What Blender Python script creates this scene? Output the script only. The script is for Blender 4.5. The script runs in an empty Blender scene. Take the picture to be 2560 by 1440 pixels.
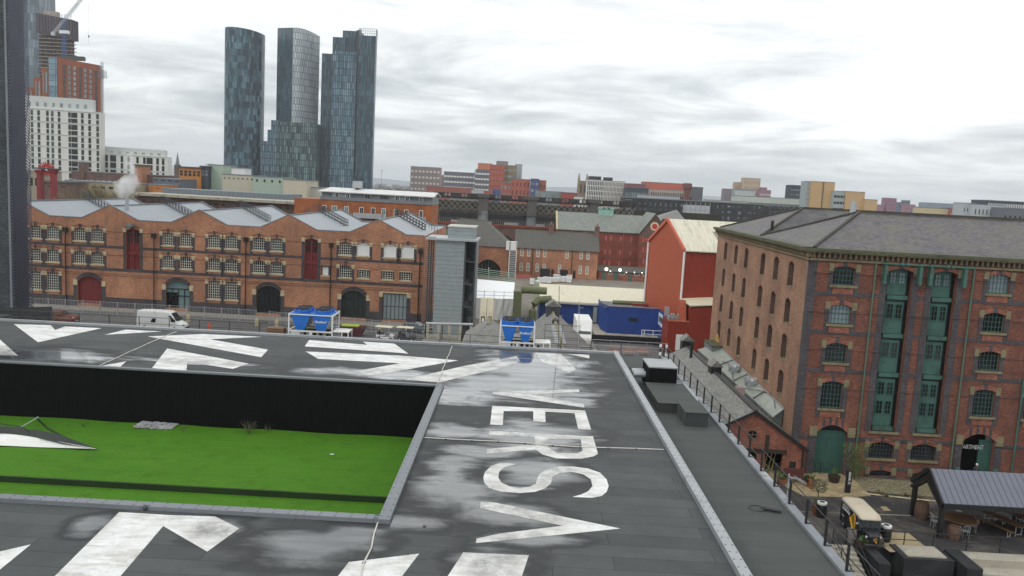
import bpy, math, random
from mathutils import Vector, Matrix
from mathutils.geometry import tessellate_polygon
random.seed(7)
sin, cos, rad = math.sin, math.cos, math.radians
scn = bpy.context.scene
COL = scn.collection

# ------------------------------------------------------------ camera
FOCAL = 2000.0                    # in pixels of a 2560 wide picture
PITCH, ROLL, YAW, CAM_Z = rad(6.98), rad(3.06), rad(0.3), 22.0
def camera_axes():
    p, r, y = PITCH, ROLL, YAW
    f = Vector((-sin(y)*cos(p), cos(y)*cos(p), -sin(p)))
    rt = Vector((cos(y), sin(y), 0)); up = rt.cross(f)
    return f, rt*cos(r)+up*sin(r), -rt*sin(r)+up*cos(r)
FW, RT, UP = camera_axes()
cd = bpy.data.cameras.new("camera"); cam = bpy.data.objects.new("camera", cd); COL.objects.link(cam)
cam.matrix_world = Matrix((( RT.x, UP.x, -FW.x, 0), (RT.y, UP.y, -FW.y, 0), (RT.z, UP.z, -FW.z, CAM_Z), (0, 0, 0, 1)))
cd.sensor_width = 36; cd.lens = 36*FOCAL/2560; cd.clip_start = .5; cd.clip_end = 20000
scn.camera = cam
# turning a place in the survey picture into a place in the world
def _ray(x, y): return FW+RT*((x-1280)/FOCAL)+UP*((720-y)/FOCAL)
def PZ(x, y, z=0.):
    d = _ray(x, y); return Vector((d.x*(z-CAM_Z)/d.z, d.y*(z-CAM_Z)/d.z, z))
def PY(x, y, Y):
    d = _ray(x, y); return Vector((d.x*Y/d.y, Y, CAM_Z+d.z*Y/d.y))
def PX(x, y, X):
    d = _ray(x, y); return Vector((X, d.y*X/d.x, CAM_Z+d.z*X/d.x))

# ------------------------------------------------------------ sun, sky, exposure
SUN_EL, SUN_AZ = rad(42), rad(-125)      # azimuth measured from +Y towards +X: behind the camera, to its left
sl = bpy.data.lights.new("sun", 'SUN'); so = bpy.data.objects.new("sun", sl); COL.objects.link(so)
sl.energy = 0.9; sl.angle = rad(20); sl.color = (1, .97, .93)
sd = Vector((sin(SUN_AZ)*cos(SUN_EL), cos(SUN_AZ)*cos(SUN_EL), sin(SUN_EL)))
so.rotation_euler = sd.to_track_quat('Z', 'Y').to_euler()
scn.view_settings.view_transform = 'Standard'; scn.view_settings.look = 'None'
scn.view_settings.exposure = 0; scn.view_settings.gamma = 1
scn.cycles.volume_bounces = 2
wd = bpy.data.worlds.new("World"); scn.world = wd; wd.use_nodes = True

class NT:
    def __init__(s, nt): s.nt = nt; nt.nodes.clear()
    def n(s, t, **k):
        o = s.nt.nodes.new(t); ins = k.pop('i', {})
        for a, b in k.items(): setattr(o, a, b)
        for a, b in ins.items(): s.set(o, a, b)
        return o
    def set(s, o, a, b):
        if isinstance(b, bpy.types.NodeSocket): s.nt.links.new(b, o.inputs[a])
        elif isinstance(b, bpy.types.Node): s.nt.links.new(b.outputs[0], o.inputs[a])
        else: o.inputs[a].default_value = b
    def m(s, op, a, b=0., c=0., clamp=False):
        return s.n('ShaderNodeMath', operation=op, use_clamp=clamp, i={0: a, 1: b, 2: c}).outputs[0]
    def v(s, op, a, b=(0, 0, 0)):
        o = s.n('ShaderNodeVectorMath', operation=op, i={0: a, 1: b})
        return o.outputs['Value'] if op in ('DOT_PRODUCT', 'LENGTH', 'DISTANCE') else o.outputs[0]
    def mix(s, f, a, b, bt='MIX'):
        o = s.n('ShaderNodeMix', data_type='RGBA', blend_type=bt, i={0: f}); s.set(o, 6, a); s.set(o, 7, b); return o.outputs[2]
    def noise(s, vec, sc, det=4., rough=.55, dist=0.):
        return s.n('ShaderNodeTexNoise', i={'Vector': vec, 'Scale': sc, 'Detail': det, 'Roughness': rough, 'Distortion': dist}).outputs[0]
    def ramp(s, f, *st):
        o = s.n('ShaderNodeValToRGB', i={0: f}); e = o.color_ramp.elements
        while len(e) < len(st): e.new(.5)
        for k, (p, c) in enumerate(st):
            e[k].position = p; e[k].color = (c if isinstance(c, tuple) else (c, c, c))+(1,)
        return o.outputs[0]
    def mr(s, f, a, b, c=0., d=1.):
        return s.n('ShaderNodeMapRange', i={0: f, 1: a, 2: b, 3: c, 4: d}).outputs[0]
    def comb(s, x, y, z=0.): return s.n('ShaderNodeCombineXYZ', i={0: x, 1: y, 2: z}).outputs[0]
    def sep(s, v): return s.n('ShaderNodeSeparateXYZ', i={0: v}).outputs
def C4(c): return tuple(c)+(1,) if len(c) == 3 else tuple(c)

w = NT(wd.node_tree)
tc = w.n('ShaderNodeTexCoord').outputs['Generated']
sx, sy, sz = w.sep(tc)
up_ = w.m('MAXIMUM', sz, 0.0)
den = w.m('ADD', up_, 0.09)
px_, py_ = w.m('DIVIDE', sx, den), w.m('DIVIDE', sy, den)
cv = w.comb(w.m('MULTIPLY', px_, 1.15), w.m('MULTIPLY', py_, 1.2), 0.)
n1 = w.noise(cv, .62, 10., .62, .35)
n2 = w.noise(w.v('ADD', cv, (31., 7., 2.)), .17, 5., .5, .2)
cl = w.m('ADD', w.m('MULTIPLY', n1, .66), w.m('MULTIPLY', n2, .44))
lift = w.mr(up_, .0, .21, 0., .19)
cl2 = w.m('ADD', cl, lift)
cloud = w.ramp(cl2, (.41, (.42, .46, .49)), (.51, (.56, .605, .635)), (.60, (.83, .875, .89)), (.73, (1.35, 1.38, 1.38)))
hz = w.ramp(up_, (0., (.60, .66, .70)), (.035, (.66, .71, .74)), (.11, (1, 1, 1)))
fz = w.mr(up_, .0, .085, .72, 0.)
skyc = w.mix(fz, cloud, hz)
nish = w.n('ShaderNodeTexSky', sky_type='NISHITA', sun_disc=False, sun_elevation=SUN_EL, sun_rotation=SUN_AZ)
ten = w.mix(1., skyc, (10, 10, 10, 1), 'MULTIPLY')
fin = w.mix(.93, nish.outputs[0], ten)
bg = w.n('ShaderNodeBackground', i={'Color': fin, 'Strength': .1})
w.n('ShaderNodeOutputWorld', i={'Surface': bg})

# ------------------------------------------------------------ mesh helpers
class MB:
    def __init__(s): s.v = []; s.f = []; s.uv = {}
    def q(s, *p):
        b = len(s.v); s.v += [tuple(a) for a in p]; s.f.append(tuple(range(b, b+len(p)))); return s
    def box(s, x0, x1, y0, y1, z0, z1):
        if x0 > x1: x0, x1 = x1, x0
        if y0 > y1: y0, y1 = y1, y0
        if z0 > z1: z0, z1 = z1, z0
        b = len(s.v)
        s.v += [(x, y, z) for z in (z0, z1) for x, y in ((x0, y0), (x1, y0), (x1, y1), (x0, y1))]
        s.f += [tuple(b+k for k in f) for f in ((3, 2, 1, 0), (4, 5, 6, 7), (0, 1, 5, 4), (1, 2, 6, 5), (2, 3, 7, 6), (3, 0, 4, 7))]
        return s
    def loft(s, rings, close=True, caps=True):
        b = len(s.v); n = len(rings[0])
        for r in rings: s.v += [tuple(p) for p in r]
        for k in range(len(rings)-1):
            for j in range(n if close else n-1):
                a, c = b+k*n+j, b+k*n+(j+1) % n
                s.f.append((a, c, c+n, a+n))
        if caps:
            s.f.append(tuple(b+j for j in reversed(range(n)))); s.f.append(tuple(b+(len(rings)-1)*n+j for j in range(n)))
        return s
    def prism(s, poly, z0, z1): return s.loft([[(x, y, z0) for x, y in poly], [(x, y, z1) for x, y in poly]])
    def prismy(s, poly, y0, y1): return s.loft([[(x, y1, z) for x, z in poly], [(x, y0, z) for x, z in poly]])
    def prismx(s, poly, x0, x1): return s.loft([[(x0, y, z) for y, z in poly], [(x1, y, z) for y, z in poly]])
    def tube(s, pts, r, n=6, r2=None):
        pts = [Vector(p) for p in pts]; rings = []
        for k, p in enumerate(pts):
            d = (pts[min(k+1, len(pts)-1)]-pts[max(k-1, 0)]).normalized()
            a = d.cross(Vector((0, 0, 1)) if abs(d.z) < .9 else Vector((1, 0, 0))).normalized(); c = d.cross(a)
            rr = r if r2 is None else r+(r2-r)*k/(len(pts)-1)
            rings.append([p+a*(cos(6.2832*j/n)*rr)+c*(sin(6.2832*j/n)*rr) for j in range(n)])
        return s.loft(rings)
    def bar(s, a, b, w_, h=None):
        a, b = Vector(a), Vector(b); h = h or w_; d = (b-a).normalized()
        t = d.cross(Vector((0, 0, 1)) if abs(d.z) < .95 else Vector((0, 1, 0))).normalized(); c = t.cross(d)
        return s.loft([[p+t*(i*w_/2)+c*(j*h/2) for i, j in ((-1, -1), (1, -1), (1, 1), (-1, 1))] for p in (a, b)])
    def lathe(s, x, y, prof, n=16):
        return s.loft([[(x+cos(6.2832*j/n)*r, y+sin(6.2832*j/n)*r, z) for j in range(n)] for r, z in prof])
    def flat(s, loops, z=None, fn=None):
        loops = [[Vector(p) for p in l] for l in loops]; allv = [p for l in loops for p in l]; b = len(s.v)
        s.v += [tuple(p) for p in allv]
        for t in tessellate_polygon(loops):
            a, c, d = (allv[k] for k in t)
            if (c-a).cross(d-a).z < 0: t = (t[0], t[2], t[1])
            s.f.append(tuple(b+k for k in t))
        return s
    def ball(s, c, r, n=10, sq=(1, 1, 1)):
        c = Vector(c); rings = []
        for k in range(n//2+1):
            th = math.pi*(k+.02*(k == 0)-.02*(k == n//2))/(n//2)
            rings.append([c+Vector((sin(th)*cos(6.2832*j/n)*r*sq[0], sin(th)*sin(6.2832*j/n)*r*sq[1], -cos(th)*r*sq[2])) for j in range(n)])
        return s.loft(rings)
    def mesh(s, name, mat, off=None, smooth=False):
        me = bpy.data.meshes.new(name)
        v = s.v if off is None else [(a-off[0], b-off[1], c-off[2]) for a, b, c in s.v]
        me.from_pydata(v, [], s.f)
        if s.uv:
            L = me.uv_layers.new(name='UVMap'); li = 0
            for k, f in enumerate(s.f):
                for j in range(len(f)):
                    L.data[li].uv = s.uv[k][j] if k in s.uv else (0, 0); li += 1
        if mat: me.materials.append(mat)
        if smooth: me.polygons.foreach_set('use_smooth', [True]*len(me.polygons))
        me.update(); return me
    def build(s, name, mat, parent=None, world=True, smooth=False, bevel=0):
        """one mesh object; world: the vertices are in world space, so take off the parent's place"""
        off = ORG.get(parent.name) if (parent is not None and world) else None
        base = None
        if parent is None and world and s.v:
            base = tuple((min(p[k] for p in s.v)+max(p[k] for p in s.v))/2 if k < 2 else min(p[2] for p in s.v) for k in range(3)); off = base
        o = bpy.data.objects.new(name, s.mesh(name, mat, off, smooth)); COL.objects.link(o)
        if parent is not None: o.parent = parent
        if base: o.location = base
        ORG[o.name] = base or off or (0, 0, 0)
        if bevel:
            b = o.modifiers.new('bevel', 'BEVEL'); b.width = bevel; b.segments = 2; b.limit_method = 'ANGLE'
        return o
ORG = {}
def tag(o, label=None, cat=None, group=None, kind=None):
    if label: o['label'] = label
    if cat: o['category'] = cat
    if group: o['group'] = group
    if kind: o['kind'] = kind
    return o
def thing(name, label, cat, loc=(0, 0, 0), rz=0, group=None):
    o = bpy.data.objects.new(name, None); COL.objects.link(o); o.location = loc; o.rotation_euler.z = rz
    o.empty_display_size = .3
    ORG[o.name] = tuple(loc); return tag(o, label, cat, group)
def copy_tree(o, parent=None, loc=None, rz=None, label=None):
    c = o.copy(); COL.objects.link(c)
    if parent is not None: c.parent = parent
    if loc is not None: c.location = loc
    if rz is not None: c.rotation_euler.z = rz
    if label: c['label'] = label
    ORG[c.name] = tuple(c.location)
    for ch in list(o.children):
        copy_tree(ch, c)
    return c

# ------------------------------------------------------------ materials
def new(name):
    m = bpy.data.materials.new(name); m.use_nodes = True; return m, NT(m.node_tree)
def out(t, **k):
    p = t.n('ShaderNodeBsdfPrincipled', i=k); t.n('ShaderNodeOutputMaterial', i={'Surface': p}); return p
def obj_uv(t):
    """u runs level along a face, v up its slope, in metres"""
    T = t.n('ShaderNodeTexCoord'); P, N = T.outputs['Object'], T.outputs['Normal']
    tn = t.v('NORMALIZE', t.v('CROSS_PRODUCT', (0, 0, 1), N)); b = t.v('CROSS_PRODUCT', N, tn)
    return t.comb(t.v('DOT_PRODUCT', P, tn), t.v('DOT_PRODUCT', P, b)), P
def bump(t, h, d=.02, s=.6): return t.n('ShaderNodeBump', i={'Height': h, 'Distance': d, 'Strength': s}).outputs[0]
def plain(name, col, rough=.7, var=.18, sc=1.5, metal=0., spec=.5, dirt=None, bmp=0):
    m, t = new(name); P = t.n('ShaderNodeTexCoord').outputs['Object']
    a = t.noise(P, sc, 6, .62); b = t.noise(P, sc*.17, 3, .5)
    f = t.m('ADD', t.m('MULTIPLY', a, .6), t.m('MULTIPLY', b, .4))
    c = t.mix(t.mr(f, .3, .7), C4([x*(1-var) for x in col]), C4([min(1, x*(1+var)) for x in col]))
    if dirt:
        c = t.mix(t.mr(t.noise(P, sc*.45, 8, .7), .52, .68, 0, .8), c, C4(dirt))
    k = {'Base Color': c, 'Roughness': t.mr(a, .3, .7, max(0, rough-.1), min(1, rough+.1)), 'Metallic': metal, 'Specular IOR Level': spec}
    if bmp: k['Normal'] = bump(t, a, bmp)
    out(t, **k); return m
def brick(name, c1, c2, mort=(.25, .22, .2), bw=.235, bh=.078, stain=(.05, .045, .045), st=.35, dirtlo=None, big=.35, rough=.9):
    m, t = new(name); uv, P = obj_uv(t)
    b = t.n('ShaderNodeTexBrick', offset=.5, i={'Vector': uv, 'Color1': C4(c1), 'Color2': C4(c2), 'Mortar': C4(mort), 'Scale': 1., 'Mortar Size': .008*bw/.235, 'Mortar Smooth': .2, 'Bias': -.1, 'Brick Width': bw, 'Row Height': bh})
    hs = t.n('ShaderNodeTexBrick', offset=.5, i={'Vector': uv, 'Color1': (0, 0, 0, 1), 'Color2': (1, 1, 1, 1), 'Mortar': (.5, .5, .5, 1), 'Mortar Size': .0, 'Brick Width': bw*3.4, 'Row Height': bh*3})
    n = t.noise(P, big, 8, .68); n_ = t.noise(P, 2.6, 5, .7)
    c = t.mix(t.mr(n, .36, .66), t.mix(1., b.outputs[0], (.72, .66, .66, 1), 'MULTIPLY'), t.mix(1., b.outputs[0], (1.22, 1.18, 1.12, 1), 'MULTIPLY'))
    c = t.mix(t.m('MULTIPLY', t.mr(hs.outputs[0], .0, 1.), .6), c, t.mix(1., c, (.5, .48, .54, 1), 'MULTIPLY')); c = t.mix(t.m('MULTIPLY', t.mr(hs.outputs[0], .5, .0), .35), c, t.mix(1., c, (1.5, 1.45, 1.35, 1), 'MULTIPLY'))
    stn = t.m('MULTIPLY', t.mr(t.noise(t.v('MULTIPLY', uv, (1., .25, 1.)), .7, 9, .7), .5, .74), st)
    c = t.mix(stn, c, C4(stain))
    c = t.mix(t.mr(n_, .62, .82, 0, .4), c, C4([min(1, x*1.7) for x in c1]))
    out(t, **{'Base Color': c, 'Roughness': rough, 'Normal': bump(t, b.outputs['Fac'], .01, -.5)}); return m
def slate(name, c1, c2, lich=(.16, .17, .12), bw=.35, bh=.22, l=.5, rough=.6):
    m, t = new(name); uv, P = obj_uv(t)
    b = t.n('ShaderNodeTexBrick', offset=.5, i={'Vector': uv, 'Color1': C4(c1), 'Color2': C4(c2), 'Mortar': C4([x*.35 for x in c1]), 'Scale': 1., 'Mortar Size': .012, 'Mortar Smooth': .3, 'Brick Width': bw, 'Row Height': bh})
    b2 = t.n('ShaderNodeTexBrick', offset=.37, i={'Vector': uv, 'Color1': (.62, .62, .66, 1), 'Color2': (1.35, 1.33, 1.3, 1), 'Mortar': (1, 1, 1, 1), 'Mortar Size': 0., 'Brick Width': bw*4.3, 'Row Height': bh*2})
    n = t.noise(P, .5, 9, .72); n3 = t.noise(P, 4., 4, .6)
    c = t.mix(.7, b.outputs[0], t.mix(1., b.outputs[0], b2.outputs[0], 'MULTIPLY'))
    c = t.mix(t.m('MULTIPLY', t.mr(n, .45, .68), l), c, C4(lich))
    c = t.mix(t.mr(n3, .6, .8, 0, .25), c, C4([x*2.2 for x in c1]))
    out(t, **{'Base Color': c, 'Roughness': rough, 'Normal': bump(t, b.outputs['Fac'], .015, -.6)}); return m
def sheet(name, col, pitch=.33, var=.12, rough=.5, metal=0., dirt=None, dk=.62, wd=.22, vertical=True, dscale=.6, damt=.6, bd=.03, spec=.5):
    """ribbed sheet: ribs run up the slope, or along it when vertical is off"""
    m, t = new(name); uv, P = obj_uv(t); u, v, _ = t.sep(uv)
    a = u if vertical else v
    fr = t.m('FRACT', t.m('DIVIDE', a, pitch)); tri = t.m('ABSOLUTE', t.m('SUBTRACT', fr, .5))
    rib = t.mr(tri, .5-wd, .5, 0, 1)
    n = t.noise(P, 1.1, 6, .6)
    c = t.mix(t.mr(n, .3, .7), C4([x*(1-var) for x in col]), C4([min(1, x*(1+var)) for x in col]))
    if dirt:
        s = t.noise(t.v('MULTIPLY', uv, (1., .12, 1.) if vertical else (.12, 1., 1.)), dscale*3, 8, .75)
        c = t.mix(t.mr(s, .5, .72, 0, damt), c, C4(dirt))
    c = t.mix(rib, c, t.mix(1., c, (dk, dk, dk, 1), 'MULTIPLY'))
    out(t, **{'Base Color': c, 'Roughness': rough, 'Metallic': metal, 'Specular IOR Level': spec, 'Normal': bump(t, rib, bd, .7)}); return m
def glass(name, col=(.012, .015, .018), rough=.08, var=.6, sc=.45, spec=.45):
    m, t = new(name); P = t.n('ShaderNodeTexCoord').outputs['Object']
    I = t.n('ShaderNodeObjectInfo').outputs['Random']
    n = t.noise(P, sc, 2, .5)
    f = t.m('ADD', t.m('MULTIPLY', n, .5), t.m('MULTIPLY', I, .5))
    c = t.mix(t.mr(f, .3, .8), C4([x*(1-var) for x in col]), C4([x*(1+var)+.01 for x in col]))
    out(t, **{'Base Color': c, 'Roughness': rough, 'Specular IOR Level': spec}); return m
def emit(name, col, s):
    m, t = new(name); e = t.n('ShaderNodeEmission', i={'Color': C4(col), 'Strength': s}); t.n('ShaderNodeOutputMaterial', i={'Surface': e}); return m
def tower_glass(name, dark, light, frame, pw, ph, off=.5, bias=0., mort=.12, rough=.12, lf=.6, spec=.5):
    m, t = new(name); uv = t.n('ShaderNodeUVMap').outputs[0]
    k = {'Vector': uv, 'Scale': 1., 'Mortar Smooth': 0., 'Brick Width': pw, 'Row Height': ph}
    b = t.n('ShaderNodeTexBrick', offset=off, i={**k, 'Color1': C4(dark), 'Color2': C4(light), 'Mortar': C4(frame), 'Mortar Size': mort, 'Bias': bias})
    n = t.noise(uv, .035, 4, .6, 1.); n2 = t.noise(t.v('MULTIPLY', uv, (1.5, .3, 1)), .1, 3, .5)
    f = t.mr(t.m('ADD', t.m('MULTIPLY', n, .6), t.m('MULTIPLY', n2, .4)), .42, .6)
    c = t.mix(t.m('MULTIPLY', f, lf), b.outputs[0], t.mix(1., b.outputs[0], (.3, .34, .4, 1), 'MULTIPLY'))
    out(t, **{'Base Color': c, 'Roughness': rough, 'Specular IOR Level': spec, 'Normal': bump(t, b.outputs['Fac'], .1, -.3)}); return m

m_red_brick = brick('orange_red_brick', (.50, .215, .105), (.33, .14, .075), (.40, .31, .24), st=.42, big=.16)
m_wh_brick = brick('deep_red_brick', (.25, .082, .045), (.14, .052, .035), (.11, .095, .085), st=.45, big=.5)
m_side_brick = brick('brown_common_brick', (.42, .235, .14), (.29, .165, .105), (.18, .14, .11), st=.22, big=.25)
m_blue_brick = brick('dark_blue_brick', (.095, .088, .098), (.06, .055, .066), (.06, .055, .055), st=.2)
m_out_brick = brick('outbuilding_brick', (.33, .10, .055), (.2, .07, .045), (.25, .18, .15), st=.35, big=.7)
m_brown_brick = brick('sooty_brown_brick', (.17, .085, .06), (.11, .06, .05), st=.5)
m_hotel_brick = brick('smooth_red_brick', (.30, .075, .045), (.24, .06, .04), (.2, .07, .05), st=.2)
m_dark_brick = brick('charcoal_brick', (.055, .06, .068), (.04, .043, .05), (.05, .05, .055), st=.2)
m_stone = plain('buff_stone', (.50, .41, .25), .85, .2, 3, dirt=(.16, .14, .09))
m_dstone = plain('weathered_stone', (.20, .17, .10), .9, .3, 3, dirt=(.07, .065, .04))
m_moss = plain('mossy_lead_gutter', (.085, .088, .05), .85, .35, 2, dirt=(.04, .045, .025))
m_whroof = slate('purple_grey_slate', (.125, .11, .115), (.06, .055, .068), (.12, .115, .07), l=.75)
m_slate = slate('weathered_stone_slate', (.22, .215, .20), (.15, .15, .14), (.13, .13, .09))
m_gslate = slate('green_grey_slate', (.20, .22, .20), (.15, .165, .16), (.22, .22, .15), .5, .35, .6)
m_dslate = slate('brown_grey_slate', (.10, .095, .085), (.07, .068, .06), (.09, .085, .06))
m_roofmetal = sheet('pale_grey_metal_roof', (.29, .315, .34), .45, .05, .45, dk=.9, wd=.08, dirt=(.22, .24, .25), damt=.5)
m_capping = plain('light_metal_capping', (.34, .355, .37), .45, .12, 1.2, .35, dirt=(.2, .2, .2))
m_ridge = plain('dark_mossy_ridge', (.06, .057, .045), .9, .35, 2)
m_black = plain('black_paint', (.012, .012, .013), .45, .3, 2)
m_dgrey = plain('dark_grey_metal', (.05, .053, .058), .5, .25, 2)
m_mgrey = plain('mid_grey_metal', (.17, .185, .20), .5, .15, 2)
m_lgrey = plain('galvanised_steel', (.42, .44, .45), .45, .15, 3, .4)
m_white = plain('white_paint', (.72, .72, .70), .5, .06, 1.5, dirt=(.55, .54, .5))
m_cream = plain('cream_paint', (.62, .56, .42), .6, .08, 2)
m_win_white = plain('white_window_paint', (.68, .66, .58), .6, .1, 2)
m_glass = glass('dark_window_glass')
m_glass2 = glass('grey_green_window_glass', (.035, .048, .044), .12)
m_glassb = glass('pale_blue_window_glass', (.22, .26, .27), .15, .3)
m_maroon = sheet('maroon_boards', (.15, .014, .014), .2, .15, .6, dk=.75, wd=.1)
m_green = plain('green_door_paint', (.05, .125, .10), .65, .15, 2, dirt=(.025, .055, .045))
m_greenb = sheet('green_door_boards', (.028, .09, .072), .22, .15, .6, dk=.7, wd=.09, dirt=(.03, .06, .05))
m_teal = plain('teal_grey_paint', (.13, .20, .21), .6, .1, 2)
m_rubber = plain('black_rubber', (.015, .015, .015), .8, .2, 5)
m_terra = plain('terracotta', (.30, .10, .05), .8, .2, 6)
m_wood = plain('weathered_wood', (.16, .09, .05), .75, .3, 4)
m_tim = plain('dark_timber', (.035, .022, .016), .8, .3, 4)
m_conc = plain('pale_concrete', (.36, .33, .27), .9, .2, 1, dirt=(.2, .18, .14), bmp=.01)
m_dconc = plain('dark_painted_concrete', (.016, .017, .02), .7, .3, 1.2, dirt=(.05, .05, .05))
m_leaf = plain('leaf_green', (.07, .12, .03), .6, .5, 6)
m_leafd = plain('dark_leaf_green', (.035, .06, .025), .6, .5, 6)
m_bark = plain('grey_brown_bark', (.13, .10, .07), .9, .3, 4)
# ============================================================ the near flat roof
RZ = 9.0
PUDDLES = [(1370, 915, 3.6, 8.), (1330, 925, 4.6, 9.5), (1290, 960, 6., 5.), (1150, 985, 3., 3.2), (1330, 1090, 3.6, 3.2), (1130, 1075, 2.2, 1.5), (1340, 1180, 2.3, 2.4), (1150, 1235, 2.2, 2.6),
           (1270, 1290, 2.8, 1.4), (1010, 1305, 1.6, .9), (1330, 1345, 1.9, .7), (1230, 1410, 1.6, 1.3), (760, 1370, 2.4, 1.7), (1130, 1180, 1.4, 3.),
           (225, 1315, .8, 1.1), (545, 1320, 1.1, 1.2), (880, 1345, 1.5, 1.5), (500, 905, 4.5, .9), (960, 935, 7., 1.5), (120, 888, 6., 2.2), (1210, 1130, 2.6, 1.), (1440, 1005, 1.6, 1.3)]
def wet_nodes(t):
    P = t.n('ShaderNodeNewGeometry').outputs['Position']
    q = t.v('MULTIPLY', P, (.55, 1., 0.))
    acc = None
    for x, y, rx, ry in PUDDLES:
        c = PZ(x, y, RZ)
        d = t.v('LENGTH', t.v('MULTIPLY', t.v('SUBTRACT', P, (c.x, c.y, RZ)), (1/rx, 1/ry, 0)))
        f = t.m('SUBTRACT', 1., d)
        acc = f if acc is None else t.m('MAXIMUM', acc, f)
    n = t.noise(q, .55, 6, .62, .4)
    n2 = t.noise(t.v('MULTIPLY', P, (.25, 2.4, 0)), .8, 4, .6)
    s = t.m('ADD', t.m('MULTIPLY', t.m('SUBTRACT', n, .5), 1.9), t.m('MULTIPLY', t.m('SUBTRACT', n2, .5), .8))
    s = t.m('ADD', s, t.m('MAXIMUM', acc, -1.2))
    return P, s
def felt_mat():
    m, t = new('bitumen_roof_felt'); P, s = wet_nodes(t)
    p = t.v('ADD', P, (200., 0.35, 0.))
    b = t.n('ShaderNodeTexBrick', offset=.37, i={'Vector': p, 'Color1': (.058, .062, .064, 1), 'Color2': (.078, .082, .083, 1), 'Mortar': (.03, .031, .032, 1), 'Scale': 1., 'Mortar Size': .014, 'Mortar Smooth': .1, 'Brick Width': 6., 'Row Height': 1.0})
    gr = t.noise(P, 38., 3, .8); sc = t.noise(P, .5, 8, .68)
    c = t.mix(t.mr(gr, .3, .7), t.mix(1., b.outputs[0], (.72, .72, .72, 1), 'MULTIPLY'), t.mix(1., b.outputs[0], (1.28, 1.28, 1.28, 1), 'MULTIPLY'))
    c = t.mix(t.mr(sc, .35, .68), t.mix(1., c, (.86, .86, .86, 1), 'MULTIPLY'), t.mix(1., c, (1.15, 1.15, 1.14, 1), 'MULTIPLY'))
    damp = t.mr(s, -.42, -.08); wet = t.mr(s, -.04, .55)
    wet = t.m('POWER', wet, 1.3); tide = t.m('MULTIPLY', damp, t.mr(s, .2, .02))
    c = t.mix(t.m('MULTIPLY', damp, .75), c, (.02, .022, .024, 1))
    c = t.mix(t.m('MULTIPLY', tide, .35), c, (.02, .021, .022, 1))
    c = t.mix(t.m('MULTIPLY', wet, .3), c, (.05, .056, .06, 1))
    r = t.m('SUBTRACT', t.m('SUBTRACT', .86, t.m('MULTIPLY', damp, .22)), t.m('MULTIPLY', wet, .56))
    nb = t.m('MULTIPLY', t.m('SUBTRACT', 1., wet), 1.)
    bp = t.n('ShaderNodeBump', i={'Height': gr, 'Distance': .004, 'Strength': t.m('MULTIPLY', nb, .6)}).outputs[0]
    out(t, **{'Base Color': c, 'Roughness': r, 'Normal': bp, 'Specular IOR Level': t.mr(wet, 0, 1, .35, .75), 'Coat Weight': t.m('MULTIPLY', wet, t.mr(t.noise(t.v('MULTIPLY', P, (.22, 1.3, 0.)), .9, 6, .7), .38, .62, .35, .95)), 'Coat Roughness': .03, 'Coat IOR': 1.5})
    return m
def paint_mat():
    m, t = new('worn_white_roof_paint'); P, s = wet_nodes(t)
    a = t.noise(P, 1.1, 8, .72); b = t.noise(P, 22., 3, .7); d = t.noise(t.v('MULTIPLY', P, (.6, 2., 0)), .7, 6, .7, .5)
    c = t.mix(t.mr(a, .3, .7), (.56, .56, .55, 1), (.80, .80, .79, 1))
    c = t.mix(t.mr(d, .48, .66, 0, .7), c, (.34, .32, .27, 1)); c = t.mix(t.mr(t.noise(P, 5., 6, .75), .56, .7, 0, .6), c, (.25, .25, .24, 1))
    c = t.mix(t.mr(b, .60, .8, 0, .5), c, (.35, .34, .31, 1))
    damp = t.mr(s, -.25, .0); wet = t.mr(s, -.04, .55)
    c = t.mix(t.m('MULTIPLY', damp, .3), c, (.40, .37, .32, 1))
    c = t.mix(t.m('MULTIPLY', wet, t.mr(a, .35, .6, .9, .15)), c, (.13, .13, .125, 1))
    out(t, **{'Base Color': c, 'Roughness': t.m('SUBTRACT', .75, t.m('MULTIPLY', wet, .35)), 'Coat Weight': t.m('MULTIPLY', wet, t.mr(t.noise(t.v('MULTIPLY', P, (.22, 1.3, 0.)), .9, 6, .7), .38, .62, .35, .95)), 'Coat Roughness': .035, 'Coat IOR': 1.4})
    return m
m_felt, m_paint = felt_mat(), paint_mat()
def felt2():
    m, t = new('green_grey_roof_felt'); P = t.n('ShaderNodeTexCoord').outputs['Object']
    b = t.n('ShaderNodeTexBrick', offset=.4, i={'Vector': P, 'Color1': (.055, .062, .06, 1), 'Color2': (.065, .072, .07, 1), 'Mortar': (.04, .045, .044, 1), 'Scale': 1., 'Mortar Size': .01, 'Brick Width': 5., 'Row Height': 1.})
    g = t.noise(P, 30., 3, .8); l = t.noise(t.v('MULTIPLY', P, (.4, 2, 1)), .6, 8, .7)
    c = t.mix(t.mr(g, .3, .7), t.mix(1., b.outputs[0], (.8, .8, .8, 1), 'MULTIPLY'), t.mix(1., b.outputs[0], (1.22, 1.22, 1.22, 1), 'MULTIPLY'))
    c = t.mix(t.mr(l, .4, .7, 0, .55), c, (.036, .042, .04, 1))
    out(t, **{'Base Color': c, 'Roughness': .85, 'Normal': bump(t, g, .004, .6)}); return m
m_felt2 = felt2()
m_clad = sheet('black_ribbed_cladding', (.0035, .0035, .004), .3, .2, .85, dk=2., wd=.1, spec=.12)

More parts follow.
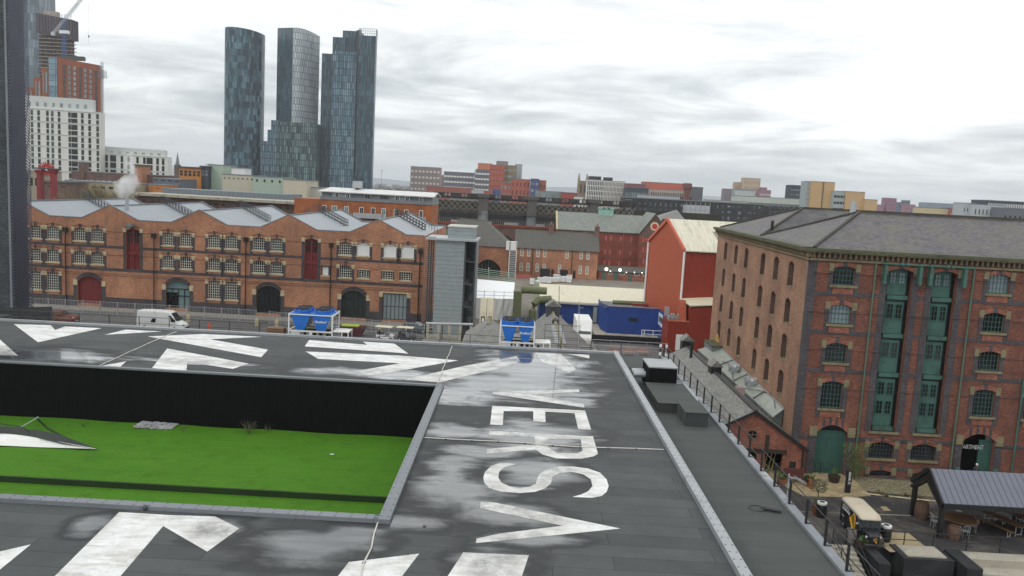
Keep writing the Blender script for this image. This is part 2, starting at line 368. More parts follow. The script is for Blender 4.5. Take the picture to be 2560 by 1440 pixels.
B = thing('flat_roofed_building', 'near flat roofed building with huge white letters painted on its grey felt roof', 'building', (-10, 40, 0))
RX, RY = 8.62, 65.1          # outer right and far edges
CX, CY0, CY1 = -4.83, 29.86, 51.0   # the sunken court
LX = -62.
d = MB()
d.q((LX, CY1, RZ), (CX, CY1, RZ), (CX, RY, RZ), (LX, RY, RZ)).q((CX, 14, RZ), (RX, 14, RZ), (RX, CY1, RZ), (CX, CY1, RZ)).q((CX, CY1, RZ), (RX, CY1, RZ), (RX, RY, RZ), (CX, RY, RZ))
d.q((LX, 14, RZ), (CX, 14, RZ), (CX, CY0, RZ), (LX, CY0, RZ))
d.build('roof_deck', m_felt, B)
m = MB(); m.q((RX, 14, 0), (RX, 14, RZ+.02), (RX, RY, RZ+.02), (RX, RY, 0)).q((LX, RY, 0), (RX, RY, 0), (RX, RY, RZ), (LX, RY, RZ)); m.build('outer_wall', m_dgrey, B)
m = MB(); m.q((LX, CY1, 4.), (CX, CY1, 4.), (CX, CY1, RZ), (LX, CY1, RZ)).q((CX, CY1, 4.), (CX, CY0, 4.), (CX, CY0, RZ), (CX, CY1, RZ)).q((CX, CY0, 4.), (LX, CY0, 4.), (LX, CY0, RZ), (CX, CY0, RZ))
m.build('court_wall', m_clad, B)
def capping(a, b, wd, ht, mat, step=3., name='parapet_capping', rivet=True):
    """folded metal capping with joints, along a straight roof edge"""
    a, b = Vector(a), Vector(b); L = (b-a).length; dr = (b-a)/L; n = Vector((dr.y, -dr.x, 0)); k = 0; mb = MB(); rv = MB()
    while k*step < L-.05:
        s0, s1 = k*step, min(L, (k+1)*step)-.012
        mb.loft([[p+n*o+Vector((0, 0, z)) for o, z in ((-wd/2, 0), (wd/2, 0), (wd/2, ht), (-wd/2, ht))] for p in (a+dr*s0, a+dr*s1)])
        for j in range(5):
            for o in (-.3, .3):
                c = a+dr*(s0+(j+.5)*(s1-s0)/5)+n*wd*o+Vector((0, 0, ht))
                rv.box(c.x-.025, c.x+.025, c.y-.025, c.y+.025, c.z, c.z+.012)
        k += 1
    o = mb.build(name, mat, B)
    if rivet: rv.build('rivet', m_dgrey, o)
    return o
capping((RX-.14, 14, RZ-.05), (RX-.14, RY+.2, RZ-.05), .42, .30, m_capping)
capping((LX, RY-.02, RZ-.05), (RX+.05, RY-.02, RZ-.05), .36, .22, m_capping, rivet=False)
capping((CX+.22, CY0-.44, RZ), (CX+.22, CY1+.3, RZ), .46, .17, m_mgrey)
capping((LX, CY0-.22, RZ), (CX+.0, CY0-.22, RZ), .44, .17, m_mgrey)
capping((LX, CY1+.14, RZ), (CX+.0, CY1+.14, RZ), .28, .12, m_mgrey, rivet=False)
# painted letters, each lying 4 mm above the felt
LET = [
 ('rightmost of the big worn white strokes at the far roof edge', [[(1416, 884.5), (1473, 887), (1473.5, 896)]]),
 (None, [[(34, 810), (127, 813), (138, 825), (163, 816), (254, 820.5), (95, 855.5)]]),
 (None, [[(261, 837), (314, 824), (406, 828.5)]]), (None, [[(-60, 835), (0, 849), (45, 889), (-60, 886)]]),
 (None, [[(369, 841), (509, 835), (655, 842), (525, 848), (670, 874), (653, 893)]]),
 (None, [[(418, 871), (622, 909), (582, 922), (468, 905), (466, 927.5), (380, 920)]]), (None, [[(250, 915), (316, 903), (300, 917.5)]]),
 (None, [[(762, 865), (773, 850), (918, 862), (907, 854), (986, 859), (1021, 884), (1000, 882), (764, 866)]]),
 (None, [[(764, 878.5), (1000, 889), (1146, 901), (929, 939), (884, 929), (1000, 908), (795, 897)]]),
 (None, [[(1010, 949), (1160, 915), (1292, 890), (1301, 904), (1248, 922), (1160, 941), (1100, 956)]]),
 (None, [[(1339, 881.5), (1402, 885), (1441, 924), (1423, 932), (1355, 905)]]),
 (None, [[(1447, 973), (1449, 980), (1330, 986), (1459, 1010), (1461, 1019), (1232, 985), (1232, 980)]]),
 (None, [[(1230.7, 1014.4), (1462.7, 1026.5), (1478, 1074.4), (1445.5, 1072.8), (1436.4, 1033), (1363, 1029), (1364, 1055), (1333.5, 1053), (1333, 1028), (1259, 1027.5), (1257, 1063), (1225.4, 1061.3)]]),
 (None, [[(1223, 1077), (1482.5, 1091), (1495, 1135), (1483, 1141), (1454, 1146.5), (1391, 1146), (1356, 1136), (1340, 1124), (1217.5, 1134), (1216.5, 1122.5), (1339, 1111), (1336, 1092.5), (1222.5, 1087)],
         [(1369, 1097.5), (1452, 1097.5), (1456, 1127), (1442, 1133.5), (1391, 1131.5), (1371, 1119)]]),
]
S8 = [(942, 768), (890, 762), (840, 762), (790, 778), (750, 815), (740, 850), (745, 880), (775, 912), (850, 935), (960, 942), (1050, 935), (1110, 915), (1145, 885), (1155, 845), (1200, 822), (1270, 815), (1340, 830), (1385, 860), (1395, 900), (1370, 930), (1330, 950), (1275, 965), (1330, 968), (1395, 970), (1450, 960), (1480, 935), (1492, 900), (1480, 860), (1440, 820), (1370, 795), (1280, 783), (1190, 783), (1120, 800), (1080, 825), (1065, 850), (1055, 885), (1020, 903), (960, 910), (900, 902), (850, 880), (830, 850), (835, 815), (865, 790), (890, 780)]
LET.append((None, [[(900+x/2.4, 840+y/2.4) for x, y in S8]]))
LET.append((None, [[(900+x/2.4, 840+y/2.4) for x, y in ((724, 993), (815, 1000), (1562, 1155), (900, 1223), (695, 1242), (700, 1215), (840, 1185), (1215, 1138), (722, 1035))]]))
LET += [(None, [[(1158, 1381), (1322, 1388), (1285, 1500), (1080, 1500)]]), (None, [[(845, 1440), (872, 1405), (1048, 1384), (975, 1480), (790, 1480)]]),
        (None, [[(298, 1280), (430, 1288), (538, 1291), (598, 1321), (518, 1379), (408, 1315), (280, 1465), (112, 1465)]]), (None, [[(-60, 1392), (77, 1361), (-20, 1440), (-120, 1500)]])]
for l, loops in LET:
    MB().flat([[PZ(x, y, RZ+.006) for x, y in lp] for lp in loops]).build('painted_letter', m_paint, B)
# lightning tapes
tapem = plain('off_white_conductor_tape', (.55, .54, .48), .6, .2, 4)
def tape(pts, z=RZ+.03, amp=.05):
    w_ = [PZ(x, y, z) if len(p) == 2 else Vector(p) for p in pts for (x, y) in [p[:2]]]
    path = []
    for a, b in zip(w_[:-1], w_[1:]):
        n = max(2, int((b-a).length/1.2)); dd = (b-a).normalized(); s = Vector((-dd.y, dd.x, 0))
        for k in range(n): path.append(a+(b-a)*k/n+s*random.uniform(-amp, amp))
    path.append(w_[-1]); o = MB().tube(path, .032, 5).build('conductor_tape', tapem, B)
    c = MB()
    for p in path[1::1]: c.box(p.x-.05, p.x+.05, p.y-.05, p.y+.05, p.z-.03, p.z+.012)
    c.build('tape_clip', m_dgrey, o)
tape([(1131, 866), (1112, 912), (1094, 961)]); tape([(1050, 1093), (1245, 1103), (1450, 1117), (1661, 1124)])
tape([(946, 1301), (925, 1370), (900, 1445)]); tape([(440, 829), (345, 870), (245, 916)])
# small outlet and debris
p = PZ(1061, 1316, RZ); MB().lathe(p.x, p.y, [(.07, RZ+.004), (.07, RZ+.02), (.02, RZ+.02)], 10).build('roof_drain', m_black, B)
p = PZ(363, 1276, RZ); MB().lathe(p.x, p.y, [(.09, RZ), (.09, RZ+.16), (.13, RZ+.17), (.05, RZ+.22)], 10).build('roof_vent', m_dgrey, B)
# ---- lower side roof
LZ = 8.0; SX = 13.35
sp = MB()
sp.q((RX, 14, LZ), (SX, 14, LZ), (SX, 69.6, LZ), (RX, 69.6, LZ)).q((LX, RY, LZ), (RX, RY, LZ), (RX, 69.6, LZ), (LX, 69.6, LZ)); sp.build('side_roof_deck', m_felt2, B)
MB().q((SX, 14, 0), (SX, 69.6, 0), (SX, 69.6, LZ), (SX, 14, LZ)).q((SX, 69.6, 0), (LX, 69.6, 0), (LX, 69.6, LZ), (SX, 69.6, LZ)).build('side_wall', m_dgrey, B)
edge = plain('splashed_grey_capping', (.20, .215, .235), .55, .15, 1.5, dirt=(.46, .46, .46))
capping((SX-.04, 14, LZ), (SX-.04, 69.6, LZ), .42, .13, edge, rivet=False, name='side_capping')
# plant on the lower roof
bx = thing('roof_plant_cabinet', 'black ribbed cabinet with a pale lid, farthest of three boxes on the lower roof', 'roof box', PZ(1620, 978, LZ))
x0, y0 = 9.95, PZ(1620, 978, LZ).y
MB().box(x0, x0+2.05, y0, y0+2.9, LZ+.15, LZ+1.75).build('cabinet_body', m_clad, bx)
MB().box(x0-.04, x0+2.09, y0-.04, y0+2.94, LZ+1.75, LZ+1.84).build('lid', m_capping, bx)
pp = MB()
for k in range(4): pp.tube([(x0+2.1, y0+.5+k*.5, LZ+.5), (x0+2.6+.1*k, y0+.5+k*.4, LZ+.45), (x0+2.9+.08*k, y0-3.2+.2*k, LZ+.2)], .06)
pp.tube([(x0-.9, y0+1.5, LZ+.9), (x0, y0+1.5, LZ+.9)], .25, 10).tube([(x0-.9, y0+2.3, LZ+.9), (x0, y0+2.3, LZ+.9)], .25, 10)
pp.build('pipework', m_lgrey, bx)
for nm, lab, (px, py), X0, X1, D, H in (('roof_box', 'wide low dark felt covered box between the cabinet and the smaller box', (1640, 1031), 9.75, 12.45, 5.6, .62), ('roof_box', 'small dark felt covered box, nearest of three roof boxes', (1690, 1064), 10.95, 12.35, 2.6, .85)):
    y0 = PZ(px, py, LZ).y
    b = thing(nm, lab, 'roof box', (X0, y0, LZ))
    MB().box(X0, X1, y0, y0+D, LZ, LZ+H).build('box_side', m_felt2, b); MB().box(X0-.05, X1+.05, y0-.05, y0+D+.05, LZ+H, LZ+H+.06).build('box_lid', m_felt2, b)
# guard rails
def railing(name, label, pts, h=1.1, step=2.05, r=.028, group=None, post=.05, foot=True, rails=(1.0, .52), mat=None, cat='railing'):
    mat = mat or m_black; pts = [Vector(p) for p in pts]
    t = thing(name, label, cat, pts[0], 0, group)
    for a, b in zip(pts[:-1], pts[1:]):
        L = (b-a).length; n = max(1, round(L/step))
        for k in range(n+(b is pts[-1])):
            p = a+(b-a)*k/n; mb = MB().box(p.x-post/2, p.x+post/2, p.y-post/2, p.y+post/2, p.z, p.z+h)
            if foot: mb.box(p.x-.02, p.x+.3, p.y-.07, p.y+.07, p.z, p.z+.02)
            mb.build('post', mat, t)
        for f in rails:
            o = Vector((0, 0, h*f-r)); MB().tube([a+o, b+o], r, 6).build('rail', mat, t)
    return t
railing('guard_rail', 'black guard rail along the lower roof edge above the courtyard', [(SX-.05, 25., LZ+.13), (SX-.05, 69.4, LZ+.13)], 1.15, 2.2, .024, post=.09)
railing('guard_rail', 'thin black guard rail running behind the far edge of the lettered roof', [(-49., 69.3, LZ), (9.5, 69.3, LZ)], 1.2, 2.6, .022, foot=False)
# coiled hose with lamp on the lower roof
p = PZ(1925, 1278, LZ); fl = thing('floodlight', 'dark cylindrical floodlight lying on the lower roof beside its looped cable', 'lamp', p)
MB().tube([(p.x-.25, p.y+.1, LZ+.12), (p.x+.45, p.y-.15, LZ+.12)], .11, 10).tube([(p.x-.4, p.y+.15, LZ+.12), (p.x-.25, p.y+.1, LZ+.12)], .06, 8).build('lamp_body', m_dgrey, fl)
MB().tube([(p.x-.5+cos(a*.5)*.42, p.y+.2+sin(a*.5)*.35, LZ+.03) for a in range(26)], .012, 5).build('cable', m_black, fl)
for x, y, lab in ((1768, 1031, 'farther of two silver spotlights clamped to the courtyard guard rail'), (1965, 1268, 'nearer of two silver spotlights clamped to the courtyard guard rail')):
    p = PX(x, y, SX); s = thing('spotlight', lab, 'spotlight', (SX, p.y, LZ+.1))
    MB().tube([(SX, p.y, LZ+.1), (SX, p.y, LZ+1.4)], .035, 8).build('pole', m_lgrey, s)
    MB().bar((SX, p.y, LZ+1.25), (SX+.35, p.y, LZ+1.2), .04).build('arm', m_lgrey, s)
    MB().loft([[(SX+.3, p.y-.2, LZ+1.2), (SX+.3, p.y+.2, LZ+1.2), (SX+.3, p.y+.2, LZ+1.27), (SX+.3, p.y-.2, LZ+1.27)], [(SX+.8, p.y-.2, LZ+.95), (SX+.8, p.y+.2, LZ+.95), (SX+.8, p.y+.2, LZ+1.02), (SX+.8, p.y-.2, LZ+1.02)]]).build('lamp_head', m_mgrey, s)
# scaffold tube aerial masts at the far edge
for x, yt, yb, lab, Y_ in ((1397, 715, 875, 'taller thin scaffold tube mast with short cross arms behind the roof edge', 68.6), (1447, 752, 876, 'shorter thin scaffold tube mast right of the taller one', 69.2)):
    a, b = PY(x, yb, Y_), PY(x+1, yt, Y_); s = thing('mast', lab, 'mast', (a.x, Y_, LZ))
    MB().tube([(a.x, Y_, LZ), (b.x, Y_, b.z)], .03, 6).build('pole', m_lgrey if x > 1400 else m_dgrey, s)
    for k, z in enumerate((b.z-.6, b.z-2.6, b.z-3.2, b.z-4.)):
        MB().tube([(a.x-.12, Y_, z), (a.x+(.9 if k > 2 else .15), Y_, z)], .02, 5).build('cross_arm', m_lgrey, s)
# ---- blue coolers
m_bluep = plain('bright_blue_paint', (.012, .13, .48), .4, .1, 1.5)
def cooler(name, label, px, py, two=True, wid=3.75):
    """twin V banks on a white frame; origin at the front left foot"""
    o = PZ(px, py, LZ); t = thing(name, label, 'cooling unit', (o.x, 68.0, LZ), 0, 'blue rooftop coolers'); W = wid
    H0, H1 = 1.0, 2.42
    for a, b in ((0, 0), (W, 0), (0, 2.6), (W, 2.6)): MB().box(a-.055, a+.055, b-.055, b+.055, 0, H1+.04).build('leg', m_white, t, False)
    f = MB().box(0, W, -.05, .05, H0-.12, H0).box(0, W, 2.55, 2.65, H0-.12, H0).box(0, W, -.05, .05, H1-.08, H1).box(-.05, .05, 0, 2.6, H0-.12, H0).box(W-.05, W+.05, 0, 2.6, H0-.12, H0).box(-.05, .05, 0, 2.6, H1-.1, H1).box(W-.05, W+.05, 0, 2.6, H1-.1, H1)
    f.box(W*.48, W*.54, -.06, .06, 0, H0); f.build('frame', m_white, t, False)
    for k in (0, 1):
        c = W*(.26+.48*k); hw = W*.225
        MB().prismy([(c-hw, H1-.02), (c-hw*.42, H0+.05), (c+hw*.42, H0+.05), (c+hw, H1-.02)], .02, .12).build('end_panel', m_bluep, t, False)
        for s in (-1, 1):
            MB().loft([[(c+s*hw, yy, H1-.05), (c+s*(hw-.1), yy, H1-.05), (c+s*(hw*.42-.1), yy, H0+.1), (c+s*hw*.42, yy, H0+.1)] for yy in (.13, 2.5)]).build('coil_panel', m_lgrey, t, False)
        MB().box(c-hw-.03, c+hw+.03, .0, 2.6, H1+.0, H1+.07).build('top_panel', m_bluep, t, False)
        for yy in (.7, 1.9):
            MB().lathe(c, yy, [(.72, H1+.06), (.72, H1+.32), (.66, H1+.33), (.66, H1+.2), (.05, H1+.2)], 20).build('fan_shroud', m_bluep, t, False)
            g = MB()
            for q in range(8): g.bar((c, yy, H1+.42), (c+.68*cos(q*.785), yy+.68*sin(q*.785), H1+.36), .03)
            for rr in (.3, .5, .68): g.tube([(c+rr*cos(a*.3927), yy+rr*sin(a*.3927), H1+.4) for a in range(17)], .02, 4)
            g.ball((c, yy, H1+.38), .16, 8); g.build('fan_guard', m_black, t, False)
    pm = MB()
    for k in range(7): pm.lathe(.5+k*.48, 1.2+(k % 3)*.4, [(.13, .02), (.13, .5+.3*(k % 2)), (.05, .6+.3*(k % 2))], 8)
    pm.tube([(.3, 1.3, .9), (W-.2, 1.3, .9)], .07).tube([(.4, 1., .3), (W-.4, 1., .3)], .1); pm.build('pump_set', m_black, t, False)
    MB().box(.12, .95, .05, .5, .1, .8).build('control_box', m_white, t, False)
    MB().box(W+.1, W+1.45, -.05, 1.6, 1.0, 1.08).build('table_top', m_white, t, False)
    for a, b in ((W+.85, 0), (W+1.4, 0), (W+1.4, 1.5)): MB().box(a-.05, a+.05, b-.05, b+.05, 0, 1.).build('table_leg', m_white, t, False)
    text('BlueBox*', .27, m_white, (W*.74, .005, H1-.62), (rad(90), 0, 0), t, True)
    return t
def text(s, size, mat, loc, rot, parent=None, bold=False, align='CENTER', ext=.004, name='lettering', sx=1., space=1.):
    c = bpy.data.curves.new(name, 'FONT'); c.body = s; c.size = size; c.align_x = align; c.align_y = 'CENTER'; c.extrude = ext; c.space_character = space
    if bold: c.offset = size*.018
    tmp = bpy.data.objects.new(name, c); COL.objects.link(tmp); bpy.context.view_layer.update()
    me = bpy.data.meshes.new_from_object(tmp.evaluated_get(bpy.context.evaluated_depsgraph_get())); bpy.data.objects.remove(tmp)
    me.materials.clear(); me.materials.append(mat)
    o = bpy.data.objects.new(name, me); COL.objects.link(o); o.rotation_euler = rot; o.scale.x = sx
    if parent is not None: o.parent = parent
    o.location = loc; return o
cooler('blue_cooler', 'blue twin bank cooler with fans on a white frame, left of the two', 744, 838)
cooler('blue_cooler', 'blue twin bank cooler with fans on a white frame, right of the two', 1250, 866, wid=2.95)
# fan deck lid beside right cooler
# ---- court with artificial grass
def turf_mat():
    m, t = new('artificial_turf'); P = t.n('ShaderNodeTexCoord').outputs['Object']
    a = t.noise(P, .35, 5, .6); b = t.noise(t.v('MULTIPLY', P, (1., 2.2, 1.)), 14., 4, .8); c3 = t.noise(t.v('MULTIPLY', P, (.3, 2., 1.)), 1.6, 4, .7)
    c = t.mix(t.mr(b, .3, .7), (.022, .095, .004, 1), (.095, .26, .012, 1))
    c = t.mix(t.mr(a, .3, .7, 0, .5), c, (.05, .14, .007, 1)); c = t.mix(t.mr(c3, .5, .75, 0, .45), c, (.12, .20, .025, 1)); c = t.mix(t.mr(t.noise(P, .9, 6, .7), .5, .7, 0, .5), c, (.03, .09, .006, 1)); fy = t.m('FRACT', t.m('DIVIDE', t.m('ADD', t.sep(P)[1], t.m('MULTIPLY', a, .12)), 2.)); c = t.mix(t.mr(fy, .0, .05, .4, 0.), c, (.02, .06, .004, 1)); c = t.mix(t.mr(t.noise(P, 5., 3, .9), .66, .76, 0, .6), c, (.20, .24, .06, 1))
    out(t, **{'Base Color': c, 'Roughness': .9, 'Specular IOR Level': .2, 'Normal': bump(t, b, .03, .8)}); return m
m_turf = turf_mat()
GZ = 5.5; SY = PZ(0, 1189, GZ).y
g = MB(); nx, ny = 60, 44
xs = [LX+(CX-LX)*k/nx for k in range(nx+1)]; ys = [SY+(CY1-SY)*k/ny for k in range(ny+1)]; b0 = len(g.v)
for y in ys:
    for x in xs: g.v.append((x, y, GZ+.03*sin(x*.9+y*.3)+.02*sin(y*1.7)))
for j in range(ny):
    for k in range(nx): a = j*(nx+1)+k; g.f.append((a, a+1, a+nx+2, a+nx+1))
g.q((LX, CY0, GZ-.3), (CX, CY0, GZ-.3), (CX, SY, GZ-.3), (LX, SY, GZ-.3))
lawn = tag(g.build('artificial_lawn', m_turf, None), kind='structure')
MB().box(LX, CX, SY-.12, SY+.02, GZ-.3, GZ+.02).build('turf_edge', plain('dark_turf_edging', (.014, .035, .006), .95, .4, 3), lawn)
gv = MB(); c0 = PZ(391, 1066, GZ)
for k in range(900):
    x, y = c0.x+random.uniform(-1.25, 1.25), c0.y+random.uniform(-.72, .72)
    r = random.uniform(.03, .075); gv.ball((x, y, GZ+.05+.06*random.random()), r, 5, (1, 1, .7))
grm = plain('black_white_gravel', (.28, .28, .29), .8, .95, 14)
tag(gv.build('gravel', grm), 'flat patch of black and white gravel on the artificial grass by the black wall', 'gravel', kind='stuff')
# collapsed sail: white sheet with dark netting
sl_ = thing('shade_sail', 'fallen triangular sail of white fabric and dark netting lying on the green turf', 'shade sail', PZ(60, 1085, GZ))
def zz(x, y, z): return PZ(x, y, z)
MB().q(zz(-80, 1068, GZ+.35), zz(0, 1081, GZ+.45), zz(100, 1095, GZ+.5), zz(242, 1122, GZ+.12), zz(100, 1118, GZ+.08), zz(-80, 1110, GZ+.08)).build('white_fabric', m_white, sl_)
net = plain('dark_shade_netting', (.03, .035, .033), .9, .3, 3)
MB().loft([[zz(-80, 1066, GZ+.5), zz(-80, 1082, GZ+.37)], [zz(20, 1066, GZ+.75), zz(10, 1083, GZ+.48)], [zz(55, 1069, GZ+.7), zz(55, 1087, GZ+.5)], [zz(72, 1074, GZ+.5), zz(75, 1090, GZ+.52)], [zz(100, 1076, GZ+.65), zz(105, 1097, GZ+.5)], [zz(150, 1087, GZ+.45), zz(150, 1108, GZ+.34)], [zz(245, 1122, GZ+.1), zz(240, 1123, GZ+.1)]], False, False).build('netting', net, sl_)
MB().tube([zz(-60, 1050, GZ+.3), zz(60, 1068, GZ+.6)], .03).build('cord', net, sl_)
MB().tube([zz(54, 1067, GZ+.7), zz(92, 1045, GZ+.9)], .03).build('cord', m_lgrey, sl_)
MB().tube([zz(92, 1045, GZ+.9), zz(115, 1068, GZ+.1), zz(160, 1092, GZ+.1)], .045).build('cord', net, sl_)
MB().tube([zz(94, 1050, GZ), zz(94, 1043, GZ+.9)], .05).build('stake', m_lgrey, sl_)
def weed(x, y, lab, n=14, h=.5, z=GZ, dense=3, mat=None, spread=.35):
    p = PZ(x, y, z); mb = MB()
    for k in range(n):
        a = random.uniform(0, 6.28); r = random.uniform(.1, spread); q = Vector((p.x+cos(a)*r, p.y+sin(a)*r, z+h*random.uniform(.5, 1)))
        mb.tube([p, q], .012, 4)
    o = tag(mb.build('weed', m_bark), lab, 'weed'); lv = MB()
    for v in range(n*dense):
        a = random.uniform(0, 6.28); r = random.uniform(.1, spread*1.1); q = Vector((p.x+cos(a)*r, p.y+sin(a)*r, z+h*random.uniform(.4, 1.1)))
        e = Vector((random.uniform(-1, 1), random.uniform(-1, 1), random.uniform(-1, 1))).normalized()*.06; f = Vector((random.uniform(-1, 1), random.uniform(-1, 1), random.uniform(-1, 1))).normalized()*.04
        lv.q(q, q+e, q+e+f, q+f)
    lv.build('leaf', mat or m_leafd, o); return o
weed(622, 1084, 'spindly dark weed growing by the black wall, largest on the turf', 22, .8, spread=.6); weed(212, 1066, 'small pale weed at the left of the turf near the wall', 6, .25)
weed(458, 1081, 'thin weed just right of the gravel patch', 6, .5); weed(672, 1079, 'small weed right of the largest weed on the turf', 8, .5)
p = PZ(830, 1137, GZ); tag(MB().box(p.x-.13, p.x+.12, p.y-.05, p.y+.04, GZ+.02, GZ+.05).box(p.x-.04, p.x+.07, p.y-.1, p.y+.03, GZ+.03, GZ+.06).build('litter', m_white), 'scrap of white litter lying on the open green turf', 'litter')

for k, (x, yt, lab) in enumerate(((1652, 856, 'thin black camera mast with white boxes near the corner of the lettered roof'), (1667, 858, 'thin grey mast with white boxes right beside the black camera mast'))):
    q = PY(x, yt, 67.5+k); s = thing('camera_mast', lab, 'mast', (q.x, 67.5+k, LZ)); MB().tube([(q.x, 67.5+k, LZ), (q.x, 67.5+k, q.z)], .035, 6).build('pole', m_black if k == 0 else m_lgrey, s)
    for z in (q.z-.4, q.z-1.1): MB().box(q.x-.09, q.x+.09, 67.35+k, 67.5+k, z, z+.25).build('box', m_white, s)
for k, x in enumerate((1536, 1572, 1607)):
    q = PZ(x, 888, 0); s = thing('pale_bench', ['leftmost of three pinkish slatted benches behind the roof corner', 'middle of three pinkish slatted benches behind the roof corner', 'rightmost of three pinkish slatted benches behind the roof corner'][k], 'bench', q, 0, 'pinkish benches'); pk = plain('pinkish_bench_wood', (.36, .25, .22), .8, .2, 3)
    MB().box(-.8, .8, -.3, .3, .42, .5).build('seat', pk, s, False); MB().box(-.8, .8, .3, .38, .5, 1.1).build('backrest', pk, s, False)
    for a in (-.7, .7): MB().box(a-.05, a+.05, -.3, .35, 0, .42).build('leg', m_lgrey, s, False)
# ============================================================ walls with real openings, windows
class Frame:
    """a wall plane: s metres along u from O, outward normal n, d metres inward"""
    def __init__(s, O, ang=0.): s.O = Vector(O); s.ang = ang; s.u = Vector((cos(ang), sin(ang), 0)); s.n = Vector((sin(ang), -cos(ang), 0))
    def P(s, a, z, d=0.): return Vector((s.O.x, s.O.y, 0))+s.u*a-s.n*d+Vector((0, 0, s.O.z+z))
    def px(s, x, y):
        """place in the survey picture to (along, height) on this plane"""
        r = _ray(x, y); c = Vector((0, 0, CAM_Z)); k = (s.O-c).dot(s.n)/r.dot(s.n); q = c+r*k-s.O
        return q.dot(s.u), q.z
def arc(s0, s1, z1, rise, n=8):
    """points of a segmental head whose crown is at z1"""
    return [(s0+(s1-s0)*k/n, z1-rise*(2*k/n-1)**2) for k in range(n+1)]
def wall_open(F, s0, s1, z0, z1, holes, th=.3, mb=None):
    mb = mb or MB()
    S = sorted({s0, s1} | {h[0] for h in holes} | {h[1] for h in holes}); Zs = sorted({z0, z1} | {h[2] for h in holes} | {h[3] for h in holes})
    for j in range(len(Zs)-1):
        zc = (Zs[j]+Zs[j+1])/2; run = None
        for i in range(len(S)-1):
            sc = (S[i]+S[i+1])/2; inside = any(h[0] < sc < h[1] and h[2] < zc < h[3] for h in holes)
            if inside:
                if run is not None: mb.q(F.P(run, Zs[j]), F.P(S[i], Zs[j]), F.P(S[i], Zs[j+1]), F.P(run, Zs[j+1])); run = None
            elif run is None: run = S[i]
        if run is not None: mb.q(F.P(run, Zs[j]), F.P(s1, Zs[j]), F.P(s1, Zs[j+1]), F.P(run, Zs[j+1]))
    for a, b, c, d_, rise in holes:
        zs = d_-rise
        mb.q(F.P(a, c), F.P(a, zs), F.P(a, zs, th), F.P(a, c, th)); mb.q(F.P(b, c), F.P(b, c, th), F.P(b, zs, th), F.P(b, zs))
        mb.q(F.P(a, c), F.P(a, c, th), F.P(b, c, th), F.P(b, c))
        if rise > 0:
            A = arc(a, b, d_, rise)
            for k in range(len(A)-1):
                (p, q), (r, v) = A[k], A[k+1]
                mb.q(F.P(p, q), F.P(r, v), F.P(r, d_), F.P(p, d_)); mb.q(F.P(p, q), F.P(p, q, th), F.P(r, v, th), F.P(r, v))
        else: mb.q(F.P(a, d_), F.P(b, d_), F.P(b, d_, th), F.P(a, d_, th))
    return mb
WC = {}
def win_mesh(w_, h, nx, nz, fmat, bar=.045, fr=.07):
    k = (round(w_, 2), round(h, 2), nx, nz, fmat.name, bar, fr)
    if k not in WC:
        m = MB(); m.box(-w_/2, w_/2, -.03, .03, 0, fr).box(-w_/2, w_/2, -.03, .03, h-fr, h).box(-w_/2, -w_/2+fr, -.03, .03, fr, h-fr).box(w_/2-fr, w_/2, -.03, .03, fr, h-fr)
        for i in range(1, nx): x = -w_/2+w_*i/nx; m.box(x-bar/2, x+bar/2, -.022, .022, fr, h-fr)
        for j in range(1, nz): z = h*j/nz; m.box(-w_/2+fr, w_/2-fr, -.018, .018, z-bar/2, z+bar/2)
        g = MB().q((-w_/2, .035, 0), (w_/2, .035, 0), (w_/2, .035, h), (-w_/2, .035, h))
        WC[k] = (m.mesh('window', fmat), {})
        WC[k][1]['g'] = g
    return WC[k]
def put_window(F, parent, s0, s1, z0, z1, nx, nz, fmat, gmat, d=.2, name='window', bar=.045, fr=.07, label=None):
    fm, gd = win_mesh(s1-s0, z1-z0, nx, nz, fmat, bar, fr)
    if gmat.name not in gd: gd[gmat.name] = gd['g'].mesh('pane', gmat)
    o = bpy.data.objects.new(name, fm); COL.objects.link(o); o.parent = parent
    pp = ORG[parent.name]; P = F.P((s0+s1)/2, z0, d); o.location = P-Vector(pp); o.rotation_euler.z = F.ang
    ORG[o.name] = tuple(P)
    if label: o['label'] = label
    g = bpy.data.objects.new('pane', gd[gmat.name]); COL.objects.link(g); g.parent = o
    return o
def fbox(mb, F, s0, s1, z0, z1, d0, d1):
    return mb.loft([[F.P(a, z, d0) for a, z in ((s0, z0), (s1, z0), (s1, z1), (s0, z1))], [F.P(a, z, d1) for a, z in ((s0, z0), (s1, z0), (s1, z1), (s0, z1))]])
def fprism(mb, F, poly, d0, d1): return mb.loft([[F.P(a, z, d0) for a, z in poly], [F.P(a, z, d1) for a, z in poly]])
def archband(mb, F, s0, s1, z1, rise, t_, d0, d1, n=8, over=0.):
    A = arc(s0, s1, z1, rise, n)
    for k in range(n):
        (a, b), (c, e) = A[k], A[k+1]
        fprism(mb, F, [(a, b), (c, e), (c, e+t_), (a, b+t_)], d0, d1)
    return mb

# ============================================================ the long gabled brick hall
FY = 125.0; SC = FY/122
F = Frame((-82., FY, 0.)); s_of = lambda x: F.px(x, 600)[0]
hall = thing('market_hall', 'long three storey orange brick warehouse with zigzag gables and grey metal roofs', 'warehouse', (-45, FY, 0))
def sx(x): return (F.px(x, 640)[0])
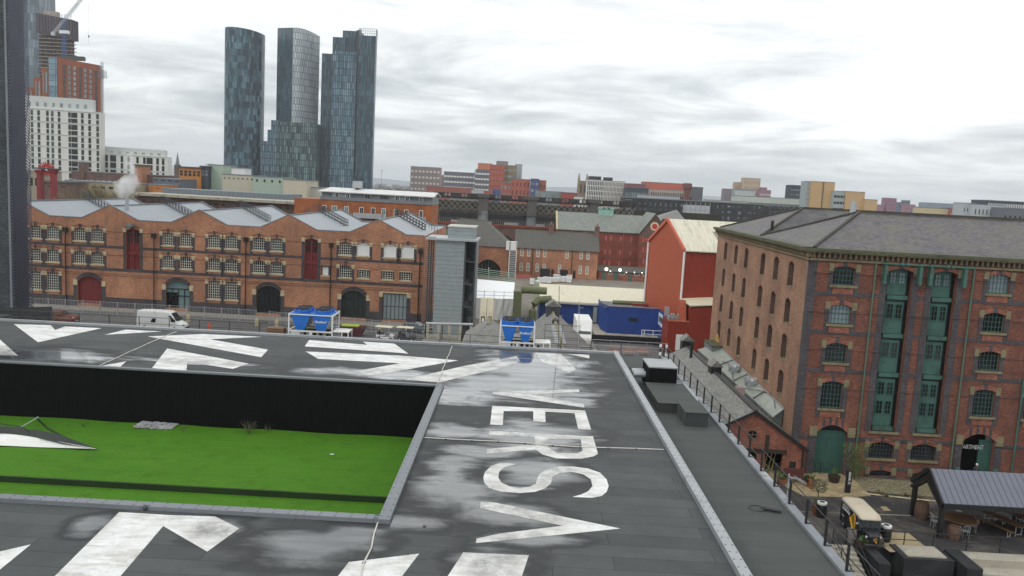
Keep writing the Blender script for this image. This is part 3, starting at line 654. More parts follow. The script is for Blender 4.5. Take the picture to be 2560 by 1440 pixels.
# rows in metres
def zr(z): return CAM_Z+(z-CAM_Z)*SC
R1, R2, R3 = (zr(10.78), zr(12.75)), (zr(7.28), zr(9.2)), (zr(2.85), zr(5.7))
pairs = [(73, 104, 117, 148), (185, 215, 228, 259), (406, 435, 450, 480), (520, 551, 563, 595), (632, 663, 676, 707)]
wx = [p[:2] for p in pairs]+[p[2:] for p in pairs]
W1 = wx+[(848, 879)]; W2 = list(W1); W3 = [(73, 104), (117, 148), (520, 551), (563, 595)]
white1 = [(892, 924), (959, 991), (1003, 1035)]; small2 = [(896, 922), (956, 982), (1002, 1027)]
doors = [(315, 350), (761, 795)]
arches = [(193, 255, 'red'), (414, 474, 'teal'), (640, 702, 'dark'), (853, 916, 'dark')]
holes = []
def S2(a, b, y=640): return F.px(a, y)[0], F.px(b, y)[0]
for a, b in W1+white1: s0, s1 = S2(a, b, 585+.05*(a-90)); holes.append((s0, s1, *R1, .28))
for a, b in W2: s0, s1 = S2(a, b, 640+.05*(a-90)); holes.append((s0, s1, *R2, .28))
for a, b in W3: s0, s1 = S2(a, b, 700+.05*(a-90)); holes.append((s0, s1, *R3, .28))
for a, b in small2: s0, s1 = S2(a, b, 685); holes.append((s0, s1, R2[0]+.05, R2[1]-.6, 0))
s0, s1 = S2(806, 821, 681); holes.append((s0, s1, R2[0]+.2, R2[1]-.45, 0)); small_w = holes[-1]
for a, b in doors: s0, s1 = S2(a, b, 630); holes.append((s0, s1, R2[0]-.7, R1[1]+.25, .3))
AZ = (0.55, zr(5.35))
for a, b, c in arches: s0, s1 = S2(a, b, 735); holes.append((s0, s1, *AZ, .95))
s0, s1 = S2(956, 1017, 765); holes.append((s0, s1, .6, 4.75, 0)); rect_h = holes[-1]
VZ, PZZ = zr(14.3), zr(16.42)
sE = F.px(1057, 700)[0]; sW = 0.
wall = wall_open(F, sW, sE, -.5, VZ, holes, .35)
apx = [F.px(x, y)[0] for x, y in ((275, 513), (498.5, 526), (722.5, 537), (947, 548))]
mod = (apx[3]-apx[0])/3; apx = [apx[0]-mod]+apx
half = (F.px(275, 525)[0]-F.px(204, 540)[0])
half = 4.45
for a in apx: wall.q(F.P(a-half, VZ), F.P(a+half, VZ), F.P(a, PZZ))
wall.build('front_wall', m_red_brick, hall)
sd_ = MB(); pE = F.P(sE, 0)
sd_.q((pE.x, FY, -.5), (pE.x, FY+36, -.5), (pE.x, FY+36, VZ), (pE.x, FY, VZ)).build('side_wall', m_red_brick, hall)
# roofs
xr = [F.P(a, 0).x for a in apx]; roof = MB(); YB = FY+36
prof = [(-18+F.O.x, VZ-.1)]
prof = [(F.O.x-8, VZ-.12)]
for x in xr: prof += [(x-half, VZ-.12), (x, PZZ-.1), (x+half, VZ-.12)]
prof.append((pE.x-.1, VZ-.12))
for (a, za), (b, zb) in zip(prof[:-1], prof[1:]):
    roof.q((a, FY+.3, za), (b, FY+.3, zb), (b, YB, zb), (a, YB, za))
roof.build('metal_roof', m_roofmetal, hall)
cop = MB()
for x in xr:
    for s in (-1, 1):
        cop.bar((x, FY+.12, PZZ+.06), (x+s*half, FY+.12, VZ+.06), .34, .12)
        cop.bar((x, YB, PZZ+.06), (x+s*half, YB, VZ+.06), .34, .25)
for a, b in zip([F.O.x-6]+[x+half for x in xr], [x-half for x in xr]+[pE.x]):
    cop.bar((a, FY+.12, VZ+.07), (b, FY+.12, VZ+.07), .36, .12); cop.bar((a, YB, VZ+.06), (b, YB, VZ+.06), .34, .25)
cop.build('coping', m_mgrey, hall)
rg = MB()
for x in xr: rg.bar((x, FY+.3, PZZ-.03), (x, YB, PZZ-.03), .3, .12)
rg.build('ridge_capping', m_mgrey, hall)
gb = MB()
for x in xr: gb.prismy([(x-half, VZ-3), (x+half, VZ-3), (x+half, VZ), (x, PZZ), (x-half, VZ)], YB, YB+.4)
gb.build('rear_gable', m_red_brick, hall)
# walkways down the slopes
for x in xr[:-0 or None]:
    YW = FY+19; wk = MB(); d_ = Vector((half, 0, VZ-PZZ)); top = Vector((x, YW, PZZ+.05))
    n = 9
    for k in range(n+1):
        p = top+d_*(k/n)*1.12
        for dy in (0, 1.0): wk.tube([p+Vector((0, dy, 0)), p+Vector((0, dy, 1.1))], .055, 4)
        wk.box(p.x-.14, p.x+.14, YW, YW+1, p.z+.02, p.z+.06)
    for dy in (0, 1.0):
        for h in (1.1, .6, .06): wk.tube([top+Vector((-.5, dy, h+.2)), top+d_*1.12+Vector((0, dy, h))], .05, 4)
    for k in range(4):
        for dy in (0, 1.): wk.tube([Vector((x-.4-k*.8, YW+dy, PZZ+.2-k*.35)), Vector((x-.4-k*.8, YW+dy, PZZ+1.3-k*.35))], .035, 4)
    wk.tube([Vector((x-.3, YW, PZZ+1.3)), Vector((x-2.8, YW, PZZ+.2))], .03, 4)
    wk.build('roof_walkway', m_dgrey, hall)
rw = MB()
for k in range(12):
    p = Vector((xr[-1]+.4+k*.75, FY+34-k*2.6, PZZ-.15-k*.18))
    rw.tube([p, p+Vector((0, 0, 1.1))], .035, 4)
a, b = Vector((xr[-1]+.4, FY+34, PZZ-.15)), Vector((xr[-1]+.4+8.25, FY+34-28.6, PZZ-.15-1.98))
for h in (.55, 1.1): rw.tube([a+Vector((0, 0, h)), b+Vector((0, 0, h))], .035, 4)
rw.build('roof_walkway', m_dgrey, hall)
# dark brick dressings, stone caps, sills
dk = MB(); st = MB()
bandz = [(R1[0]-.95, R1[0]-.55), (R2[0]-.95, R2[0]-.5)]
dh = [h for h in holes if False]
def gaps(z):
    S = [sW]
    for h in sorted(holes):
        if h[2] < z < h[3]: S += [h[0], h[1]]
    S.append(sE); return list(zip(S[0::2], S[1::2]))
dk0 = dk
for z0, z1 in bandz:
    for a, b in gaps((z0+z1)/2): fbox(dk, F, a, b, z0, z1, -.03, .0)
for a, b in gaps(1.): fbox(dk, F, a, b, -.5, 1.75, -.05, 0.)
HS = []
for h in holes:
    dk, st = MB(), MB(); sil = MB(); HS.append((h, dk, st, sil))
    a, b, z0, z1, r = h
    if h is small_w or r == 0 and h is not rect_h and b-a < 2.:
        fbox(dk, F, a-.22, a, z0, z1+.25, -.04, 0); fbox(dk, F, b, b+.22, z0, z1+.25, -.04, 0); fbox(sil, F, a-.25, b+.25, z0-.22, z0, -.1, .1); fbox(st if h is not small_w else dk, F, a-.2, b+.2, z1, z1+.18, -.07, 0); continue
    big = b-a > 3; wd_ = .55 if big else .42
    zl = z1-r
    lowz = z0 if big or z1-z0 > 4 else max(z0-.9, 1.75)
    for p, q in ((a-wd_, a), (b, b+wd_)):
        fbox(dk, F, p, q, lowz if not big else 1.75, zl-.25, -.045, -.0)
        fbox(st, F, p-.04, q+.04 if q == a else q+.04, zl-.25 if not big else zl-.55, zl+.42 if not big else zl+.3, -.07, .02)
    if r:
        if big: archband(dk, F, a-.05, b+.05, z1+.03, r, .62, -.055, 0, 10)
        else:
            archband(dk, F, a-.3, b+.3, z1+.42, .34, .07, -.06, 0, 6); c = (a+b)/2; fbox(dk, F, c-.16, c+.16, z1, z1+.62, -.07, 0)
    if not big and z1-z0 < 4: fbox(sil, F, a-.16, b+.16, z0-.22, z0, -.12, .15)
fbox(st, F, rect_h[0]-.5, rect_h[1]+.5, 4.85, 5.05, -.06, 0)
dk0.build('blue_brick_band', m_blue_brick, hall)
for h, dk, st, sil in HS:
    if dk.v: dk.build('window_surround', m_blue_brick, hall)
    if st.v: st.build('stone_cap', m_stone, hall)
    if sil.v: sil.build('sill', m_stone, hall)
for h in holes[:len(W1)]: put_window(F, hall, h[0]-.02, h[1]+.02, h[2], h[3], 6, 5, m_win_white, m_glass2 if random.random() < .5 else m_glass, bar=.05, fr=.075)
for h in holes[len(W1):len(W1)+3]: put_window(F, hall, h[0]-.02, h[1]+.02, h[2], h[3], 1, 1, m_white, m_white, name='window_board', d=.12)
i0 = len(W1)+3
for h in holes[i0:i0+len(W2)]: put_window(F, hall, h[0]-.02, h[1]+.02, h[2], h[3], 6, 5, m_win_white, m_glass2 if random.random() < .4 else m_glass, bar=.05, fr=.075)
i0 += len(W2)
for h in holes[i0:i0+4]: put_window(F, hall, h[0]-.02, h[1]+.02, h[2], h[3], 6, 7, m_win_white, m_glass, bar=.05, fr=.075)
i0 += 4
for h in holes[i0:i0+3]: put_window(F, hall, h[0], h[1], h[2], h[3], 4, 4, m_win_white, m_glass, bar=.06, fr=.08)
h = small_w; put_window(F, hall, h[0], h[1], h[2], h[3], 1, 1, m_white, m_white, name='window_board', d=.12)
i0 += 4
for h in holes[i0:i0+2]:
    a, b, z0, z1, r = h
    o = fbox(MB(), F, a, b, z0, z1, .3, .36).build('loading_door', m_maroon, hall)
    MB_ = MB()
    for c in (a+(b-a)*.27, a+(b-a)*.73): fbox(MB_, F, c-.4, c+.4, z1-2.1, z1-.35, .24, .3)
    MB_.build('pane', m_glass2, o)
    bars = MB()
    for c in (a+.1, (a+b)/2, b-.1): fbox(bars, F, c-.12, c+.12, z0, z1-.1, .2, .3)
    for c in (a+(b-a)*.27, a+(b-a)*.73): fbox(bars, F, c-.03, c+.03, z1-2.1, z1-.35, .21, .3); fbox(bars, F, c-.4, c+.4, z1-1.3, z1-1.24, .21, .3)
    fbox(bars, F, a, b, z0+2.55, z0+2.95, .18, .3); bars.build('door_rail', plain('maroon_paint', (.17, .016, .016), .5), o)
for (a_, b_, kind), h in zip(arches, holes[i0+2:i0+6]):
    a, b, z0, z1, r = h
    if kind == 'red': fbox(MB(), F, a, b, z0, z1, .3, .36).build('arched_door', m_maroon, hall)
    elif kind == 'teal':
        o = fbox(MB(), F, a, b, z0, z1, .34, .4).build('arched_window', m_teal, hall); fbox(MB(), F, a, (a+b)/2, z0, z1-1.9, .31, .33).build('pane', m_glass, o)
        bars = MB()
        for k in range(5): c = a+(b-a)*k/4; fbox(bars, F, c-.05, c+.05, z0, z1-1.25, .24, .3)
        for z in (z1-1.3, z1-2.4): fbox(bars, F, a, b, z-.06, z+.06, .23, .3)
        bars.build('glazing_bar', m_black, o)
    else: put_window(F, hall, a, b, z0, z1, 6, 3, m_black, m_glass2 if a_ > 700 else m_glass, name='arched_window', bar=.07, fr=.12, d=.3)
h = rect_h; o = put_window(F, hall, h[0], h[1], h[2], h[3], 6, 2, m_black, m_glassb, name='loading_window', bar=.08, fr=.1, d=.25)
for x, yt in ((164.5, 573), (386, 588), (616, 598), (829, 612), (1051, 627)):
    a, z = F.px(x, yt); p = F.P(a, z, -.2)
    o = MB().tube([(p.x, p.y, 0), (p.x, p.y, z-.3)], .085, 8).build('drain_pipe', m_black, hall)
    MB().box(p.x-.32, p.x+.32, p.y-.25, p.y+.15, z-.4, z+.3).build('hopper', m_black, o)
# wires pinned along the wall
wr = MB()
for z in (R1[1]-.35, R2[1]-.4, R3[1]+.2, R3[1]-.1): wr.tube([F.P(0, z, -.08), F.P(sE, z+.05, -.08)], .022, 4)
wr.build('wall_cable', m_black, hall)
a, z = F.px(328, 563); fbox(MB(), F, a-.4, a+.5, z-.25, z+.2, -1., -.1).build('winch_box', m_mgrey, hall)
x_, z_ = xr[1]+.9, PZZ-.3
o = MB().tube([(x_+.3, FY+3, VZ+1), (x_+.3, FY+3, PZZ+1.3)], .3, 10).build('flue', m_lgrey, hall)

# ============================================================ grey stair tower beside the hall
T = thing('stair_tower', 'grey metal clad stair and lift tower standing right of the gabled brick hall', 'stair tower', (-9.8, 118, 0))
m_gclad = sheet('grey_cladding', (.25, .285, .29), .62, .1, .5, dk=.55, wd=.08, vertical=False, dirt=(.15, .18, .185), damt=.5)
pl = lambda x, y: PY(x, y, 118.)
xa, xb, xc = pl(1086, 700).x, pl(1158, 700).x, pl(1187, 700).x
zt = pl(1140, 602).z
MB().box(xa, xb, 118, 119.4, 0, zt).build('cladding', m_gclad, T)
MB().box(pl(1117, 600).x, xc-.35, 119.5, 125, zt, pl(1150, 570).z).build('lift_housing', m_gclad, T)
rfm = plain('lift_roof_membrane', (.5, .5, .44), .8, .2, 1, dirt=(.25, .25, .2))
MB().box(pl(1117, 600).x-.1, xc-.25, 119.4, 125.1, pl(1150, 570).z, pl(1150, 570).z+.2).build('roof_slab', rfm, T)
MB().box(xa-1.5, xc+.2, 117.6, 125.5, zt, zt+.28).build('canopy', m_lgrey, T)
fr = MB()
for x in (xa-1.0, xb+.12, xc-.1):
    for y in (118.1, 121.5, 124.6): fr.box(x-.1, x+.1, y-.1, y+.1, 0, zt)
for z in (.6, 4.2, 7.6, 11.):
    fr.box(xb, xc, 118.1, 124.6, z, z+.18)
fr.build('steel_frame', m_dgrey, T)
MB().box(xc-.05, xc+.05, 118., 124.8, 0, zt).build('side_screen', m_mgrey, T)
MB().q((xb+.05, 124.7, 0), (xc, 124.7, 0), (xc, 124.7, zt), (xb+.05, 124.7, zt)).build('glazing', m_glassb, T)
stp = MB()
for fl in range(4):
    for k in range(3): stp.box(xb+.5, xc-.2, 120.4+k*.6, 120.9+k*.6, fl*3.5+2.6+k*.2, fl*3.5+2.6+k*.2+.06)
    stp.bar((xb+.3, 118.4, fl*3.5+1.2), (xb+.3, 123.8, fl*3.5+4.4), .06); stp.bar((xc-.3, 118.4, fl*3.5+1.2), (xc-.3, 123.8, fl*3.5+4.4), .06)
stp.build('stair_flight', m_dgrey, T)
lv = MB()
for x in [xa-1.0+.0*k for k in range(1)]:
    for z in range(3, 46): lv.box(xa-1.5, xa-.02, 118.5, 118.56, z*.32, z*.32+.08)
lv.build('louvre', m_dgrey, T)
# ============================================================ ground, street
def ground_mat():
    m, t = new('city_ground'); P = t.n('ShaderNodeTexCoord').outputs['Object']
    a = t.noise(P, .01, 6, .6); b = t.noise(P, .3, 6, .7)
    c = t.mix(t.mr(a, .35, .65), (.075, .075, .07, 1), (.05, .058, .042, 1)); c = t.mix(t.mr(b, .4, .7, 0, .5), c, (.10, .095, .085, 1))
    out(t, **{'Base Color': c, 'Roughness': .9}); return m
m_ground = ground_mat()
def asphalt(name, col, patch, rough=.85, amt=.5):
    m, t = new(name); P = t.n('ShaderNodeTexCoord').outputs['Object']
    a = t.noise(P, .25, 8, .7, .3); b = t.noise(P, 25., 3, .8); d = t.noise(P, 1.3, 5, .7)
    c = t.mix(t.mr(b, .3, .7), C4([x*.8 for x in col]), C4([x*1.2 for x in col])); c = t.mix(t.mr(a, .48, .62, 0, amt), c, C4(patch)); c = t.mix(t.mr(d, .55, .75, 0, .35), c, C4([x*.6 for x in col]))
    out(t, **{'Base Color': c, 'Roughness': t.mr(a, .4, .6, rough, rough-.25), 'Normal': bump(t, b, .01)}); return m
SUNK = PZ(2100, 1362, 0).y      # the ground is cut out over the sunken yard
gm = MB().q((-8800, SUNK, -.06), (8800, SUNK, -.06), (8800, 11800, -.06), (-8800, 11800, -.06)).q((-8800, -140, -.06), (13, -140, -.06), (13, SUNK, -.06), (-8800, SUNK, -.06)).q((70, -140, -.06), (8800, -140, -.06), (8800, SUNK, -.06), (70, SUNK, -.06)); tag(gm.build('ground', m_ground, None), kind='structure')
m_street = asphalt('street_asphalt', (.10, .10, .10), (.17, .16, .15))
tag(MB().q((-110, 69, -.02), (21, 69, -.02), (21, 123.5, -.02), (-110, 123.5, -.02)).build('street', m_street, None), kind='structure')
m_pave = asphalt('pale_yard_paving', (.30, .28, .24), (.20, .19, .17))
tag(MB().box(-110, -12, 121.5, 125, -.02, .12).build('pavement', m_pave, None), kind='structure')
tag(MB().q((-13, 108, .0), (12, 108, .0), (12, 122, .0), (-13, 122, .0)).build('pavement', m_pave, None), kind='structure')
tag(MB().q((-12, 124, .0), (80, 124, .0), (80, 215, .0), (-12, 215, .0)).build('yard_ground', asphalt('yard_dirt', (.16, .14, .11), (.24, .22, .19)), None), kind='structure')

# fences
def mesh_fence(label, x0, x1, Y, h, mat, bay=2.6, sp=.16, rails=(.98, .08), z=0., cat='fence', post=.05, Y1=None, fine=.011):
    t = thing('mesh_fence', label, cat, (x0, Y, z)); Y1 = Y if Y1 is None else Y1; n = max(1, round(abs(x1-x0)/bay))
    for k in range(n+1):
        x = x0+(x1-x0)*k/n; y = Y+(Y1-Y)*k/n; MB().box(x-post, x+post, y-post, y+post, z, z+h+.1).build('post', mat, t)
    m = MB(); q = int(abs(x1-x0)/sp)
    for k in range(q): x = x0+(x1-x0)*k/q; y = Y+(Y1-Y)*k/q; m.box(x-fine, x+fine, y-fine, y+fine, z+.06, z+h)
    for f in rails: m.bar((x0, Y, z+h*f), (x1, Y1, z+h*f), .045)
    m.build('mesh_panel', mat, t); return t
mesh_fence('long galvanised railing fence along the pavement in front of the brick hall', PY(78, 780, 119).x, PY(640, 810, 119).x, 119., 2., m_lgrey, sp=.22, fine=.014)
mesh_fence('galvanised railing fence at the right end of the brick hall pavement', PY(640, 810, 119).x+2., PY(1060, 830, 115).x, 119., 1.9, m_lgrey, sp=.22, Y1=115, fine=.014)
mesh_fence('thin grey wire fence between the street and the lettered roof', PY(135, 800, 96).x, PY(705, 830, 96).x, 96., 2.1, m_mgrey, 3.4, .5, rails=(.98, .6, .3), fine=.008)
mesh_fence('grey wire fence in front of the golf buggies', PY(890, 840, 96).x, PY(1160, 850, 96).x, 96., 2.2, m_mgrey, 3., .25, rails=(.98, .5, .1), fine=.01)
mesh_fence('black railing fence at the foot of the grey stair tower', PY(1065, 800, 114).x, PY(1190, 810, 114).x, 114., 2.2, m_black, 2.8, .22, fine=.012)
pb = thing('pipe_run', 'long rusty pale pipe lying on low blocks before the stair tower', 'pipe', (PY(1065, 808, 112).x, 112, 0))
MB().tube([PY(1065, 808, 112)*1., PY(1182, 811, 112)*1.], .18, 8).build('pipe', m_lgrey, pb)
bl = MB()
for k in range(5): x = PY(1070+k*27, 810, 112).x; bl.box(x-.2, x+.2, 111.8, 112.2, 0, PY(1100, 809, 112).z-.15)
bl.build('support_block', m_conc, pb)
# stone bollards by the hall
for k, x in enumerate((470, 642, 692, 765, 950)):
    p = PY(x, 792+.03*(x-470), 116.5); o = MB().lathe(p.x, 116.5, [(.28, 0), (.26, .9), (.2, 1.1), (.05, 1.18)], 10).build('bollard', m_stone)
    tag(o, ['round topped stone bollard right of the white van', 'round topped stone bollard near the two leaning poles, left of the pair', 'round topped stone bollard near the two leaning poles, right of the pair', 'round topped stone bollard hidden behind the left blue cooler', 'round topped stone bollard beside the maroon skip'][k], 'bollard', 'stone bollards')
# dark tower at left edge
m_mesh = sheet('woven_metal_screen', (.075, .08, .115), .16, .3, .45, .3, dk=.35, wd=.35, bd=.05)
m_gbrick = brick('grey_brick_panel', (.085, .105, .115), (.05, .06, .07), (.04, .045, .05), .5, .16, st=.1)
DT = thing('screened_tower', 'tall dark tower wrapped in woven metal screens at the left edge', 'tower', (-66, 98, 0))
x1, x2, x3 = PY(24, 300, 95).x, PY(19, 300, 95).x, PY(-80, 300, 95).x
MB().box(x3-8, x2-.15, 95.2, 98, -.1, 60).build('brick_wall', m_gbrick, DT)
MB().box(x2-1, x1-.1, 95.6, 98.2, -.1, 60).build('inner_wall', m_dgrey, DT)
fl = MB()
for k in range(16): fl.box(x2, x1-.02, 95.3, 98.3, 3.4*k, 3.4*k+.35)
fl.build('floor_edge', m_dgrey, DT)
m, t = new('woven_screen'); uv, P = obj_uv(t); u, v, _ = t.sep(uv)
da = t.m('ABSOLUTE', t.m('SUBTRACT', t.m('FRACT', t.m('ADD', t.m('MULTIPLY', u, 1.6), t.m('MULTIPLY', v, 2.6))), .5)); db = t.m('ABSOLUTE', t.m('SUBTRACT', t.m('FRACT', t.m('SUBTRACT', t.m('MULTIPLY', u, 1.1), t.m('MULTIPLY', v, .25))), .5))
lat = t.m('MAXIMUM', t.mr(da, .2, .36), t.mr(db, .42, .48)); pn = t.n('ShaderNodeBsdfPrincipled', i={'Base Color': t.mix(t.noise(P, .4, 3), (.06, .065, .10, 1), (.12, .125, .17, 1)), 'Metallic': .4, 'Roughness': .4})
t.n('ShaderNodeOutputMaterial', i={'Surface': t.n('ShaderNodeMixShader', i={0: lat, 1: t.n('ShaderNodeBsdfTransparent'), 2: pn})}); m_lat = m
lo = PY(75, 783, 95).z
MB().box(x2+.2, x1+.2, 94.9, 94.96, lo, 60).box(x1+.14, x1+.2, 94.96, 98.6, lo, 60).build('metal_screen', m_lat, DT)
MB().box(x2-.05, x2+.2, 94.8, 95.2, lo, 60).build('corner_post', m_mgrey, DT)
MB().box(x3-8, x1-2, 94, 95.1, -.1, PY(40, 770, 95).z).build('podium', m_dgrey, DT)
# dark hoarding in front
a, b = PY(-60, 790, 88), PY(131, 768, 92)
tag(MB().q((a.x, 88, 0), (b.x, 92, 0), (b.x, 92, b.z), (a.x, 88, PY(0, 787, 88).z-.3)).q((b.x, 92, 0), (b.x-.3, 92.4, 0), (b.x-.3, 92.4, b.z), (b.x, 92, b.z)).q((a.x-.3, 88.4, 0), (b.x-.3, 92.4, 0), (b.x-.3, 92.4, b.z), (a.x-.3, 88.4, b.z)).build('hoarding', m_dgrey, None), 'dark boarded hoarding with a sloping top below the left tower', 'fence')
MB_ = MB().box(a.x, PY(30, 790, 87).x, 85, 87, 0, PY(10, 785, 87).z)
tag(MB_.build('low_wall', m_dgrey), 'low dark wall at the foot of the screened tower', 'wall')

# ============================================================ vehicles
def wheel(t, x, y, r=.33, w_=.2):
    o = MB().tube([(x, y-w_/2, r), (x, y+w_/2, r)], r, 16).build('wheel', m_rubber, t, False)
    MB().tube([(x, y-w_/2-.01, r), (x, y+w_/2+.01, r)], r*.55, 12).build('rim', m_lgrey, o, False)
def van(name, label, loc, rz):
    t = thing(name, label, 'van', loc, rz); L = 6.6; hw = 1.0
    def sec(x, zb, zt, wb, wt): return [(x, -wb, zb), (x, wb, zb), (x, wb, zb+(zt-zb)*.45), (x, (wb+wt)/2+.03, zb+(zt-zb)*.7), (x, wt, zt-.12), (x, wt-.14, zt), (x, -wt+.14, zt), (x, -wt, zt-.12), (x, -(wb+wt)/2-.03, zb+(zt-zb)*.7), (x, -wb, zb+(zt-zb)*.45)]
    S = [(0, .45, 2.45, hw, .82), (.12, .35, 2.68, hw, .86), (1.5, .33, 2.75, hw, .86), (4.3, .33, 2.75, hw, .86), (4.75, .33, 2.6, hw, .84), (5.15, .33, 2.05, hw, .86), (5.6, .33, 1.42, hw, .9), (6.3, .35, 1.15, .95, .85), (6.55, .4, .95, .85, .75), (6.62, .5, .8, .8, .7)]
    MB().loft([sec(*s) for s in S]).build('body', m_white, t, False, bevel=.03)
    g = MB().loft([[(4.80, -.7, 2.48), (4.80, .7, 2.48)], [(5.62, -.82, 1.46), (5.62, .82, 1.46)]], False, False)
    g.v = [(x+.03, y, z+.04) for x, y, z in g.v]; g.build('windscreen', m_glass, t, False)
    for s in (-1, 1):
        MB().q((4.3, s*1.0, 1.35), (5.45, s*.99, 1.35), (5.15, s*.97, 1.85), (4.85, s*.93, 2.2), (4.3, s*.93, 2.2)).build('side_window', m_glass, t, False)
        MB().box(5.35, 5.5, s*1.02, s*1.2, 1.4, 1.75).build('mirror', m_black, t, False)
        MB().box(6.38, 6.6, s*.55, s*.85, .85, 1.05).build('headlight', m_lgrey, t, False)
        MB().box(-.02, .05, s*.85, s*.98, .9, 1.4).build('tail_light', m_maroon, t, False)
        for x in (1.15, 5.35): wheel(t, x, s*.92, .35)
    MB().prismy([(2.0, 1.2), (2.65, 1.15), (2.8, 1.75), (2.25, 1.7)], -1.03, -1.015).build('emblem', m_black, t, False)
    MB().box(6.5, 6.68, -.8, .8, .38, .6).build('bumper', m_black, t, False)
    return t
p = PZ(345, 826, 0); van('white_van', 'white high roof panel van parked on the street behind the lettered roof', (PY(350, 815, 110).x, 110, 0), rad(-2))
# rusty old car at left
def old_car(label, loc, rz):
    t = thing('vintage_car', label, 'car', loc, rz); rb = plain('rusty_brown_paint', (.13, .04, .025), .6, .4, 2, dirt=(.2, .1, .06))
    def sec(x, hw, zb, zt, tw): return [(x, -hw, zb), (x, hw, zb), (x, hw, (zb+zt)/2), (x, tw, zt), (x, -tw, zt), (x, -hw, (zb+zt)/2)]
    MB().loft([sec(0, .6, .4, .8, .5), sec(.6, .85, .3, 1.05, .7), sec(1.8, .9, .3, 1.1, .8), (sec(3.4, .85, .3, 1.15, .6)), sec(4.4, .6, .35, 1.05, .35), sec(4.6, .5, .4, .9, .3)]).build('body', rb, t, False, bevel=.06)
    MB().loft([sec(.7, .75, 1.0, 1.1, .6), sec(1.2, .78, 1.0, 1.6, .6), sec(2.4, .78, 1.0, 1.62, .6), sec(3.0, .76, 1.0, 1.15, .62)]).build('cabin', rb, t, False, bevel=.05)
    MB().q((2.5, -.6, 1.58), (2.5, .6, 1.58), (2.98, .68, 1.18), (2.98, -.68, 1.18)).build('windscreen', m_glass2, t, False)
    for s in (-1, 1):
        MB().q((1.2, s*.79, 1.12), (2.4, s*.79, 1.12), (2.35, s*.7, 1.5), (1.3, s*.7, 1.5)).build('side_window', m_glass2, t, False)
        for x in (.9, 3.8):
            wheel(t, x, s*.75, .34); MB().ball((x, s*.76, .5), .5, 12, (1.1, .35, .75)).build('mudguard', rb, t, False)
        MB().ball((4.25, s*.55, .85), .13, 8).build('headlight', m_lgrey, t, False)
    MB().tube([(4.7, -.8, .45), (4.75, 0, .45), (4.7, .8, .45)], .06).build('bumper', m_lgrey, t, False)
old_car('rusty brown vintage car parked behind the wire fence at left', (PZ(117, 803).x, PZ(117, 803).y, 0), rad(-3))
def golf(label, loc, rz, body, top):
    t = thing('golf_buggy', label, 'buggy', loc, rz)
    MB().loft([[(0, -.6, .35), (0, .6, .35), (0, .6, .75), (0, -.6, .75)], [(.9, -.62, .3), (.9, .62, .3), (.9, .62, .8), (.9, -.62, .8)], [(1., -.62, .3), (1., .62, .3), (1., .62, .42), (1., -.62, .42)], [(1.8, -.62, .3), (1.8, .62, .3), (1.8, .62, .42), (1.8, -.62, .42)], [(1.95, -.6, .3), (1.95, .6, .3), (1.95, .6, .95), (1.95, -.6, .95)], [(2.5, -.5, .35), (2.5, .5, .35), (2.5, .5, .7), (2.5, -.5, .7)]]).build('body', body, t, False)
    MB().box(-.2, 2.2, -.68, .68, 1.85, 1.95).build('canopy', top, t, False, bevel=.04)
    MB().box(.3, .9, -.55, .55, .8, .95).box(.15, .3, -.55, .55, .8, 1.25).build('seat', m_dgrey, t, False)
    for x in (0, 2.0):
        for s in (-1, 1): MB().tube([(x, s*.58, .6), (x, s*.6, 1.88)], .025).build('canopy_post', m_lgrey, t, False)
    for x in (.35, 2.1):
        for s in (-1, 1): wheel(t, x, s*.55, .24, .18)
golf('white golf buggy with a cream canopy, left of the two buggies', (PZ(943, 848).x, PZ(943, 848).y, 0), rad(-8), m_white, m_cream)
golf('dark golf buggy with a tan canopy, right of the two buggies', (PZ(995, 850).x, PZ(995, 850).y, 0), rad(-5), m_dgrey, m_cream)
def hatch(label, loc, rz):
    t = thing('parked_car', label, 'car', loc, rz); cp = plain('dark_blue_grey_paint', (.05, .06, .075), .25, .1, 1)
    def sec(x, hw, zb, zt, tw): return [(x, -hw, zb), (x, hw, zb), (x, hw, zb+(zt-zb)*.6), (x, tw, zt), (x, -tw, zt), (x, -hw, zb+(zt-zb)*.6)]
    MB().loft([sec(0, .75, .35, .9, .7), sec(.2, .9, .25, 1.0, .82), sec(2.2, .92, .2, 1.0, .85), sec(3.5, .9, .22, .95, .8), sec(4.3, .8, .3, .78, .65), sec(4.45, .7, .35, .65, .6)]).build('body', cp, t, False, bevel=.05)
    MB().loft([sec(.25, .8, .95, 1.1, .7), sec(.7, .82, .95, 1.5, .62), sec(2.1, .82, .95, 1.52, .62), sec(3.1, .8, .93, 1.05, .72)]).build('cabin', cp, t, False, bevel=.04)
    MB().q((2.22, -.6, 1.5), (2.22, .6, 1.5), (3.1, .7, 1.07), (3.1, -.7, 1.07)).build('windscreen', m_glassb, t, False)
    for s in (-1, 1):
        MB().q((.6, s*.83, 1.08), (2.8, s*.83, 1.08), (2.1, s*.7, 1.45), (.75, s*.7, 1.45)).build('side_window', m_glass, t, False)
        for x in (.8, 3.6): wheel(t, x, s*.82, .32)
        MB().box(4.2, 4.4, s*.45, s*.72, .62, .75).build('headlight', m_lgrey, t, False)
    MB().box(4.43, 4.48, -.26, .26, .4, .52).build('number_plate', m_white, t, False)
hatch('dark blue grey car parked nose right beside the golf buggies', (PZ(1010, 826).x, PZ(1010, 826).y, 0), rad(-20))
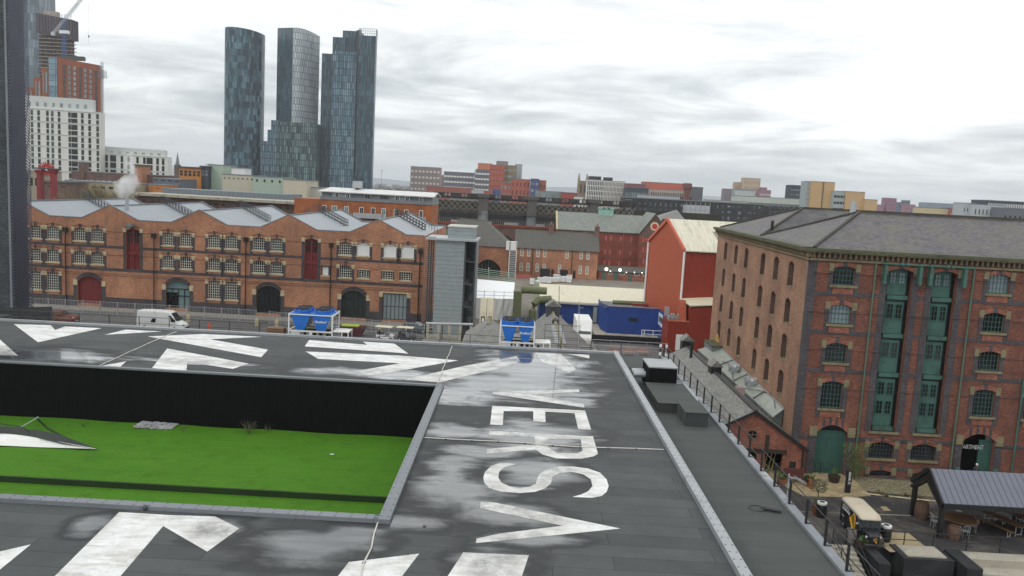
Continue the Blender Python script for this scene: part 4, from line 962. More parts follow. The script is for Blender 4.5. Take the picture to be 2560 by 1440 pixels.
# skip, cone, bin, leaning frames
p = PZ(882, 838); t = thing('skip', 'dark maroon skip holding lime green sacking beside the left blue cooler', 'skip', (p.x, p.y, 0))
MB().loft([[(-1.5, -.8, 0), (1.2, -.8, 0), (1.2, .8, 0), (-1.5, .8, 0)], [(-1.9, -.9, 1.35), (1.9, -.9, 1.35), (1.9, .9, 1.35), (-1.9, .9, 1.35)]]).build('skip_body', plain('maroon_skip_paint', (.07, .012, .015), .6, .3, 2), t, False)
MB().box(-1.6, .9, -.7, .7, 1.36, 1.5).build('sacking', plain('lime_sacking', (.33, .42, .05), .8, .3, 4), t, False)
def cone(x, y, Y, lab, h=1.):
    p = PY(x, y, Y); t = thing('traffic_cone', lab, 'cone', (p.x, Y, 0)); oc = plain('orange_plastic', (.75, .10, .02), .5, .1, 3)
    MB().lathe(0, 0, [(.26, 0), (.26, .05), (.17, .06), (.12, h)], 12).build('cone_body', oc, t, False); MB().box(-.3, .3, -.3, .3, 0, .04).build('cone_base', m_rubber, t, False)
cone(523, 825, PZ(523, 826).y, 'tall orange traffic cone on the street right of the white van', 1.15)
p = PZ(1158, 858); t = thing('waste_bin', 'small black bin standing near the pale slate roof', 'bin', (p.x, p.y, 0)); MB().box(-.3, .3, -.3, .3, 0, 1.).build('bin_body', m_black, t, False); MB().box(-.33, .33, -.33, .33, 1., 1.07).build('bin_lid', m_black, t, False)
for k, x in enumerate((683, 713)):
    p = PY(x, 830, 104); o = thing('leaning_pole', ['left of two brown poles propped up on the street', 'right of two brown poles propped up on the street'][k], 'pole', (p.x, 104, 0), 0, 'propped poles'); MB().bar((0, 0, 2.3), (1.1, 0, 0), .12).build('pole', m_wood, o, False); MB().box(-.3, .3, -.05, .05, 2.25, 2.35).build('head', m_lgrey, o, False)
p = PY(692, 838, 68.5); tag(MB().box(p.x-.75, p.x+.7, 68, 68.9, 8., 9.05).build('wooden_crate', m_wood), 'brown wooden crate lid just behind the lettered roof edge', 'crate')
# ============================================================ middle distance
def gable_x(t, x0, x1, y0, y1, ze, zr_, wall_m, roof_m, over=.25, hip=0., zb=0., openings=None):
    """ridge along X (parallel to the picture); hip: metres cut back at each end"""
    ym = (y0+y1)/2
    if openings is not None:
        wb = openings
    else: wb = MB().q((x0, y0, zb), (x1, y0, zb), (x1, y0, ze), (x0, y0, ze))
    wb.q((x1, y0, zb), (x1, y1, zb), (x1, y1, ze), (x1, y0, ze)).q((x0, y1, zb), (x0, y0, zb), (x0, y0, ze), (x0, y1, ze)).q((x1, y1, zb), (x0, y1, zb), (x0, y1, ze), (x1, y1, ze))
    if not hip: wb.q((x1, y0, ze), (x1, y1, ze), (x1, ym, zr_)).q((x0, y1, ze), (x0, y0, ze), (x0, ym, zr_))
    wb.build('wall', wall_m, t); r = MB(); o = over; dz = (zr_-ze)*o/(ym-y0)
    a, b = x0-o+hip, x1+o-hip
    r.loft([[(x0-o, y0-o, ze-dz), (x1+o, y0-o, ze-dz), (x1+o, y0-o, ze-dz+.12), (x0-o, y0-o, ze-dz+.12)], [(a, ym, zr_), (b, ym, zr_), (b, ym, zr_+.12), (a, ym, zr_+.12)]])
    r.loft([[(a, ym, zr_), (b, ym, zr_), (b, ym, zr_+.12), (a, ym, zr_+.12)], [(x0-o, y1+o, ze-dz), (x1+o, y1+o, ze-dz), (x1+o, y1+o, ze-dz+.12), (x0-o, y1+o, ze-dz+.12)]])
    if hip: r.q((x1+o, y0-o, ze-dz+.1), (x1+o, y1+o, ze-dz+.1), (b, ym, zr_+.1)).q((x0-o, y1+o, ze-dz+.1), (x0-o, y0-o, ze-dz+.1), (a, ym, zr_+.1))
    ro = r.build('roof', roof_m, t); MB().bar((a, ym, zr_+.14), (b, ym, zr_+.14), .3, .12).build('ridge_tile', m_dstone, ro); return ro
def gable_y(t, x0, x1, y0, y1, ze, zr_, wall_m, roof_m, over=.25, zb=0., hipf=0., zl=None, wall=True):
    """ridge along Y (away from the camera); hipf: front hip"""
    xm = (x0+x1)/2; zl = ze if zl is None else zl
    wb = MB().q((x1, y0, zb), (x1, y1, zb), (x1, y1, ze), (x1, y0, ze)).q((x0, y1, zb), (x0, y0, zb), (x0, y0, zl), (x0, y1, zl))
    if not hipf: wb.q((x0, y0, zb), (x1, y0, zb), (x1, y0, ze), (xm, y0, zr_), (x0, y0, zl))
    else: wb.q((x0, y0, zb), (x1, y0, zb), (x1, y0, ze), (x0, y0, zl))
    wb.q((x1, y1, zb), (x0, y1, zb), (x0, y1, zl), (xm, y1, zr_), (x1, y1, ze))
    if wall: wb.build('wall', wall_m, t)
    r = MB(); o = over; yf = y0+hipf-(0 if hipf else o)
    for xs, zs in ((x1+o, ze), (x0-o, zl)):
        dz = o*(zr_-zs)/((x1-x0)/2)
        r.loft([[(xs, y0-o, zs-dz), (xm, yf, zr_), (xm, yf, zr_+.1), (xs, y0-o, zs-dz+.1)], [(xs, y1+o, zs-dz), (xm, y1+o, zr_), (xm, y1+o, zr_+.1), (xs, y1+o, zs-dz+.1)]])
    if hipf: r.q((x0-o, y0-o, zl+.05), (x1+o, y0-o, ze+.05), (xm, yf, zr_+.08))
    ro = r.build('roof', roof_m, t); MB().bar((xm, yf, zr_+.12), (xm, y1+o, zr_+.12), .3, .1).build('ridge_tile', m_dstone, ro); return ro

# small hipped slate cottage and longer shed behind it, both just over the roof edge
ym = 78.
cx0, cx1 = PY(1158, 858, 78).x, PY(1232, 860, 78).x
apex = PY(1220, 813, 79.)
c = thing('slate_cottage', 'small low building with a pyramid slate roof just behind the lettered roof', 'shed', (apex.x, 76, 0))
x0 = PY(1156, 858, 76).x; x1 = 2*apex.x-x0; ze = PY(1156, 861, 76).z; yb_ = PZ(1217, 797, apex.z).y
gable_y(c, x0, x1, 76, yb_, ze, apex.z, m_dgrey, m_slate, .15, 0, 3.)
mb = MB(); mb.box(x0+.1, x1-.1, 75.7, 75.8, ze-.8, ze-.2); mb.build('fascia', m_black, c)
sh = thing('slate_shed', 'long grey slate roofed shed with rooftop ventilators running away behind the right blue cooler', 'shed', (5, 80, 0))
tp = PY(1380, 773, 99.); zrr = tp.z; ze2 = zrr-4.6
xl_, xr_ = tp.x-4.8, tp.x+4.8
gable_y(sh, xl_-.4, xr_+.4, 72, 99, ze2, zrr, m_brown_brick, m_slate, .2); xm2 = tp.x
def vent(t, x, y, z, w_=1.1, h=1.3, l=1.5, m1=None, nm='ventilator'):
    o = MB().box(x-w_/2, x+w_/2, y, y+l, z-.8, z+h*.5).build(nm, m1 or m_dgrey, t)
    MB().prismy([(x-w_/2-.15, z+h*.5), (x+w_/2+.15, z+h*.5), (x, z+h)], y-.15, y+l+.15).build('cap', m_slate, o)
vent(sh, xm2, 96, zrr, 1.6, 1.5, 1.8); vent(sh, xm2, 89, zrr-.1, .7, .7, .8)
pl_ = MB()
for k in range(12): pl_.box(xm2-.6, xm2+.5, 76+k*.9, 76.3+k*.9, zrr+.05, zrr+.16)
pl_.build('lead_slate', m_lgrey, sh)
# railings by the shed
railing('scaffold_rail', 'thin scaffold rails on the lower roof right of the taller mast', [(PY(1360, 880, 70).x, 70.5, LZ), (PY(1447, 885, 70).x, 70.5, LZ)], 2.3, 1.5, .025, foot=False, rails=(1., .75, .5, .25), mat=m_dgrey, post=.04)

# blue building with cream ribbed roof
m_blue = sheet('deep_blue_cladding', (.014, .052, .235), .3, .12, .5, dk=.8, wd=.08)
m_creamroof = sheet('cream_ribbed_roof', (.62, .57, .42), .38, .06, .5, dk=.75, wd=.12, dirt=(.42, .38, .26), damt=.45)
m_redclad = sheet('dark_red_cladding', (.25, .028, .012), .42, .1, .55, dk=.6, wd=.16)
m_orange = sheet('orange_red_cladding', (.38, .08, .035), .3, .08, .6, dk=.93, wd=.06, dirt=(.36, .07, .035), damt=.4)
Bz = thing('blue_hall', 'bright blue clad hall with a cream ribbed roof and dark entrance doors', 'building', (14, 125, 0))
YB1 = 134.
a, b = PY(1350, 752, YB1), PY(1672, 772, YB1); top = PY(1356, 708, YB1+7)
zt = a.z; zz1 = top.z
yb2 = PY(1520, 838, 125.)
MB().q((a.x, YB1, 0), (b.x+1.5, YB1, 0), (b.x+1.5, YB1, zt), (a.x, YB1, zt)).q((b.x+1.5, YB1, 0), (b.x+1.5, YB1+12, 0), (b.x+1.5, YB1+12, zt), (b.x+1.5, YB1, zt)).q((a.x, YB1+12, 0), (a.x, YB1, 0), (a.x, YB1, zt), (a.x, YB1+12, zt)).build('wall', m_blue, Bz)
zk = PY(1356, 709, YB1+11).z
MB().loft([[(a.x-.1, YB1-.4, zt-.05), (b.x+.3, YB1-.4, zt-.05), (b.x+.3, YB1-.4, zt+.15), (a.x-.1, YB1-.4, zt+.15)], [(a.x-.1, YB1+11, zk-.2), (b.x-.6, YB1+11, zk-.2), (b.x-.6, YB1+11, zk), (a.x-.1, YB1+11, zk)]]).build('roof', m_creamroof, Bz)
olive = plain('olive_green_trim', (.13, .15, .07), .6, .15, 1)
MB().bar((b.x+.5, YB1-.4, zt), (b.x-.3, YB1+11, zk), .7, .5).build('verge_trim', olive, Bz); MB().bar((a.x-.45, YB1-.4, zt), (a.x-.45, YB1+11, zk), .8, .4).build('verge_trim', olive, Bz)
MB().bar((a.x, YB1-.5, zt-.12), (b.x, YB1-.5, zt-.12), .22).build('gutter', m_lgrey, Bz)
# lower forward block: angled corner entrance
fx0, fx1 = PY(1519, 800, 125).x, PY(1645, 800, 125).x-.5; xk = PY(1668, 800, 117.3).x; fz = PY(1519, 765, 125).z; fzr = PY(1655, 779, 125).z
ex = PY(1476, 800, 132).x
FB = MB().q((fx0, 125, .2), (fx1+.5, 125, .2), (fx1+.5, 125, fz), (fx0, 125, fz)).q((fx0-.7, 128, .2), (fx0, 125, .2), (fx0, 125, fz), (fx0-.7, 128, fz)).q((fx0-.7, 128, .2), (fx0-.7, 128, fz), (fx0-.7, 134, fz), (fx0-.7, 134, .2))
FB.q((fx1+.5, 125, .2), (xk, 117.3, .2), (xk, 117.3, fz), (fx1+.5, 125, fz)); FB.build('front_block', m_blue, Bz)
MB().q((fx0-.6, 125.1, fz-.3), (fx1+.6, 125.1, fz-.3), (fx1+1, 133, fz-.3), (fx0-.6, 133, fz-.3)).build('flat_roof', m_dgrey, Bz)
MB().box(fx0-.05, fx1+.5, 124.92, 125.05, fz, fz+.1).build('parapet_trim', plain('pink_trim', (.45, .3, .32), .6), Bz)
e0, e1 = PY(1478, 800, 133.8).x, PY(1512, 800, 133.8).x
MB().box(e0, e1+1, 133.6, 133.95, .4, PY(1495, 775, 133.8).z).build('entrance', m_dgrey, Bz); gg = MB()
for k in range(4): x = e0+.25+k*.85; gg.box(x, x+.62, 133.5, 133.58, .6, 3.2)
gg.build('door_pane', m_glassb, Bz)
MB().box(PY(1572, 800, 124.9).x, PY(1594, 800, 124.9).x, 124.88, 124.98, PY(1580, 802, 125).z, PY(1580, 795, 125).z).build('slot_window', m_glass, Bz)
MB().box(-2+fx0, fx1+1, 119.5, 134, 0, .35).build('terrace', m_conc, Bz)
MB().box(-3+fx0, fx1+1.5, 119.0, 119.5, -.05, 1.0).build('terrace_wall', m_black, Bz)
du = MB(); du.tube([(fx0+1, 128, fz+.25), (fx1-1, 128.4, fz+.25)], .35, 8); du.build('roof_duct', olive, Bz)
MB().box(fx0+4, fx0+6.5, 126.5, 127.5, fz, fz+.4).build('roof_trunk', m_redclad, Bz)
railing('white_railing', 'white tubular railing on the terrace in front of the blue hall', [(PY(1603, 850, 121).x, 121, .35), (PY(1606, 850, 121).x+.2, 121, .35), (PY(1653, 860, 121).x, 121, .35)], 1.5, 1.5, .05, foot=False, mat=m_white, rails=(1., .6), post=.1)
railing('black_railing', 'black railing in front of the dark terrace wall beneath the blue hall', [(PY(1480, 880, 112).x, 112, 0), (PY(1660, 890, 112).x, 112, 0)], 1.6, 2.4, .04, foot=False, mat=m_lgrey)
# sign on the blue side wall
SGX = lambda y: fx1+.5+(xk-fx1-.5)*(125-y)/7.7
sg = thing('wall_sign', 'long pale sign with dark lettering on the side of the blue hall', 'sign', (fx1+.8, 121, fz-1))
MB().loft([[(SGX(y)-o, y, z) for o, z in ((.1, fz-2.3), (.1, fz-.4), (.04, fz-.4), (.04, fz-2.3))] for y in (124.2, 117.6)]).build('sign_board', plain('pale_blue_sign', (.5, .6, .68), .6), sg)
text('EXPERIMENT', 1.15, m_black, (SGX(120.9)-.13-(fx1+.8), -.1, -.35), (rad(90), 0, math.atan2(-7.7, xk-fx1-.5)), sg, True, sx=.8)
# olive duct towers left of the hall
od = thing('olive_duct', 'big olive green square duct tower with round pipes joining the blue hall', 'duct', (0, 133, 0))
def P13(x, y, Y=131.): return PY(x, y, Y)
q0, q1 = P13(1282, 770), P13(1303, 770); MB().box(q0.x, q1.x, 131, 133, 0, P13(1290, 728).z).build('duct_tower', olive, od, bevel=.05)
q2 = P13(1352, 728, 132); zq = P13(1320, 725, 132).z
MB().tube([(q1.x-.2, 132, zq), (q2.x+1, 132, zq)], .62, 12).build('round_duct', olive, od)
x_ = P13(1332, 760, 132).x
MB().tube([(x_, 131, 0), (x_, 131, zq-3.2), (x_+.2, 131.2, zq-2.2), (x_+1, 131.6, zq-1.5), (x_+3, 132, zq-1.3)], .6, 12).build('round_duct', olive, od)
# red tall hall with cream roof
Rd = thing('red_hall', 'tall orange red gabled shed with a cream roof and a lower dark red annexe', 'building', (24, 120, 0))
Yr = 120.
gx0, gxm, gx1 = PY(1642, 640, 124).x, PY(1676, 560, 124).x, PY(1706, 640, 124).x
ztop = PY(1675, 549, 124).z; zel, zer = PY(1642, 612, 124).z, PY(1707, 626, 121).z
xl, xr2 = PY(1642, 640, 124).x, PY(1706, 640, 120).x
# gable end faces left-front: plan corners
A1, A2 = Vector((xl, 132, 0)), Vector((xr2, 118, 0)); dirn = Vector((14, 1.0, 0)).normalized()
L = 26.
mid = (A1+A2)/2; ztop = PY(1676, 550, mid.y).z
zea = PY(1641, 603, 132).z; zeb = PY(1707, 626, 118).z
def up(v, z): return (v.x, v.y, z)
B1, B2, Bm = A1+dirn*L, A2+dirn*L, mid+dirn*L
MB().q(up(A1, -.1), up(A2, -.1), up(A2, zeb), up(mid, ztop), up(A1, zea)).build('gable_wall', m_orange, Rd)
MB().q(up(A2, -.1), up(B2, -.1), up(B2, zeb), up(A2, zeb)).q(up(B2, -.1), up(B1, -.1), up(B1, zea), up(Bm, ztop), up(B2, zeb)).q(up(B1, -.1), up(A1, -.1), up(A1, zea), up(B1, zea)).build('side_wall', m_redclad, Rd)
m_dcream = sheet('streaked_cream_roof', (.60, .57, .45), .6, .06, .55, dk=.85, wd=.1, dirt=(.25, .24, .17), dscale=.35, damt=.8)
ov = dirn*.0; rr = MB()
for e, ez in ((A2, zeb), (A1, zea)):
    f = (e-mid).normalized()*.3; s = (ez-ztop)/(e-mid).length*.3
    r1 = [Vector(up(mid-dirn*.1, ztop+.05)), Vector(up(e+f-dirn*.1, ez+s+.05)), Vector(up(e+f-dirn*.1, ez+s+.2)), Vector(up(mid-dirn*.1, ztop+.2))]
    rr.loft([r1, [p+dirn*(L+.2) for p in r1]])
rr.build('roof', m_dcream, Rd)
sk = []
for u_, v_ in ((.36, .38), (.44, .38), (.44, .78), (.36, .78)):
    p = mid+(A2-mid)*v_+dirn*L*u_*.62; sk.append((p.x, p.y, ztop+(zeb-ztop)*v_+.24))
MB().q(*sk).build('rooflight', plain('grey_grp_rooflight', (.24, .23, .17), .6, .2, 1), Rd)
for e, ez in ((A2, zeb), (A1, zea)): MB().tube([up(e-dirn*.15, .5), up(e-dirn*.15, ez-.2)], .16, 8).build('downpipe', m_white, Rd)
MB().bar(up(mid-dirn*.15, ztop+.1), up(A2-dirn*.15, zeb+.05), .3, .45).bar(up(mid-dirn*.15, ztop+.1), up(A1-dirn*.15, zea+.05), .3, .45).build('verge_trim', plain('coral_trim', (.5, .12, .07), .6), Rd)
# annexe in front with lower cream roof and dark red wall
x0, x1 = PY(1667, 850, 114).x, PY(1800, 850, 114).x; xs = PY(1727, 760, 114).x; z1 = PY(1690, 803, 114).z; z2 = PY(1727, 766, 114).z
MB().box(x0, xs, 114, 118.5, -.1, z1).box(xs, x1+2, 114, 118, -.1, z2).build('annexe', m_redclad, Rd)
MB().loft([[(xs-.1, 113.8, z2), (x1+2, 113.8, z2+.6), (x1+2, 113.8, z2+.75), (xs-.1, 113.8, z2+.15)], [(PY(1700, 748, 118).x, 118.2, PY(1700, 748, 118).z), (x1+2, 118.2, PY(1700, 748, 118).z+.6), (x1+2, 118.2, PY(1700, 748, 118).z+.75), (PY(1700, 748, 118).x, 118.2, PY(1700, 748, 118).z+.15)]]).build('annexe_roof', m_creamroof, Rd)
MB().box(x0-.05, xs, 113.9, 114.05, z1-.05, z1+.15).build('parapet_trim', plain('coral_trim_paint', (.5, .15, .08), .6), Rd)
MB().prismx([(114.6, z1), (117, z1), (117, z1+2.8), (115.8, z1+2.8)], PY(1700, 780, 115).x, PY(1716, 780, 115).x).build('roof_cowl', m_orange, Rd)
dx = PY(1690, 850, 114).x; MB().box(dx-.05, dx+.95, 113.85, 113.98, 0.3, PY(1697, 836, 114).z).build('door', m_white, Rd)
uu = MB()
for k in range(5): q = PY(1668+k*8, 792+2*k, 116); uu.box(q.x, q.x+.35+.2*(k % 2), 115.5, 116.2, z1+.0, z1+.5+.3*(k % 2))
uu.box(PY(1662, 780, 119).x, PY(1672, 780, 119).x, 118.6, 119.3, z1, z1+1.3).build('roof_plant', m_lgrey, Rd)
# white box lorry
p = PY(1440, 835, 112); LX_ = PY(1441, 800, 116).x; t = thing('box_lorry', 'white box lorry parked facing the camera beside the blue hall', 'lorry', (PY(1462, 836, 113).x, 113., .0))
MB().box(-1.15, 1.15, 1.8, 8., 1., 3.75).build('cargo_box', m_white, t, False, bevel=.05)
MB().loft([[(-1, 0.1, .4), (1, .1, .4), (1, .1, 1.5), (-1, .1, 1.5)], [(-1.05, .6, .4), (1.05, .6, .4), (1., .75, 2.4), (-1., .75, 2.4)], [(-1.05, 1.75, .4), (1.05, 1.75, .4), (1.05, 1.75, 2.6), (-1.05, 1.75, 2.6)]]).build('cab', m_white, t, False, bevel=.05)
MB().loft([[(-1, .5, 2.45), (1, .5, 2.45), (1, .9, 2.6), (-1, .9, 2.6)], [(-1.1, 1.75, 2.6), (1.1, 1.75, 2.6), (1.1, 1.79, 3.7), (-1.1, 1.79, 3.7)]]).build('wind_deflector', m_white, t, False)
MB().q((-.92, .16, 1.55), (.92, .16, 1.55), (.9, .66, 2.3), (-.9, .66, 2.3)).build('windscreen', m_glass2, t, False)
for s in (-1, 1):
    MB().box(s*.6, s*.9, .02, .12, .75, .95).build('headlight', m_lgrey, t, False)
    for y in (1.1, 6.4): o = MB().tube([(s*.85, y, .42), (s*1.05, y, .42)], .42, 14).build('wheel', m_rubber, t, False)
    MB().box(s*1.1, s*1.3, .5, .6, 1.6, 2.1).build('mirror', m_black, t, False)
MB().box(-.9, .9, .03, .1, .4, .62).build('bumper', m_dgrey, t, False)

# white tented scaffold and pale air handling units
tn = thing('white_tent', 'white plastic sheeted scaffold enclosure with a ribbed white roof behind the pale machines', 'scaffold tent', (-3, 140, 0))
m_tent = sheet('white_tent_sheet', (.78, .79, .80), 2.2, .04, .4, dk=.88, wd=.06)
a_, b_, c_, d_ = PY(1188, 782, 134), PY(1281, 768, 134), PY(1289, 708, 152), PY(1190, 695, 152)
MB().q(PY(1186, 745, 134), PY(1284, 748, 134), PY(1287, 706, 152), PY(1186, 697, 152)).build('tent_roof', m_tent, tn)
za, zb_ = PY(1186, 745, 134), PY(1284, 748, 134); rows = []
for z in range(7):
    rows.append([(za.x+(zb_.x-za.x)*k/24, 134+.18*sin(k*1.7+z)+.12*sin(k*.7), (za.z+(zb_.z-za.z)*k/24)*(1-z/6.)+.02) for k in range(25)])
MB().loft(rows, False, False).build('front_sheet', m_white, tn, smooth=True)
sc_ = MB()
for k in range(5): x = za.x+(zb_.x-za.x)*k/4; sc_.tube([(x, 133.6, 0), (x, 133.6, za.z+1.5)], .04, 4)
for h in (1.2, .6): sc_.tube([(za.x, 133.6, za.z+h), (zb_.x, 133.6, zb_.z+h)], .04, 4)
sc_.build('scaffold_tube', m_lgrey, tn)
pg = thing('pale_green_rails', 'pale green tubular rails rising from the white tented scaffold', 'railing', PY(1190, 692, 156))
gm_ = plain('pale_green_paint', (.35, .5, .4), .6)
rl = MB()
for k in range(5): rl.tube([PY(1188, 680-4.6*k+9, 156), PY(1290, 697-5*k+7, 156)], .05, 4)
rl.build('rail', gm_, pg)
po = MB()
for x in (1222, 1289): po.tube([PY(x, 700, 156), PY(x, 668, 156)], .08, 4)
po.build('post', gm_, pg)
for k in range(2):
    xx = 1207+17*k; t = thing('air_handling_unit', ['left of two tall cream air handling units before the white tent', 'right of two tall cream air handling units before the white tent'][k], 'air unit', (PY(xx, 800, 118).x, 118, 0), 0, 'cream air handling units')
    W_ = .95; z0, z1 = PY(xx, 811, 118).z, PY(xx, 747, 118).z
    MB().loft([[(-W_/2, 0, 0), (W_/2, 0, 0), (W_/2, 1.5, 0), (-W_/2, 1.5, 0)], [(-W_/2, 0, z0+1.9), (W_/2, 0, z0+1.9), (W_/2, 1.5, z0+1.9), (-W_/2, 1.5, z0+1.9)], [(-W_/2, .35, z1), (W_/2, .35, z1), (W_/2, 1.5, z1), (-W_/2, 1.5, z1)]]).build('casing', m_cream, t, False)
    lg = MB()
    for j in range(5): lg.box(-.3, .3, .16+.05*j, .24+.05*j, z0+2.1+j*.24, z0+2.22+j*.24)
    lg.build('grille', m_black, t, False); MB().box(-.28, .28, -.04, 0, z0+.2, z0+1.2).build('fan_opening', m_black, t, False); MB().box(-.15, .15, -.06, -.03, z0+.4, z0+1.0).build('panel', m_white, t, False)

# ---- rear brick buildings
Yw = 207.
def win_row(F, parent, xs, y0, y1, nx, nz, fm, gm2, nm='window', bar=.08, fr=.12, d=.12, w_=None, zpx=None):
    for x in xs:
        a, z0 = F.px(x-w_/2, y1+.0535*(x-xs[0])); b, z1 = F.px(x+w_/2, y0+.0535*(x-xs[0])); put_window(F, parent, a, b, z0, z1, nx, nz, fm, gm2, d, nm, bar, fr)
C_ = thing('slate_cottages', 'two storey orange brick terrace with slate roof, arched sash windows and black doors', 'building', (10, Yw, 0))
FC = Frame((PY(1288, 650, Yw).x, Yw, 0.)); s1 = FC.px(1494, 650)[0]; zE = FC.px(1380, 622)[1]
hs = []; cot = []
upx, lox = [1305, 1322, 1345, 1362, 1418, 1453, 1470], [1303, 1320, 1343, 1360, 1399, 1450.5, 1467.5]
for xs, ya, yb in ((upx, 620, 640), (lox, 656, 677)):
    for x in xs:
        a, z0 = FC.px(x-4.6, yb+.0535*(x-1305)); b, z1 = FC.px(x+4.6, ya+.0535*(x-1305)); hs.append((a, b, z0, z1, .15)); cot.append('w')
for x in (1381.5, 1416.5, 1435.5):
    a, z0 = FC.px(x-4., 693+.0535*(x-1380)); b, z1 = FC.px(x+4., 673+.0535*(x-1380)); hs.append((a, b, 0.05, z1, .3)); cot.append('d')
gable_x(C_, FC.O.x, FC.O.x+s1, Yw, Yw+11, zE, zE+4.2, m_red_brick, m_dslate, .35, openings=wall_open(FC, 0, s1, -.1, zE, hs, .25))
for h, k in zip(hs, cot):
    if k == 'w': put_window(FC, C_, h[0], h[1], h[2], h[3], 2, 2, plain_win, m_glass2, .1, bar=.1, fr=.18) if False else put_window(FC, C_, h[0], h[1], h[2], h[3], 2, 2, m_win_white, m_glass2, .1, bar=.12, fr=.2)
    else: fbox(MB(), FC, h[0], h[1], h[2], h[3], .12, .2).build('door', m_black, C_)
for x in (1376, 1491): p = PY(x, 608, Yw+5); vent_ = MB().box(p.x-.6, p.x+.6, Yw+4.5, Yw+6, zE+2, zE+6.2).build('chimney', m_brown_brick, C_); MB().lathe(p.x, Yw+5.2, [(.2, zE+6.2), (.16, zE+6.9)], 8).build('chimney_pot', m_terra, vent_)
for x in (1331, 1430): a, _z = FC.px(x, 650); p = FC.P(a, 0, -.1); MB().tube([(p.x, p.y, 0), (p.x, p.y, zE)], .09, 6).build('drain_pipe', m_tim, C_)
# arched carriage building left of it
D_ = thing('arched_brick_hall', 'orange brick building with a wide dark arch and hipped slate roof', 'building', (-4, Yw-4, 0))
FD = Frame((PY(1075, 650, Yw-4).x, Yw-4, 0.)); s1 = FD.px(1272, 650)[0]; zE = FD.px(1230, 615)[1]
a, z0 = FD.px(1188, 700); b, z1 = FD.px(1252, 650)
gable_x(D_, FD.O.x, FD.O.x+s1, Yw-4, Yw+16, zE, zE+6., m_red_brick, m_dslate, .35, hip=7., openings=wall_open(FD, 0, s1, -.1, zE, [(a, b, 0, z1, 2.)], .6))
fbox(MB(), FD, a-.2, b+.2, 0, z1, 1.2, 1.3).build('archway_infill', m_glass, D_)
bb = MB(); 
for k in range(9): c0 = a+(b-a)*k/8; fbox(bb, FD, c0-.06, c0+.06, 0, z1-.2, 1.05, 1.18)
bb.build('glazing_bar', m_dgrey, D_)
# white slatted stair mast
t = thing('scaffold_stair', 'tall narrow white scaffold stair between the arched hall and the terrace', 'scaffold', (PY(1281, 650, Yw-6).x, Yw-6, 0))
x0, x1, zt_ = PY(1273, 650, Yw-6).x, PY(1290, 650, Yw-6).x, PY(1281, 604, Yw-6).z
m_ = MB()
for k in range(int(zt_/.55)): m_.box(x0, x1, Yw-6, Yw-4.5, k*.55, k*.55+.22)
m_.build('slat', m_lgrey, t); MB().box(x0-.1, x0+.1, Yw-6.1, Yw-4.4, 0, zt_).box(x1-.1, x1+.1, Yw-6.1, Yw-4.4, 0, zt_).build('upright', m_white, t)
MB().box(PY(1266, 600, Yw-6).x, x1, Yw-6.1, Yw-4.4, zt_-2.2, zt_).build('top_screen', m_white, t)
# red brick hotel
m_pg = plain('verdigris_paint', (.25, .42, .36), .6, .15, 1)
Yh = 222.
H_ = thing('red_brick_hotel', 'large red brick block with green grey slate roof and a round emblem on its gable', 'building', (30, Yh, 0))
FH = Frame((PY(1393, 640, Yh).x, Yh, 0.)); s1 = FH.px(1594, 640)[0]; zE = FH.px(1395, 573)[1]; zR = PY(1398, 530, Yh+9).z
MB().q(FH.P(0, -.1), FH.P(s1, -.1), FH.P(s1, zE), FH.P(0, zE)).q(FH.P(0, -.1, 18), FH.P(0, -.1), FH.P(0, zE), FH.P(0, zE, 18)).build('wall', m_hotel_brick, H_)
rw_ = MB().loft([[FH.P(-.3, zE-.1, -.4), FH.P(s1+3.5, zE-.1, -.4), FH.P(s1+3.5, zE+.1, -.4), FH.P(-.3, zE+.1, -.4)], [FH.P(-.3, zR, 9), FH.P(s1+8, zR, 9), FH.P(s1+8, zR+.2, 9), FH.P(-.3, zR+.2, 9)], [FH.P(-.3, zE, 18), FH.P(s1+3, zE, 18), FH.P(s1+3, zE+.2, 18), FH.P(-.3, zE+.2, 18)]])
rw_.build('roof', m_gslate, H_)
MB().bar(FH.P(-.5, zE, -.4), FH.P(-.5, zR+.2, 9), .5, .4).build('stone_verge', m_stone, H_)
# gabled wing projecting
wy = Yh-4; FW_ = Frame((PY(1597, 640, wy).x, wy, 0.)); w1 = FW_.px(1700, 640)[0]; zw = FW_.px(1600, 583)[1]; za_ = FW_.px(1637, 536)[1]; gx = FW_.px(1637, 560)[0]
MB().q(FW_.P(0, -.1), FW_.P(w1, -.1), FW_.P(w1, zw-1), FW_.P(0, zw-1)).q(FW_.P(0, -.1, 5), FW_.P(0, -.1), FW_.P(0, zw), FW_.P(0, zw, 5)).build('wing_wall', m_hotel_brick, H_)
MB().q(FW_.P(0, zw-1), FW_.P(w1, zw-1), FW_.P(w1, zw), FW_.P(2*gx, zw), FW_.P(gx, za_), FW_.P(0, zw)).build('dark_gable', m_brown_brick, H_)
MB().bar(FW_.P(gx, 5, -.06), FW_.P(gx, za_-5, -.06), .8, .1).build('dark_brick_strip', m_brown_brick, H_)
o = MB().tube([FW_.P(gx, FW_.px(1637, 566)[1], -.1), FW_.P(gx, FW_.px(1637, 566)[1], .05)], 1.15, 20).build('round_emblem', m_cream, H_); MB().tube([FW_.P(gx, FW_.px(1637, 566)[1], -.16), FW_.P(gx, FW_.px(1637, 566)[1], .0)], .75, 16).build('emblem_disc', plain('emblem_red', (.5, .03, .02), .6), o)
